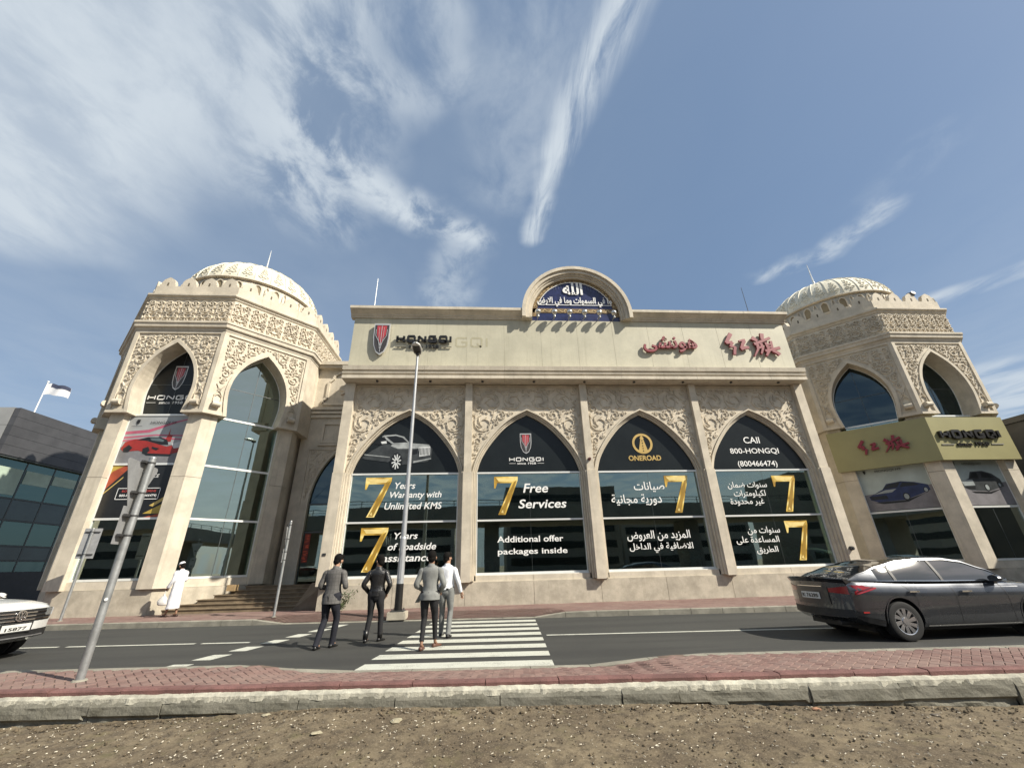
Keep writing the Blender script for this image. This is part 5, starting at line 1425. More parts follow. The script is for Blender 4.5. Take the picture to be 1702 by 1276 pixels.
# ================================================================== neighbours
t = thing('office_building', (-32, 30, 0), 'dark grey clad office building with green glass ribbon windows left of the left tower', 'building')
clad = mat('grey_cladding', (.085, .085, .09), .45, metal=.3, var=.1, vscale=1.5); cladl = mat('pale_cladding', (.34, .34, .33), .4, metal=.2, var=.06, vscale=1)
gw = glass_mat('office_glass', tint=(.10, .20, .17), refl=.14, gl=(.6, .85, .78)); spg = mat('spandrel_glass', (.045, .07, .07), .12, var=.15, vscale=.8, coat=.3)
b = MB(); b.box(-40, -25.35, 22.65, 44, 0, 9.75); b.build('core_wall', mat('office_inner', (.05, .06, .055), .8), t)
for r in range(5):
    z0 = 7.36+r*.50
    b = MB(); b.box(-25.3, -25.0, 22.4, 44, z0+.006, z0+.494); b.build('cladding_panel', clad, t)
for r in range(4):
    for c_ in range(4):
        b = MB(); b.box(-25.31-3.4*(c_+1)+.01, -25.31-3.4*c_-.01, 22.4, 22.64, 5.9+r*1.0+.008, 5.9+r*1.0+.992); b.build('front_panel', cladl, t)
b = MB(); b.box(-25.6, -25.05, 22.5, 44, 7.28, 7.355); b.build('soffit', dframe, t)
blind = mat('pale_blind', (.42, .52, .42), .6, var=.12, vscale=1)
rb2 = random.Random(2)
for c_ in range(13):
    y0 = 22.6+c_*1.6; 
    w_ = MB(); w_.box(-25.32, -25.27, y0, y0+.07, 1.75, 7.27); w_.box(-25.32, -25.27, y0+.071, y0+1.599, 5.30, 5.37); w_.box(-25.32, -25.27, y0+.071, y0+1.599, 4.22, 4.29); w_.box(-25.32, -25.27, y0+.071, y0+1.599, 2.98, 3.05); w_.box(-25.32, -25.27, y0+.071, y0+1.599, 2.26, 2.32)
    fr = w_.build('window', dframe, t)
    for z0, z1, mm in ((5.38, 7.27, gw), (4.30, 5.29, spg), (3.06, 4.21, gw), (2.33, 2.97, spg), (1.75, 2.25, gw)):
        b = MB(); b.box(-25.30, -25.285, y0+.072, y0+1.598, z0, z1); b.build('pane', mm, fr)
    if c_ in (0, 1, 2, 3, 5, 6):
        h = [1.0, .5, .35, .62, 0, .8, .4][c_]; b = MB(); b.box(-25.272, -25.262, y0+.12, y0+1.55, 7.25-.45-1.3*h, 6.85); b.build('blind', blind, fr)
b = MB(); b.box(-25.3, -25.0, 22.4, 44, 0, 1.74); b.build('base_wall', mat('base_dark', (.045, .045, .048), .6, var=.1), t)
t = thing('flag_pole', (-31.2, 29, 9.7), 'white pole with small white flag above the grey office building', 'flag')
b = MB(); b.cyl((-31.4, 29, 9.7), (-31.4, 29, 14.25), .05, .03, 8); b.ball((-31.4, 29, 14.3), .07, 8); b.build('pole', white, t)
b = MB(); vs = []
for i in range(13):
    for j in range(7): u = i/12; v_ = j/6; vs.append((-31.36+1.6*u, 29+.18*sin(u*7+v_*1.2)*u, 14.15-.85*v_*(1-.12*u)-.35*u*u+.05*sin(u*9)))
b.add(vs, [(7*i+j, 7*i+7+j, 7*i+8+j, 7*i+j+1) for i in range(12) for j in range(6)])
fl = b.build('flag', mat('flag_white', (.78, .78, .80), .8, var=.05), t, smooth=True)
b = MB(); 
vs = [(x, y-.012, z) for (x, y, z) in [vs[7*i+j] for i in range(2, 13) for j in range(0, 3)]]
b.add(vs, [(3*i+j, 3*i+3+j, 3*i+4+j, 3*i+j+1) for i in range(10) for j in range(2)]); b.build('flag_emblem', mat('flag_navy', (.06, .07, .12), .8), fl, smooth=True)
t = thing('neighbour_building', (34, 18, 0), 'plain dark grey building edge beyond the right tower', 'building')
nbm = mat('taupe_wall', (.10, .095, .085), .7, var=.08, vscale=.8)
b = MB(); b.box(28, 44, 8, 25, 0, 7.7); b.build('wall', nbm, t)
b = MB(); b.box(27.9, 44.1, 7.9, 25.1, 7.71, 8.0); b.build('parapet', nbm, t)
for k in range(5): b = MB(); b.box(27.97, 27.999, 9+3.2*k, 9.03+3.2*k, .2, 7.6); b.build('wall_joint', dframe, t)
# behind the camera, seen only in the glass: an overpass and plain blocks
t = thing('road_overpass', (0, -26, 0), 'concrete road overpass with railing, seen only as reflection in the glass', 'bridge')
conc = mat('bridge_concrete', (.22, .21, .19), .85, var=.12, vscale=.5)
b = MB(); b.box(-160, 160, -31, -22, 6.6, 7.8); b.build('deck', conc, t)
b = MB(); b.box(-160, 160, -22.3, -22.0, 7.81, 8.6); b.build('parapet', conc, t)
b = MB(); b.box(-160, 160, -22.2, -22.12, 9.3, 9.38); b.box(-160, 160, -22.2, -22.12, 8.95, 9.0)
for k in range(107): b.box(-160+3*k, -159.92+3*k, -22.2, -22.12, 8.61, 9.3)
b.build('railing', darksteel, t)
for k in range(9):
    b = MB(); b.box(-112+28*k, -110+28*k, -28.5, -25, -.4, 6.59); b.build('pier', conc, t)
far_b = [(-70, -75, 40, 20, 16, .20), (-22, -80, 30, 18, 12, .30), (18, -72, 26, 16, 18, .16), (52, -85, 34, 20, 13, .26), (95, -80, 30, 20, 22, .2)]
for i, (x, y, w_, d_, h_, c_) in enumerate(far_b):
    t = thing('distant_block', (x, y, -.4), 'plain block number %s across the road, seen only in the glass reflections' % ['one', 'two', 'three', 'four', 'five'][i], 'building', 'plain blocks beyond the overpass')
    bm_ = mat('block_wall_%d' % i, (c_, c_*.95, c_*.85), .8, var=.08, vscale=.2)
    b = MB(); b.box(x-w_/2, x+w_/2, y-d_/2, y+d_/2, -.4, h_); b.build('wall', bm_, t)
    for fz in range(int(h_/3.4)):
        b = MB(); b.box(x-w_/2+1, x+w_/2-1, y+d_/2, y+d_/2+.05, 1+fz*3.4, 2.6+fz*3.4); b.build('window_band', film, t)
# ================================================================== street furniture
def sign_pole(name, x, y, zb, zt, r, label, lean=0):
    t = thing(name, (x, y, zb), label, 'sign', 'grey sign poles seen from behind')
    b = MB(); b.cyl((x, y, zb-.02), (x+lean, y, zt), r, r, 16); b.cyl((x+lean, y, zt), (x+lean, y, zt+.02), r*1.05, r*.9, 16); b.build('pole', steel, t, angle=40)
    b = MB(); b.cyl((x, y, zb), (x, y, zb+.02), r*1.8, r*1.5, 12); b.build('base_collar', kerbm, t)
    return t
def rtri(cx, cz, s, r=.05, up=False):
    """rounded triangle, point down unless up"""
    P = []
    for k in range(3):
        a = radians(90+120*k) if up else radians(-90+120*k)
        c = (cx+(s/sqrt(3)-2*r)*cos(a), cz+(s/sqrt(3)-2*r)*sin(a))
        for q in range(-3, 4): aa = a+radians(20*q); P.append((c[0]+r*cos(aa), c[1]+r*sin(aa)))
    return P
def rotz(mb, cx, cy, a):
    return mb.xf(lambda x, y, z: (cx+(x-cx)*cos(a)-(y-cy)*sin(a), cy+(x-cx)*sin(a)+(y-cy)*cos(a), z))
def clamp_(b, x, y, z, r, w):
    b.box(x-w, x+w, y+r*.6, y+r+.03, z-.018, z+.018); b.cyl((x, y, z-.012), (x, y, z+.012), r+.008, n=14)
# big give-way sign from behind, near left
X0, Y0 = -5.67, 7.31; zb = .14
t = sign_pole('sign_pole', X0, Y0, zb, 3.30, .052, 'tall thick grey pole with triangular sign back and narrow plate, nearest left')
ang = radians(101)
b = MB(); b.prism(rtri(X0, 2.93, .98, .05)[::-1], Y0+.095, Y0+.10); rotz(b, X0, Y0, ang); b.build('triangle_plate', signback, t)
b = MB(); b.box(X0-.17, X0+.17, Y0+.095, Y0+.10, 1.93, 2.50); rotz(b, X0, Y0, ang); b.build('narrow_plate', signback, t)
for z in (3.22, 2.72, 2.36, 2.06): b = MB(); clamp_(b, X0, Y0, z, .052, .14); rotz(b, X0, Y0, ang); b.build('clamp', darksteel, t)
b = MB(); b.cyl((X0+.035, Y0-.045, 1.16), (X0+.038, Y0-.056, 1.16), .022, n=10); b.build('sticker', white, t)
# second, slender pole at the far pavement
t = sign_pole('sign_pole', -6.61, 15.2, .15, 3.02, .04, 'slim grey pole with edge-on sign plates in front of the entrance steps')
b = MB(); b.prism(rtri(-6.61, 2.62, .7, .04)[::-1], 15.25, 15.256); b.box(-6.78, -6.44, 15.25, 15.256, 1.72, 2.14); rotz(b, -6.61, 15.2, radians(106)); b.build('plate', signback, t)
for z in (2.9, 2.45, 2.05, 1.8): b = MB(); clamp_(b, -6.61, 15.2, z, .04, .08); rotz(b, -6.61, 15.2, radians(64)); b.build('clamp', darksteel, t)
# third pole, far left with a square plate
t = sign_pole('sign_pole', -13.71, 16.12, .15, 2.98, .04, 'grey pole with upright rectangular sign back before the left tower window')
b = MB(); b.box(-13.71-.24, -13.71+.24, 16.18, 16.186, 2.02, 3.0); rotz(b, -13.71, 16.12, radians(20)); b.build('plate', signback, t)
for z in (2.88, 2.15): b = MB(); clamp_(b, -13.71, 16.12, z, .04, .2); rotz(b, -13.71, 16.12, radians(20)); b.build('clamp', darksteel, t)
# street lamp
LX, LY = -2.64, 14.5
t = thing('street_lamp', (LX, LY, .15), 'tall slim grey street lamp with black foot standing before the first two arches', 'street lamp')
b = MB(); b.box(LX-.27, LX+.27, LY-.27, LY+.27, .05, .25); b.build('concrete_pad', mat('pad_concrete', (.42, .38, .30), .9, bump=.4, bscale=40, grime=.3), t)
b = MB(); b.box(LX-.20, LX+.20, LY-.20, LY+.20, .252, .285); 
for sx_ in (-1, 1):
    for sy_ in (-1, 1): b.cyl((LX+sx_*.15, LY+sy_*.15, .285), (LX+sx_*.15, LY+sy_*.15, .34), .018, n=6)
b.build('base_plate', darksteel, t)
b = MB(); b.cyl((LX, LY, .286), (LX, LY, 1.02), .118, .116, 20); b.build('black_foot', blackpaint, t, angle=40)
lampgrey = mat('lamp_grey_paint', (.40, .41, .42), .38, metal=.35, var=.06, vscale=4)
b = MB(); b.cyl((LX, LY, 1.021), (LX, LY, 2.35), .108, .10, 20); b.build('lower_shaft', lampgrey, t, angle=40)
b = MB(); b.box(LX-.035, LX+.035, LY-.113, LY-.09, 1.15, 1.75); b.box(LX-.03, LX+.03, LY-.118, LY-.112, 1.9, 2.1); b.build('access_door', lampgrey, t)
b = MB(); b.cyl((LX, LY, 2.352), (LX, LY, 9.15), .082, .045, 16); b.cyl((LX, LY, 2.34), (LX, LY, 2.40), .104, .085, 16); b.build('upper_shaft', lampgrey, t, angle=40)
b = MB(); vs = []; hs = [(0, .05, .05), (.08, .14, .07), (.25, .19, .09), (.45, .20, .10), (.62, .17, .085), (.72, .10, .05), (.75, .02, .02)]; n = 12
for d_, w_, h_ in hs:
    for k in range(n):
        a = 2*pi*k/n; zz = h_*sin(a); zz = max(zz, -.035); vs.append((LX+w_*cos(a), LY+.1-d_, 9.18+zz+.16*d_))
b.add(vs, [(n*i+k, n*i+(k+1) % n, n*i+n+(k+1) % n, n*i+n+k) for i in range(len(hs)-1) for k in range(n)]+[tuple(range(n))])
hd = b.build('lamp_head', mat('lamp_head_white', (.62, .62, .60), .4, var=.04), t, angle=50)
b = MB(); b.box(LX-.13, LX+.13, LY-.50, LY-.06, 9.135, 9.155); b.xf(lambda x, y, z: (x, y, z+.16*(LY+.1-y)-.005)); b.build('lamp_lens', mat('lens_dark', (.05, .045, .04), .3), hd)
b = MB(); b.box(LX-.05, LX+.05, LY-.12, LY+.12, 9.06, 9.16); b.build('spigot', darksteel, hd)
# little shrub against the wall
t = thing('shrub', (-5.0, 16.2, .15), 'small green shrub at the foot of the hall wall behind the man in grey', 'plant')
leafm = mat('leaf_green', (.055, .075, .025), .6, var=.4, vscale=12); rl = random.Random(6)
b = MB(); lf = MB()
for k in range(16):
    a = rl.uniform(0, 2*pi); l = rl.uniform(.3, .85); tip = Vector((-5.0+.55*cos(a)*l+.25*l, 16.2+.25*sin(a)*l, .15+l*.85)); b.cyl((-5.0, 16.2, .15), tip, .01, .004, 5)
    for j in range(34):
        tt = rl.uniform(.25, 1.05); p = Vector((-5.0, 16.2, .15)).lerp(tip, tt)+Vector((rl.gauss(0, .05), rl.gauss(0, .05), rl.gauss(0, .05)))
        d = Vector((rl.gauss(0, 1), rl.gauss(0, 1), rl.gauss(0, 1))).normalized(); s = d.orthogonal().normalized(); L_ = rl.uniform(.03, .06)
        lf.add([p-d*L_, p+s*L_*.35, p+d*L_, p-s*L_*.35], [(0, 1, 2, 3)])
b.build('stem', mat('stem_brown', (.10, .07, .04), .8), t); tag(lf.build('leaves', leafm, t), kind='stuff')
# ================================================================== vehicles
def interp(tab, x):
    if x <= tab[0][0]: return tab[0][1]
    for (a, u), (b, v) in zip(tab, tab[1:]):
        if x <= b:
            t = (x-a)/(b-a); t2 = t*t*(3-2*t) if len(tab) > 2 else t
            return u+(v-u)*(.5*t+.5*t2)
    return tab[-1][1]
def paint_mat(name, col, metal=.75, rough=.28):
    m = bpy.data.materials.new(name); m.use_nodes = True; T = NT(m.node_tree); b = m.node_tree.nodes['Principled BSDF']
    g = T.n('ShaderNodeNewGeometry'); f = T.noise(g.outputs['Position'], 3, 5, .6)
    T.l(T.mix(T.mapr(f, .35, .7), col, tuple(c*.82 for c in col)), b.inputs['Base Color'])
    b.inputs['Metallic'].default_value = metal; T.l(T.mapr(f, .3, .7, rough*.8, rough*1.3), b.inputs['Roughness'])
    b.inputs['Coat Weight'].default_value = .9; b.inputs['Coat Roughness'].default_value = .04
    return m
rubber = mat('tyre_rubber', (.012, .012, .012), .8, bump=.2, bscale=60); plastic = mat('black_plastic', (.018, .018, .019), .55, bump=.1, bscale=80)
carglass = mat('tinted_car_glass', (.012, .014, .015), .05, var=.1, coat=1.0, spec=.8)
redlens = mat('red_tail_lens', (.30, .012, .015), .12, var=.1, coat=.8); clearlens = mat('clear_lens', (.35, .37, .38), .1, metal=.4, var=.1, coat=.8)
platem = mat('number_plate_white', (.62, .62, .60), .4, var=.03)
class Car:
    def __init__(s, P): s.P = P
    def section(s, x):
        P = s.P; hw = interp(P['hw'], x); zb = interp(P['zb'], x); zs = interp(P['zs'], x); zt = interp(P['zt'], x); h = zs-zb
        return [(0, zb), (hw*.80, zb), (hw*.93, zb+.03), (hw*.965, zb+.12*h+.02), (hw*.975, zb+.30*h), (hw*.985, zb+.50*h), (hw*1.0, zb+.68*h), (hw*.992, zb+.80*h), (hw*.965, zb+.90*h), (hw*.93, zs-.018), (hw*.88, zs), (hw*.72, zs+(zt-zs)*.5), (hw*.4, zt-.005), (0, zt)]
    def bend(s, x, y):
        P = s.P; x0, x1 = P['x0'], P['x1']; k = (abs(y)/.9)
        if x < x0+.9: x += P['bendr']*k**2.4*(1-(x-x0)/.9)
        if x > x1-1.0: x -= P['bendf']*k**2.2*(1-(x1-x)/1.0)
        return x
    def hwz(s, x, z):
        S_ = s.section(x)[1:]
        for (ya, za), (yb, zb_) in zip(S_, S_[1:]):
            if za <= z <= zb_ and zb_ > za: return ya+(yb-ya)*(z-za)/(zb_-za)
        return S_[0][0]
    def side(s, x, z, sg, off=.004):
        y = s.hwz(x, z); return (s.bend(x, y), sg*(y+off), z)
    def gh(s, x, t, sg, off=0.0):
        """greenhouse surface: t 0 at belt, 1 at roof rail, 2 at centre line"""
        P = s.P; zr = interp(P['zr'], x); zbt = interp(P['zbelt'], x); zr = max(zr, zbt+.004)
        yb = min(interp(P['yb'], x), interp(P['hw'], x)*.90); yr = interp(P['yr'], x); h = (zr-zbt)/(P['top']-.95); yr = yb-(yb-yr)*min(1, max(0, h))
        if t <= 1:
            y = yb+(yr-yb)*max(t, 0)**1.25; z = zbt+(zr-.035*min(1, h)-zbt)*t
        else:
            q = t-1; y = yr*(1-q); z = zr-.035*min(1, h)+.035*min(1, h)*sin(pi/2*min(1, q*1.6))
        return (s.bend(x, 0) if 0 else x, sg*(y+off), z+off*.8)
def build_car(P, name, label, body_m, loc, yaw, with_interior=False, detail=True):
    car = Car(P); t = thing(name, (0, 0, 0), label, 'car')
    xs = P['stations']; N = 14
    b = MB(); vs = []
    for x in xs:
        sec = car.section(x)
        for y, z in sec+[(-y, z) for y, z in sec[-2:0:-1]]: vs.append((car.bend(x, y), y, z))
    M_ = 2*N-2; n = len(xs)
    fs = [(M_*i+k, M_*i+(k+1) % M_, M_*(i+1)+(k+1) % M_, M_*(i+1)+k) for i in range(n-1) for k in range(M_)]
    b.add(vs, fs)
    for xe in (xs[0], xs[-1]):          # rounded end faces
        sec = car.section(xe); J_ = 10; ev = []
        for y, z in sec:
            for j in range(J_+1): yy = y*(1-2*j/J_); ev.append((car.bend(xe, yy), yy, z))
        b.add(ev, [((J_+1)*k+j, (J_+1)*k+j+1, (J_+1)*(k+1)+j+1, (J_+1)*(k+1)+j) for k in range(len(sec)-1) for j in range(J_)])
    body = b.build('body', body_m, t, offs=(0, 0, 0), angle=32, weld=True)
    # wheel arches cut out of the body
    cut = MB()
    for wx in (0, P['wb']):
        for sg in (-1, 1): cut.cyl((wx, sg*.55, P['wr']+.01), (wx, sg*1.2, P['wr']+.01), P['wr']+.055, n=40)
    co = cut.build('cut', plastic, None)
    md = body.modifiers.new('b', 'BOOLEAN'); md.object = co; md.operation = 'DIFFERENCE'; md.solver = 'EXACT'
    me = bpy.data.meshes.new_from_object(body.evaluated_get(bpy.context.evaluated_depsgraph_get()))
    body.modifiers.clear(); body.data = me; bpy.data.objects.remove(co)
    me.polygons.foreach_set('use_smooth', [True]*len(me.polygons)); me.set_sharp_from_angle(angle=radians(32))
    if len(me.materials) < 1: me.materials.append(body_m)
    # greenhouse glass
    gx = [P['g0']+(P['g1']-P['g0'])*i/40 for i in range(41)]; ts = [0, .25, .5, .75, 1, 1.1, 1.25, 1.5, 2]
    def patch(x0, x1, t0, t1, off, nm, m, par, sg=(1, -1), nx=30, nt=6):
        q = MB()
        for g_ in sg:
            vs = []
            for i in range(nx+1):
                x = x0+(x1-x0)*i/nx
                for j in range(nt+1):
                    a = t0(x) if callable(t0) else t0; c_ = t1(x) if callable(t1) else t1
                    vs.append(car.gh(x, a+(c_-a)*j/nt, g_, off))
            q.add(vs, [((nt+1)*i+j, (nt+1)*i+nt+1+j, (nt+1)*i+nt+2+j, (nt+1)*i+j+1) for i in range(nx) for j in range(nt)])
        return q.build(nm, m, par, offs=(0, 0, 0), angle=40)
    patch(P['g0'], P['g1'], 0, 2, 0, 'glass', carglass, t, nx=48, nt=16)
    patch(P['r0'], P['r1'], 1.0, 2, .006, 'roof', body_m, t, nt=10)
    patch(P['g0'], P['g1'], .92, 1.07, .010, 'roof_rail', body_m, t, nx=48)
    patch(P['g0'], P['c1'], 0, lambda x: .9, .006, 'rear_pillar', body_m, t, nx=10)
    for px_ in P['bp']: patch(px_-.028, px_+.028, 0.03, .93, .008, 'door_pillar', P['bpm'] if detail else plastic, t, nx=2)
    patch(P['c1']-.05, P['g1']-.02, -.01, .035, .012, 'window_trim', chrome, t, nx=40, nt=2)
    patch(P['c1'], P['g1']-.28, .91, .935, .014, 'window_trim', chrome, t, nx=40, nt=2)
    # wheels
    for wi, (wx, sg) in enumerate(((0, -1), (0, 1), (P['wb'], -1), (P['wb'], 1))):
        r = P['wr']; wy = sg*(P['track'])
        if wi == 0:
            wq = MB(); prof = [(r*.62, -.10), (r*.86, -.115), (r*.97, -.10), (r, -.07), (r, .07), (r*.97, .10), (r*.86, .115), (r*.62, .10)]
            wq.lathe(prof, n=40); wq.xf(lambda x, y, z: (x, z, y)); tyre = wq.build('wheel', rubber, t, offs=(0, 0, 0), angle=45)
            rim = MB(); R0 = r*.66
            rim.lathe([(R0, -.105), (R0*.94, -.10), (R0*.90, -.04), (R0*.90, .08), (R0, .10)], n=40); rim.xf(lambda x, y, z: (x, z, y)); 
            nsp = P.get('spokes', 10)
            for k in range(nsp):
                a = 2*pi*k/nsp; tw = .20; w0, w1 = .045, .075
                pts = []
                for (rr_, aa, ww, yy) in ((.05, a, w0, -.085), (R0*.93, a+tw, w1, -.098)):
                    c_, s_ = cos(aa), sin(aa); pts += [(rr_*c_-ww/2*s_, yy, rr_*s_+ww/2*c_), (rr_*c_+ww/2*s_, yy, rr_*s_-ww/2*c_)]
                    pts += [(rr_*c_-ww/2*s_*.8, yy+.03, rr_*s_+ww/2*c_*.8), (rr_*c_+ww/2*s_*.8, yy+.03, rr_*s_-ww/2*c_*.8)]
                rim.add(pts, [(0, 1, 5, 4), (0, 4, 6, 2), (1, 3, 7, 5), (2, 6, 7, 3)])
            rim.cyl((0, -.10, 0), (0, -.06, 0), .06, .07, 16)
            ro = rim.build('rim', mat('alloy', (.55, .55, .56), .22, metal=.9, var=.05), tyre, offs=(0, 0, 0), angle=40)
            dk = MB(); dk.cyl((0, -.03, 0), (0, .09, 0), R0*.92, n=32); dk.build('brake', mat('brake_dark', (.03, .03, .03), .5), tyre, offs=(0, 0, 0))
            wheel = tyre
        else: wheel = copy_tree(wheel0, t)
        if wi == 0: wheel0 = tyre
        wheel.location = (wx, wy, r)
        if sg > 0: wheel.rotation_euler = (0, 0, pi)
        q = MB(); q.cyl((wx, sg*.54, r+.01), (wx, sg*.56, r+.01), r+.05, n=32); q.build('wheel_well', plastic, t, offs=(0, 0, 0))
        # arch lip
        q = MB(); vs = []
        for k in range(25):
            a = pi*k/24*1.06-.10; 
            for rr_ in (r+.052, r+.082):
                x = wx+rr_*cos(a); z = r+.01+rr_*sin(a); z = max(z, interp(P['zb'], x)+.035); vs.append(car.side(x, z, sg, .006))
        q.add(vs, [(2*k, 2*k+1, 2*k+3, 2*k+2) for k in range(24)]); q.build('arch_lip', P['lipm'], t, offs=(0, 0, 0), smooth=True)
    # seams, sills, handles
    def strip_side(x0, z0, x1, z1, w, m, nm, sgs=(-1, 1), off=.005, nn=14, par=t, curve=0):
        q = MB()
        for sg in sgs:
            vs = []
            for k in range(nn+1):
                u = k/nn; x = x0+(x1-x0)*u+curve*sin(pi*u); z = z0+(z1-z0)*u
                dx, dz = (w/2, 0) if abs(z1-z0) > abs(x1-x0) else (0, w/2)
                vs += [car.side(x-dx, z-dz, sg, off), car.side(x+dx, z+dz, sg, off)]
            q.add(vs, [(2*k, 2*k+1, 2*k+3, 2*k+2) for k in range(nn)])
        return q.build(nm, m, par, offs=(0, 0, 0), smooth=True)
    for (x0, z0, x1, z1, cv) in P['seams']: strip_side(x0, z0, x1, z1, .008, plastic, 'door_seam', curve=cv)
    strip_side(P['wr']+.12, .245, P['wb']-P['wr']-.12, .245, .022, chrome, 'sill_trim'); strip_side(P['wr']+.10, .222, P['wb']-P['wr']-.10, .222, .03, plastic, 'sill', off=.007)
    for hx, hz in P['handles']:
        q = MB()
        for sg in (-1, 1):
            p = car.side(hx, hz, sg, .03); q.box(p[0]-.10, p[0]+.10, p[1]-.012, p[1]+.012, hz-.013, hz+.013); q.box(p[0]-.10, p[0]-.085, p[1]-.03, p[1]+.03, hz-.011, hz+.011); q.box(p[0]+.085, p[0]+.10, p[1]-.03, p[1]+.03, hz-.011, hz+.011)
        q.build('door_handle', chrome, t, offs=(0, 0, 0))
    for sg in (-1, 1):
        q = MB(); mx, mz = P['mirror']; p = car.side(mx, mz-.1, sg, 0)
        vs = []
        for (dx, s_) in ((-.05, .9), (.0, 1.0), (.08, .75), (.11, .35)):
            for k in range(10): a = 2*pi*k/10; vs.append((mx+dx, p[1]+sg*(.09+.11*s_*cos(a)), mz+.065*s_*sin(a)))
        q.add(vs, [(10*i+k, 10*i+(k+1) % 10, 10*i+10+(k+1) % 10, 10*i+10+k) for i in range(3) for k in range(10)]+[tuple(range(10)), tuple(range(30, 40))])
        q.box(mx-.02, mx+.04, min(p[1]-sg*.05, p[1]+sg*.06), max(p[1]-sg*.05, p[1]+sg*.06), mz-.10, mz-.04)
        q.build('side_mirror', P['mirm'], t, offs=(0, 0, 0), angle=50)
    t.location = loc; t.rotation_euler = (0, 0, yaw)
    return car, t, strip_side, patch
grey_paint = paint_mat('gunmetal_paint', (.075, .08, .09))
white_paint = paint_mat('white_car_paint', (.72, .72, .70), 0, .3)
SED = dict(x0=-1.06, x1=3.84, wb=2.83, wr=.335, track=.80, bendr=.24, bendf=.42, top=1.435,
    hw=[(-1.06, .84), (-.95, .885), (-.5, .912), (.6, .925), (2.2, .925), (3.1, .91), (3.6, .87), (3.84, .80)],
    zb=[(-1.06, .40), (-.85, .29), (-.4, .22), (.5, .195), (2.6, .19), (3.4, .20), (3.84, .26)],
    zs=[(-1.06, 1.0), (-.95, 1.02), (-.3, 1.00), (.6, .965), (2.0, .945), (2.8, .93), (3.4, .80), (3.84, .60)],
    zt=[(-1.06, 1.05), (-.95, 1.065), (-.6, 1.06), (.3, 1.0), (2.4, 1.0), (2.8, 1.0), (3.4, .88), (3.84, .64)],
    stations=[-1.06, -1.045, -1.0, -.93, -.82, -.68, -.5, -.3, -.1, .1, .35, .6, .9, 1.2, 1.5, 1.8, 2.1, 2.35, 2.6, 2.85, 3.05, 3.25, 3.42, 3.58, 3.7, 3.78, 3.82, 3.84],
    zr=[(-.78, 1.045), (-.45, 1.17), (0, 1.305), (.5, 1.405), (1.05, 1.44), (1.45, 1.435), (1.8, 1.38), (2.2, 1.21), (2.62, .99)], zbelt=[(-.78, 1.04), (0, 1.005), (1.2, .975), (2.62, .955)],
    yb=[(-.78, .70), (0, .80), (1, .83), (2.2, .82), (2.62, .74)], yr=[(-.78, .56), (0, .56), (1, .60), (1.8, .60), (2.62, .62)],
    g0=-.78, g1=2.62, r0=.32, r1=1.62, c1=-.18, bp=(.17, 1.13), bpm=plastic, lipm=grey_paint, mirm=grey_paint,
    seams=[(.34, .52, .17, .97, .10), (1.16, .25, 1.16, .95, .03), (2.28, .25, 2.22, .92, .03), (-1.0, .56, -.40, .56, 0), (.42, .26, 1.14, .26, 0), (1.2, .26, 2.24, .26, 0)],
    handles=[(.32, .83), (1.40, .81)], mirror=(2.12, 1.02), spokes=10)
SX, SY, SYAW = 7.95, 9.30, .0
car, sedan, sside, spatch = build_car(SED, 'parked_car', 'dark grey four door saloon seen from rear side at right edge of the road', grey_paint, (SX, SY, 0), SYAW)
# boot lip, rear lamps, plate, bumper
def rear_pt(y, z, off=0): 
    x = -1.06; return (car.bend(x, y)-off, y, z)
def rear_patch(pts_y, z0, z1, m, nm, off=.006, par=None):
    q = MB(); vs = []
    for y in pts_y:
        a = z0(y) if callable(z0) else z0; c_ = z1(y) if callable(z1) else z1
        vs += [rear_pt(y, a, off), rear_pt(y, c_, off)]
    q.add(vs, [(2*k, 2*k+1, 2*k+3, 2*k+2) for k in range(len(pts_y)-1)]); return q.build(nm, m, par or sedan, offs=(0, 0, 0), smooth=True)
ys_ = [-.8+.1*k for k in range(17)]
q = MB(); vs = []
for y in ys_:
    x = car.bend(-1.06, y); zt_ = 1.05-.03*(abs(y)/.8)**2; vs += [(x+.14, y, zt_+.012), (x-.045, y, zt_+.062), (x-.055, y, zt_+.045), (x+.0, y, zt_-.03)]
q.add(vs, [(4*k+j, 4*k+j+1, 4*k+5+j, 4*k+4+j) for k in range(len(ys_)-1) for j in range(3)]+[(0, 1, 2, 3), tuple(4*(len(ys_)-1)+j for j in range(4))[::-1]]); q.build('boot_spoiler', mat('gloss_black', (.02, .02, .022), .15, coat=.8), sedan, offs=(0, 0, 0), angle=40)
for sg in (-1, 1):
    q = MB(); vs = []; nn = 16      # lamp wrapping from the boot lid round the corner
    path = []
    for k in range(7): y = sg*(.46+.055*k); path.append((rear_pt(y, 0, .008), .83-.004*k, .90+.008*k))
    for k in range(10): x = -1.0+.062*k; path.append((None, .80+.011*k, .965-.0055*k*(1 if k > 4 else .2), x))
    pv_ = []
    for it_ in path:
        if it_[0] is not None: p, za, zb_ = it_; vs += [(p[0], p[1], za), (p[0], p[1], zb_)]
        else:
            _, za, zb_, x = it_; a1 = car.side(x, za, sg, .008); a2 = car.side(x, zb_, sg, .008); vs += [a1, a2]
    q.add(vs, [(2*k, 2*k+1, 2*k+3, 2*k+2) for k in range(len(path)-1)]); q.build('tail_lamp', redlens, sedan, offs=(0, 0, 0), angle=50)
    q = MB(); vs = []
    for k in range(11): x = -.98+.045*k; a1 = car.side(x, .835+.008*k, sg, .013); a2 = car.side(x, .853+.008*k, sg, .013); vs += [a1, a2]
    q.add(vs, [(2*k, 2*k+1, 2*k+3, 2*k+2) for k in range(10)]); q.build('lamp_bar', mat('dark_red_lens', (.10, .004, .006), .15, coat=.8), sedan, offs=(0, 0, 0))
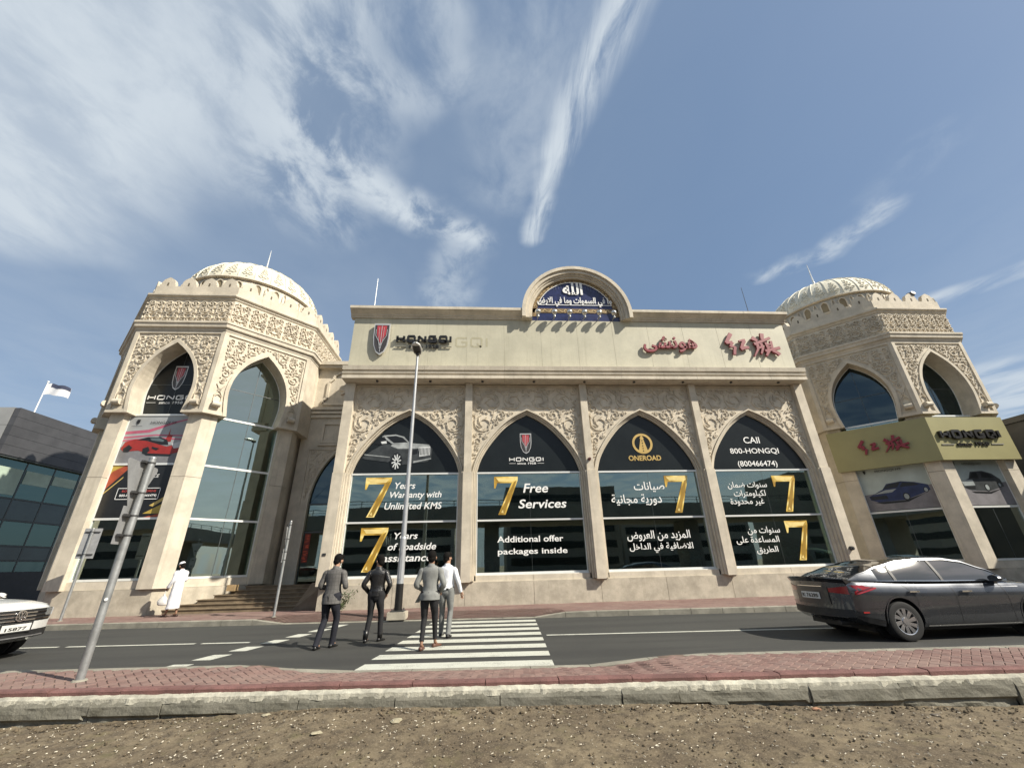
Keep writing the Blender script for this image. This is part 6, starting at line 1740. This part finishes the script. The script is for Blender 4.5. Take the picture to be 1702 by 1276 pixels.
rear_patch([-.45+.1*k for k in range(10)], .60, .93, mat('boot_recess', (.035, .036, .038), .35, coat=.4), 'boot_recess', .014)
rear_patch([-.26, 0, .26], .70, .82, platem, 'number_plate', .024)
for s_ in (-.8,):
    b = MB(); text(b, 'K 76295', -.22, .22, .725, .795, 0, bold=.02); b.xf(lambda x, y, z: (-1.06-.0275, -x, z)); b.build('plate_number', blackpaint, sedan, offs=(0, 0, 0))
rear_patch([-.35+.1*k for k in range(8)], .925, .94, chrome, 'boot_trim', .022)
rear_patch(ys_, .41, .54, plastic, 'rear_bumper_insert', .006)
q = MB()
for sg in (-1, 1):
    vs = []
    for k in range(8): x = -1.02+.08*k; vs += [car.side(x, max(.30, interp(SED['zb'], x)+.04), sg, .007), car.side(x, .44-.012*k, sg, .007)]
    q.add(vs, [(2*k, 2*k+1, 2*k+3, 2*k+2) for k in range(7)])
q.build('bumper_side', plastic, sedan, offs=(0, 0, 0))
for sg in (-1, 1): q = MB(); a = car.side(-.88, .50, sg, .009); q.box(a[0]-.06, a[0]+.06, min(a[1]-.004, a[1]+.004), max(a[1]-.004, a[1]+.004), .485, .51); q.build('reflector', redlens, sedan, offs=(0, 0, 0))
q = MB(); q.box(-.8, -.5, -.5, .5, .22, .36); q.cyl((-1.0, -.5, .30), (-.7, -.5, .30), .04, n=10); q.box(-.4, 3.3, -.6, .6, .14, .30); q.build('underbody', plastic, sedan, offs=(0, 0, 0))
q = MB(); q.prism([(-.62, 1.13), (-.35, 1.24), (-.33, 1.225), (-.55, 1.13)], -.01, .01); q.build('roof_fin', grey_paint, sedan, offs=(0, 0, 0))
sside(.45, .88, 2.6, .865, .010, mat('crease_light', (.30, .31, .33), .25, metal=.8), 'body_crease', off=.003, nn=30)
# white estate, only its nose in view
SUVP = dict(x0=-.95, x1=3.62, wb=2.72, wr=.355, track=.80, bendr=.15, bendf=.26, top=1.68,
    hw=[(-.95, .86), (-.6, .92), (1, .93), (2.8, .92), (3.3, .905), (3.62, .86)], zb=[(-.95, .45), (-.4, .28), (2.5, .26), (3.3, .27), (3.62, .36)],
    zs=[(-.95, 1.05), (1, 1.03), (2.4, 1.03), (3.1, 1.0), (3.45, .95), (3.62, .88)], zt=[(-.95, 1.1), (1, 1.06), (2.3, 1.10), (2.9, 1.08), (3.4, 1.02), (3.55, .97), (3.62, .90)],
    stations=[-.95, -.9, -.6, -.2, .2, .6, 1, 1.4, 1.8, 2.2, 2.5, 2.75, 3.0, 3.2, 3.35, 3.45, 3.53, 3.58, 3.61, 3.62],
    zr=[(-.9, 1.15), (-.75, 1.5), (0, 1.66), (1.0, 1.68), (1.5, 1.6), (2.35, 1.08)], zbelt=[(-.9, 1.05), (2.35, 1.04)], yb=[(-.9, .80), (1, .84), (2.35, .78)], yr=[(-.9, .62), (2.35, .64)],
    g0=-.9, g1=2.35, r0=-.7, r1=1.35, c1=-.5, bp=(.3, 1.2), bpm=plastic, lipm=white_paint, mirm=white_paint, seams=[(1.2, .35, 1.2, 1.0, .02), (2.2, .35, 2.15, 1.0, .02)], handles=[(.4, .9), (1.4, .9)], mirror=(2.0, 1.12), spokes=5)
VX, VY, VYAW = -12.98, 10.28, -.06
car2, suv, s2, p2 = build_car(SUVP, 'white_car', 'white estate car nose with black barred grille entering at left edge', white_paint, (VX, VY, 0), VYAW)
def fpt(y, z, off): return (car2.bend(3.62, y)+off, y, z)
def fpatch(y0, y1, z0, z1, m, nm, off, n=14, par=suv, build=True, q=None):
    q = q or MB(); vs = []
    for k in range(n+1):
        y = y0+(y1-y0)*k/n; vs += [fpt(y, z0, off), fpt(y, z1, off), fpt(y, z1, off-.03), fpt(y, z0, off-.03)]
    q.add(vs, [(4*k+j, 4*k+(j+1) % 4, 4*k+4+(j+1) % 4, 4*k+4+j) for k in range(n) for j in range(4)]+[(0, 1, 2, 3), (4*n, 4*n+1, 4*n+2, 4*n+3)])
    return q.build(nm, m, par, offs=(0, 0, 0)) if build else q
gr = fpatch(-.80, .80, .66, .88, plastic, 'grille', .008)
for k in range(3): fpatch(-.78, .78, .685+.065*k, .703+.065*k, chrome, 'grille_bar', .026, par=gr)
for sg in (-1, 1): fpatch(sg*.60, sg*.83, .74, .875, clearlens, 'headlight', .03)
fpatch(-.84, .84, .36, .50, plastic, 'bumper_intake', .012); fpatch(-.70, .70, .38, .40, mat('silver_strip', (.35, .35, .36), .3, metal=.6), 'intake_strip', .03)
b = MB(); R_ = .092
for rr_ in (R_,):
    ring = [(rr_*cos(k*pi/14), rr_*sin(k*pi/14)) for k in range(29)]
    for k in range(28): stroke(b, [ring[k], ring[k+1]], .016, 0, .014)
stroke(b, [(-.062, .06), (-.026, -.072), (0, -.005), (.026, -.072), (.062, .06)], .014, -.002, .012); stroke(b, [(-.03, .08), (0, .012), (.03, .08)], .014, -.003, .012)
b.xf(lambda x, y, z: (3.655-y, -x, .775+z)); b.build('front_emblem', chrome, suv, offs=(0, 0, 0))
b = MB(); b.box(3.632, 3.65, -.27, .27, .50, .63); pl = b.build('number_plate', platem, suv, offs=(0, 0, 0))
b = MB(); b.box(3.628, 3.648, -.30, .30, .475, .655); b.build('plate_frame', plastic, suv, offs=(0, 0, 0))
b = MB(); text(b, '15877', -.20, .20, .515, .575, 0, bold=.03); b.xf(lambda x, y, z: (3.6515, x, z)); b.build('plate_number', blackpaint, pl, offs=(0, 0, 0))
# cars shown inside the hall: copies of the saloon with their own places
for (x, y, a, lab) in ((10.2, 22.6, -2.0, 'dark car nose on show inside behind third window'), (-3.2, 20.6, .12, 'grey car on show inside behind first window, its wheel near the sill'), (13.2, 20.9, -1.2, 'dark car on show inside behind fourth window')):
    c_ = copy_tree(sedan); c_.location = (x, y, .957); c_.rotation_euler = (0, 0, a); c_['label'] = lab; c_['group'] = 'show cars inside the hall'
    for ch in c_.children:
        if ch.name.startswith(('body', 'roof', 'rear_pillar')) and ch.data.materials[0] == grey_paint: ch.data = ch.data.copy(); ch.data.materials[0] = paint_mat('show_silver_paint', (.5, .52, .53), .5)
# ================================================================== people
skinm = mat('skin_tan', (.40, .23, .15), .6, var=.06, vscale=10); skind = mat('skin_brown', (.27, .15, .095), .6, var=.06, vscale=10)
hairm = mat('dark_hair', (.007, .006, .005), .8, spec=.15, bump=.5, bscale=150, var=.3, vscale=40)
eyem = mat('eye_dark', (.02, .015, .012), .2); lipm_ = mat('lip', (.28, .12, .09), .5)
def cloth(name, col, weave=0, rough=.85, check=False):
    m = mat(name, col, rough, bump=.25, bscale=120, var=.10, vscale=9)
    if check:
        T = NT(m.node_tree); b = [n for n in m.node_tree.nodes if n.type == 'BSDF_PRINCIPLED'][0]
        src = b.inputs['Base Color'].links[0].from_socket; tcn = T.n('ShaderNodeTexCoord'); s = T.n('ShaderNodeSeparateXYZ'); T.l(tcn.outputs['Object'], s.inputs[0])
        fx = T.math('LESS_THAN', T.math('FRACT', T.math('MULTIPLY', s.outputs[0], 16)), .16); fz = T.math('LESS_THAN', T.math('FRACT', T.math('MULTIPLY', s.outputs[2], 14)), .14)
        T.l(T.mix(T.math('MULTIPLY', T.math('MAXIMUM', fx, fz), .55), src, tuple(c*.45 for c in col)), b.inputs['Base Color'])
    return m
def catmull(P, n):
    out = []
    for i in range(len(P)-1):
        p0 = P[max(0, i-1)]; p1 = P[i]; p2 = P[i+1]; p3 = P[min(len(P)-1, i+2)]
        for k in range(n):
            t = k/n; out.append(tuple(.5*((2*b)+(-a+c)*t+(2*a-5*b+4*c-d)*t*t+(-a+3*b-3*c+d)*t**3) for a, b, c, d in zip(p0, p1, p2, p3)))
    out.append(tuple(P[-1])); return out
def tube(mb, P, n=16, sub=5, fold=0., seed=0, cap=True, xdir=(1, 0, 0), foldf=11):
    """P: list of (x,y,z,rx,ry); rings follow the path, rx along the body's side-to-side axis"""
    Q_ = catmull(P, sub); vs = []; m = len(Q_); X = Vector(xdir)
    for i, q in enumerate(Q_):
        a = Vector(Q_[max(0, i-1)][:3]); b = Vector(Q_[min(m-1, i+1)][:3]); d = (b-a).normalized() if (b-a).length > 1e-6 else Vector((0, 0, 1))
        u = (X-d*X.dot(d)).normalized(); v = d.cross(u)
        for k in range(n):
            an = 2*pi*k/n; c = Vector(q[:3]); ff = 1
            if fold: 
                pz = c+u*(cos(an)*q[3])+v*(sin(an)*q[4]); ff = 1+fold*mnoise.noise(Vector((pz.x*foldf+seed, pz.y*foldf, pz.z*foldf*.55)))+fold*.6*mnoise.noise(Vector((pz.x*24, pz.y*24+seed, pz.z*16)))
            vs.append(c+u*(cos(an)*q[3]*ff)+v*(sin(an)*q[4]*ff))
    fs = [(n*i+k, n*i+(k+1) % n, n*i+n+(k+1) % n, n*i+n+k) for i in range(m-1) for k in range(n)]
    if cap: fs += [tuple(range(n))[::-1], tuple(n*(m-1)+k for k in range(n))]
    return mb.add(vs, fs)
def skin_body(J, parent, m, head_yaw=0, head_pitch=0):
    """one continuous body grown round the joints"""
    V = []; E = []; R = []
    def add(p, r, link=None):
        V.append(tuple(p)); R.append(r if isinstance(r, tuple) else (r, r)); i = len(V)-1
        if link is not None: E.append((link, i))
        return i
    pel = add(J['pelvis'], (.10, .07)); sp = add(J['spine'], (.09, .065), pel); ch = add(J['chest'], (.10, .065), sp); nk = add(J['neck'], .052, ch)
    H = Vector(J['head']); cy_, sy_ = cos(head_yaw), sin(head_yaw); cp_, sp2 = cos(head_pitch), sin(head_pitch)
    def hp(x, y, z):
        y, z = y*cp_+z*sp2, -y*sp2+z*cp_; x, y = x*cy_-y*sy_, x*sy_+y*cy_; return H+Vector((x, y, z))
    hb = add(hp(0, .0, -.06), .066, nk); hm = add(hp(0, .005, .02), .084, hb); ht = add(hp(0, -.005, .075), .072, hm); jw = add(hp(0, .055, -.065), .040, hb); ns = add(hp(0, .092, -.005), .012, hm); nt_ = add(hp(0, .112, -.018), .009, ns)
    for s in 'LR':
        hip = add(J['hip'+s], .062, pel); kn = add(J['knee'+s], .040, hip); cf = add(Vector(J['knee'+s]).lerp(Vector(J['ank'+s]), .35), .038, kn); an = add(J['ank'+s], .031, cf); f = Vector(J['ank'+s]); d = Vector(J.get('toe', (0, 1, 0))); add(f+d*.13+Vector((0, 0, -.04)), .032, an)
        sh = add(J['sho'+s], .038, ch); el = add(J['elb'+s], .032, sh); wr = add(J['wri'+s], .024, el)
        w = Vector(J['wri'+s]); e = Vector(J['elb'+s]); d = (w-e).normalized(); d = (d+Vector(J.get('hd'+s, (0, 0, 0)))).normalized(); pm = add(w+d*.07, (.036, .018), wr)
        side = d.cross(Vector((0, 1, 0))) if abs(d.y) < .8 else d.cross(Vector((0, 0, 1))); side.normalize(); curl = side.cross(d).normalized()*(1 if s == 'L' else -1)
        for k, l in enumerate((.070, .078, .074, .058)):
            b0 = w+d*.085+side*(.024-.016*k); f1 = add(b0+d*l*.5+curl*.006, .0088, pm); add(b0+d*l*.85+curl*.028, .0078, f1)
        tb_ = add(w+d*.045+side*.040+curl*.012, .011, wr); add(w+d*.085+side*.052+curl*.022, .009, tb_)
    me = bpy.data.meshes.new('body'); me.from_pydata(V, E, []); ob = bpy.data.objects.new('body', me); COL.objects.link(ob)
    md = ob.modifiers.new('s', 'SKIN'); md.use_smooth_shade = True
    for i, r in enumerate(R): me.skin_vertices[0].data[i].radius = r
    for i, v in enumerate(me.skin_vertices[0].data): v.use_root = (i == 0)
    ob.modifiers.new('ss', 'SUBSURF').levels = 2
    new = bpy.data.meshes.new_from_object(ob.evaluated_get(bpy.context.evaluated_depsgraph_get())); ob.modifiers.clear(); ob.data = new; new.materials.clear(); new.materials.append(m)
    new.polygons.foreach_set('use_smooth', [True]*len(new.polygons)); ob.parent = parent
    return ob, hp
def ell(mb, hp, c, r, n=14, cut=None):
    q = MB(); q.ball((0, 0, 0), 1, n)
    vs = []
    for v in q.v: vs.append(hp(c[0]+v[0]*r[0], c[1]+v[1]*r[1], c[2]+v[2]*r[2]))
    return mb.add(vs, q.f)
def person(label, loc, yaw, J, skin_, hy=0, hpit=0, scale=1.0, beard=False, cap=None):
    t = thing('person', (0, 0, 0), label, 'person'); body, hp = skin_body(J, t, skin_, hy, hpit)
    b = MB(); ell(b, hp, (0, -.022, .045), (.090, .100, .108), 18); ell(b, hp, (0, -.055, -.02), (.078, .062, .075), 14); b.xf(lambda x, y, z: (x+.004*mnoise.noise(Vector((x*60, y*60, z*60))), y, z+.004*mnoise.noise(Vector((x*70, y*50, z*60)))))
    if not cap: ell(b, hp, (0, .035, .105), (.072, .062, .042), 12)
    b.build('hair', hairm, t, offs=(0, 0, 0), smooth=True)
    for s in (-1, 1):
        b = MB(); ell(b, hp, (s*.086, .005, -.005), (.014, .022, .032), 8); b.build('ear', skin_, t, offs=(0, 0, 0), smooth=True)
        b = MB(); ell(b, hp, (s*.034, .078, .015), (.014, .010, .008), 8); b.build('eye', eyem, t, offs=(0, 0, 0), smooth=True)
    b = MB(); ell(b, hp, (0, .088, -.062), (.024, .012, .007), 8); b.build('mouth', lipm_, t, offs=(0, 0, 0), smooth=True)
    b = MB()
    for s in (-1, 1): ell(b, hp, (s*.034, .080, .036), (.022, .010, .005), 8)
    if beard: ell(b, hp, (0, .045, -.072), (.062, .056, .042), 12); ell(b, hp, (0, .09, -.044), (.03, .012, .007), 8)
    b.build('beard' if beard else 'eyebrow', hairm, t, offs=(0, 0, 0), smooth=True)
    t.location = loc; t.rotation_euler = (0, 0, yaw); t.scale = (scale,)*3
    return t, hp
def shoe(t, ank, d, m, sole=None, low=False, lift=0):
    a = Vector(ank); d = Vector(d).normalized(); s = Vector((d.y, -d.x, 0)); b = MB(); vs = []
    prof = [(-.075, .030, .055), (-.05, .038, .075), (0, .040, .085 if not low else .06), (.07, .044, .060), (.13, .046, .045), (.18, .036, .036), (.205, .014, .022)]
    z0 = a.z-.085+lift
    for x, w, h in prof:
        for k in range(10):
            an = 2*pi*k/10; p = a+d*x+s*(w*cos(an)); vs.append((p.x, p.y, z0+h*.5+max(-h*.5, h*.55*sin(an))))
    b.add(vs, [(10*i+k, 10*i+(k+1) % 10, 10*i+10+(k+1) % 10, 10*i+10+k) for i in range(6) for k in range(10)]+[tuple(range(10)), tuple(range(60, 70))])
    return b.build('shoe', m, t, offs=(0, 0, 0), smooth=True)
def legs(t, J, m, wk=1.0, hem=-.02, top=1.02, nm='trousers', seed=0, taper=1.0):
    b = MB()
    for s in 'LR':
        h = Vector(J['hip'+s]); k = Vector(J['knee'+s]); a = Vector(J['ank'+s]); sx_ = 1 if h.x > 0 else -1
        e = a+(k-a).normalized()*hem
        tube(b, [(h.x*.75, h.y, top, .115, .115), (h.x*.95, h.y, h.z+.02, .108, .118), (h.x*1.0, h.y, h.z-.13, .090*wk, .100*wk), *[tuple(h.lerp(k, .65))+(.074*wk, .082*wk)], (k.x, k.y+.008, k.z, .062*wk, .068*wk), *[tuple(k.lerp(e, .4))+(.060*wk*taper, .064*wk*taper)], *[tuple(k.lerp(e, .85))+(.054*wk*taper, .060*wk*taper)], (e.x, e.y, e.z, .056*wk*taper, .064*wk*taper)], n=16, sub=5, fold=.055, seed=seed)
    tube(b, [(0, J['pelvis'][1], top+.03, .158, .112), (0, J['pelvis'][1], top-.06, .168, .124), (0, J['pelvis'][1]-.005, J['hipL'][2]-.02, .165, .122), (0, J['pelvis'][1], J['hipL'][2]-.09, .12, .09)], n=20, sub=4)
    return b.build(nm, m, t, offs=(0, 0, 0), smooth=True)
def torso(t, J, m, hem, nm='jacket', flare=1.0, sh=1.0, slim=1.0, cuff=0, seed=0, fold=.04, slv=1.0):
    b = MB(); c = Vector(J['chest']); n_ = Vector(J['neck']); py_ = J['pelvis'][1]
    tube(b, [(0, py_+.00, hem, .188*flare, .150*flare), (0, py_, hem+.10, .182*flare, .142*flare), (0, py_+.005, 1.02, .170*slim, .128), (0, (py_+c.y)/2, 1.14, .158*slim, .118), (c.x, c.y, c.z-.06, .182*sh, .125), (c.x, c.y, c.z+.045, .200*sh, .122), (c.x, c.y, c.z+.095, .176*sh, .112), (c.x, c.y, c.z+.135, .125*sh, .098), (c.x, n_.y-.005, n_.z-.012, .082, .076), (n_.x, n_.y, n_.z+.02, .062, .064)], n=28, sub=6, fold=fold, seed=seed)
    for s in 'LR':
        S_ = Vector(J['sho'+s]); E_ = Vector(J['elb'+s]); W_ = Vector(J['wri'+s]); W2_ = W_+(E_-W_).normalized()*cuff; inn = Vector((S_.x*.55, S_.y, S_.z-.01))
        tube(b, [tuple(inn)+(.050, .070), tuple(S_+Vector((0, 0, -.005)))+(.068*slv, .080*slv), tuple(S_.lerp(E_, .4))+(.064*slv, .066*slv), tuple(E_)+(.056*slv, .058*slv), tuple(E_.lerp(W2_, .5))+(.050*slv, .050*slv), tuple(W2_)+(.042*slv, .042*slv)], n=14, sub=5, fold=.07, seed=seed+3, xdir=(0, 1, 0) if abs((W_-E_).normalized().x) > .8 else (1, 0, 0))
    return b.build(nm, m, t, offs=(0, 0, 0), smooth=True)
def pose(stride=.0, l=None, r=None, **k):
    J = dict(pelvis=(0, 0, .96), spine=(0, .0, 1.12), chest=(0, .01, 1.32), neck=(0, .01, 1.49), head=(0, .03, 1.63),
             hipL=(-.095, 0, .90), hipR=(.095, 0, .90), kneeL=(-.11, .03, .50), kneeR=(.11, .03, .50), ankL=(-.12, -.02, .085), ankR=(.12, -.02, .085),
             shoL=(-.178, 0, 1.385), shoR=(.178, 0, 1.385), elbL=(-.25, -.03, 1.13), elbR=(.25, -.03, 1.13), wriL=(-.26, .05, .88), wriR=(.26, .05, .88))
    J.update(k); return J
# man one: grey checked blazer, hands busy in front of him
J = pose(kneeL=(-.11, .03, .50), ankL=(-.13, -.15, .085), kneeR=(.11, .10, .50), ankR=(.07, .12, .085), elbL=(-.27, -.02, 1.13), wriL=(-.14, .22, 1.08), elbR=(.27, -.02, 1.13), wriR=(.16, .24, 1.12), head=(.02, .05, 1.62))
t, hp = person('man in grey checked blazer and navy trousers, leftmost of the four men crossing', (-3.26, 10.12, 0), -.12, J, skinm, hy=-.45, hpit=.22, scale=1.02)
torso(t, J, cloth('grey_check_wool', (.115, .11, .105), check=True), .80, 'blazer', flare=1.06, sh=1.05, seed=1)
legs(t, J, cloth('navy_wool', (.008, .009, .016)), 1.04, -.035, .98, seed=2)
for s, d in (('L', (-.1, 1, 0)), ('R', (.15, 1, 0))): shoe(t, J['ank'+s], d, mat('black_leather', (.012, .012, .012), .35))
b = MB(); tube(b, [(0, .008, 1.488, .066, .062), (0, -.002, 1.505, .060, .058)], n=16, sub=2); b.build('collar', cloth('grey_check_wool', (.12, .115, .11)), t, offs=(0, 0, 0), smooth=True)
b = MB(); b.box(-.004, .004, -.157, -.150, .80, .99); b.build('jacket_vent', cloth('vent_dark', (.02, .02, .02)), t, offs=(0, 0, 0))
b = MB(); b.box(.205, .212, -.05, .06, .93, .95); b.build('pocket_flap', MATS['vent_dark'], t, offs=(0, 0, 0))
# man two: black leather jacket, hands in pockets, head to the left
J = pose(kneeL=(-.11, .02, .50), ankL=(-.14, -.06, .085), kneeR=(.12, .07, .50), ankR=(.13, .10, .085), elbL=(-.30, -.06, 1.14), wriL=(-.20, .09, .96), elbR=(.30, -.06, 1.14), wriR=(.20, .09, .96))
t, hp = person('man in black leather jacket and black jeans with hands in pockets', (-2.46, 10.72, 0), -.05, J, skind, hy=.95, scale=1.0, beard=True)
leath = mat('black_leather_jacket', (.012, .011, .011), .34, bump=.5, bscale=40, var=.3, vscale=12, coat=.3)
torso(t, J, leath, .90, 'leather_jacket', flare=.92, sh=1.06, slim=1.04, seed=5, fold=.07)
legs(t, J, cloth('black_denim', (.010, .010, .012)), .98, -.01, .98, seed=6, taper=.98)
for s, d in (('L', (-.15, 1, 0)), ('R', (.35, 1, 0))):
    shoe(t, J['ank'+s], d, MATS['black_leather']); a = J['ank'+s]; b = MB(); b.cyl((a[0], a[1]-.01, .06), (a[0], a[1], .24), .052, .058, 14); b.build('boot_shaft', MATS['black_leather'], t, offs=(0, 0, 0), smooth=True)
b = MB(); tube(b, [(0, .008, 1.485, .075, .07), (0, -.004, 1.515, .066, .064)], n=16, sub=2); b.build('collar', leath, t, offs=(0, 0, 0), smooth=True)
# man three: pale grey blazer, slim black trousers cut above bare ankles
J = pose(kneeL=(-.10, .03, .51), ankL=(-.09, -.16, .085), kneeR=(.10, .10, .50), ankR=(.11, .19, .085), elbL=(-.28, -.04, 1.13), wriL=(-.19, .17, 1.02), elbR=(.28, -.05, 1.13), wriR=(.19, .15, 1.0))
t, hp = person('man in light grey blazer and slim black trousers above bare ankles, nearest on the crossing', (-1.12, 9.62, 0), -.08, J, skind, hy=.05, scale=1.02)
lg = cloth('light_grey_wool', (.205, .21, .20))
torso(t, J, lg, .85, 'blazer', flare=1.10, sh=1.07, slim=.97, seed=9, fold=.06)
legs(t, J, cloth('black_wool', (.009, .009, .011)), .97, .07, .98, seed=8, taper=.86)
for s, d in (('L', (.05, 1, 0)), ('R', (.5, 1, 0))): shoe(t, J['ank'+s], d, mat('brown_loafer', (.10, .045, .03), .5), low=True)
b = MB(); tube(b, [(0, .008, 1.488, .068, .064), (0, -.002, 1.50, .062, .060)], n=16, sub=2); b.build('collar', lg, t, offs=(0, 0, 0), smooth=True)
b = MB(); tube(b, [(0, -.150, .86, .004, .004), (0, -.148, 1.0, .003, .003)], n=6, sub=2); b.build('jacket_vent', MATS['vent_dark'], t, offs=(0, 0, 0))
b = MB(); b.add([(-.20, .05, .99), (-.19, .11, .99), (-.30, .02, .80), (-.22, .08, .80)], [(0, 1, 3, 2)]); b.add([(-.205, .055, .99), (-.195, .115, .99), (-.305, .025, .80), (-.225, .085, .80)], [(0, 1, 3, 2)]); b.build('open_front', lg, t, offs=(0, 0, 0))
# man four: white shirt, grey trousers, head to the right
J = pose(kneeL=(-.10, .06, .50), ankL=(-.12, .10, .085), kneeR=(.10, .02, .50), ankR=(.10, -.13, .085), elbL=(-.26, -.02, 1.14), wriL=(-.22, .12, .93), elbR=(.28, -.05, 1.14), wriR=(.34, .02, .90))
t, hp = person('man in white shirt and grey trousers with black belt, looking right', (-.90, 11.05, 0), -.15, J, skinm, hy=-.85, scale=1.02, beard=True)
ws = cloth('white_cotton', (.74, .75, .78))
torso(t, J, ws, .955, 'shirt', flare=.90, sh=1.0, slim=1.05, cuff=.0, seed=12, fold=.07, slv=.92)
legs(t, J, cloth('mid_grey_wool', (.17, .175, .17)), 1.02, -.03, .985, seed=13)
b = MB(); tube(b, [(0, 0, .955, .176, .136), (0, 0, .99, .174, .133)], n=24, sub=2, cap=False); b.build('belt', MATS['black_leather'], t, offs=(0, 0, 0), smooth=True)
for s, d in (('L', (0, 1, 0)), ('R', (.1, 1, 0))): shoe(t, J['ank'+s], d, MATS['black_leather'])
b = MB(); tube(b, [(0, .004, 1.475, .066, .062), (0, .002, 1.515, .060, .058)], n=16, sub=2); b.build('collar', ws, t, offs=(0, 0, 0), smooth=True)
# man in a white robe, facing left, with a phone and a carrier bag
J = pose(kneeL=(-.09, .05, .50), ankL=(-.09, .12, .085), kneeR=(.09, -.02, .50), ankR=(.10, -.12, .085), elbL=(-.22, .02, 1.13), wriL=(-.22, .16, .92), elbR=(.22, .02, 1.14), wriR=(.14, .28, 1.14), head=(0, .06, 1.60), neck=(0, .02, 1.49))
t, hp = person('man in long white robe and white cap holding phone and bag beside left tower', (-10.55, 16.45, .15), 1.25, J, skind, hy=.1, hpit=.38, scale=.97, beard=True, cap=True)
b = MB(); cs = [(0, -.01, .24, .20, .19), (0, 0, .50, .185, .18), (0, 0, .85, .175, .16), (0, 0, 1.10, .165, .135), (0, .0, 1.28, .185, .13), (0, .0, 1.38, .19, .115), (0, .005, 1.45, .10, .08), (0, .015, 1.50, .064, .064)]
tube(b, cs, n=28, sub=6, fold=.09, seed=20, foldf=9)
for s in 'LR':
    S_ = Vector(J['sho'+s]); E_ = Vector(J['elb'+s]); W_ = Vector(J['wri'+s]); tube(b, [(S_.x*.6, S_.y, S_.z, .07, .075), tuple(S_)+(.075, .075), tuple(S_.lerp(E_, .5))+(.068, .066), tuple(E_)+(.062, .060), tuple(W_)+(.058, .055)], n=14, sub=5, fold=.08, seed=22)
b.build('robe', cloth('white_robe_cotton', (.76, .77, .80)), t, offs=(0, 0, 0), smooth=True)
b = MB(); tube(b, [tuple(hp(0, -.01, .07))+(.094, .104), tuple(hp(0, -.012, .115))+(.090, .098), tuple(hp(0, -.012, .145))+(.06, .066), tuple(hp(0, -.012, .15))+(.01, .01)], n=20, sub=3); b.build('cap', ws, t, offs=(0, 0, 0), smooth=True)
for s, d in (('L', (0, 1, 0)), ('R', (0, 1, 0))): shoe(t, J['ank'+s], d, mat('dark_sandal', (.05, .03, .022), .6), low=True)
ca_, sa_ = cos(1.25), sin(1.25)
def tow(x, y, z): return (-10.55+.97*(x*ca_-y*sa_), 16.45+.97*(x*sa_+y*ca_), .15+.97*z)
ph = thing('phone', tow(.14, .40, 1.17), 'dark phone held up by the man in the white robe', 'phone')
p = tow(.14, .37, 1.18); b = MB(); b.box(p[0]-.006, p[0]+.006, p[1]-.035, p[1]+.035, p[2]-.07, p[2]+.07); b.build('case', blackpaint, ph)
b = MB(); b.box(p[0]+.0065, p[0]+.007, p[1]-.031, p[1]+.031, p[2]-.064, p[2]+.064); b.build('screen', carglass, ph)
bgp = tow(-.23, .22, .80); bag = thing('carrier_bag', (bgp[0], bgp[1], .45), 'crumpled white carrier bag hanging from the hand of the robed man', 'bag')
b = MB(); tube(b, [(bgp[0], bgp[1], .50, .08, .05), (bgp[0], bgp[1], .53, .14, .09), (bgp[0], bgp[1], .62, .15, .10), (bgp[0], bgp[1], .72, .11, .07), (bgp[0], bgp[1], .80, .045, .03), (bgp[0], bgp[1], .86, .02, .02)], n=18, sub=4, fold=.22, seed=31, foldf=16); b.build('sack', mat('white_plastic', (.62, .60, .57), .4, var=.15, vscale=18), bag, smooth=True)
b = MB(); b.cyl((bgp[0]-.02, bgp[1], .85), (bgp[0], bgp[1], .97), .008, n=6); b.cyl((bgp[0]+.02, bgp[1], .85), (bgp[0]+.002, bgp[1], .97), .008, n=6); b.build('handle', MATS['white_plastic'], bag)
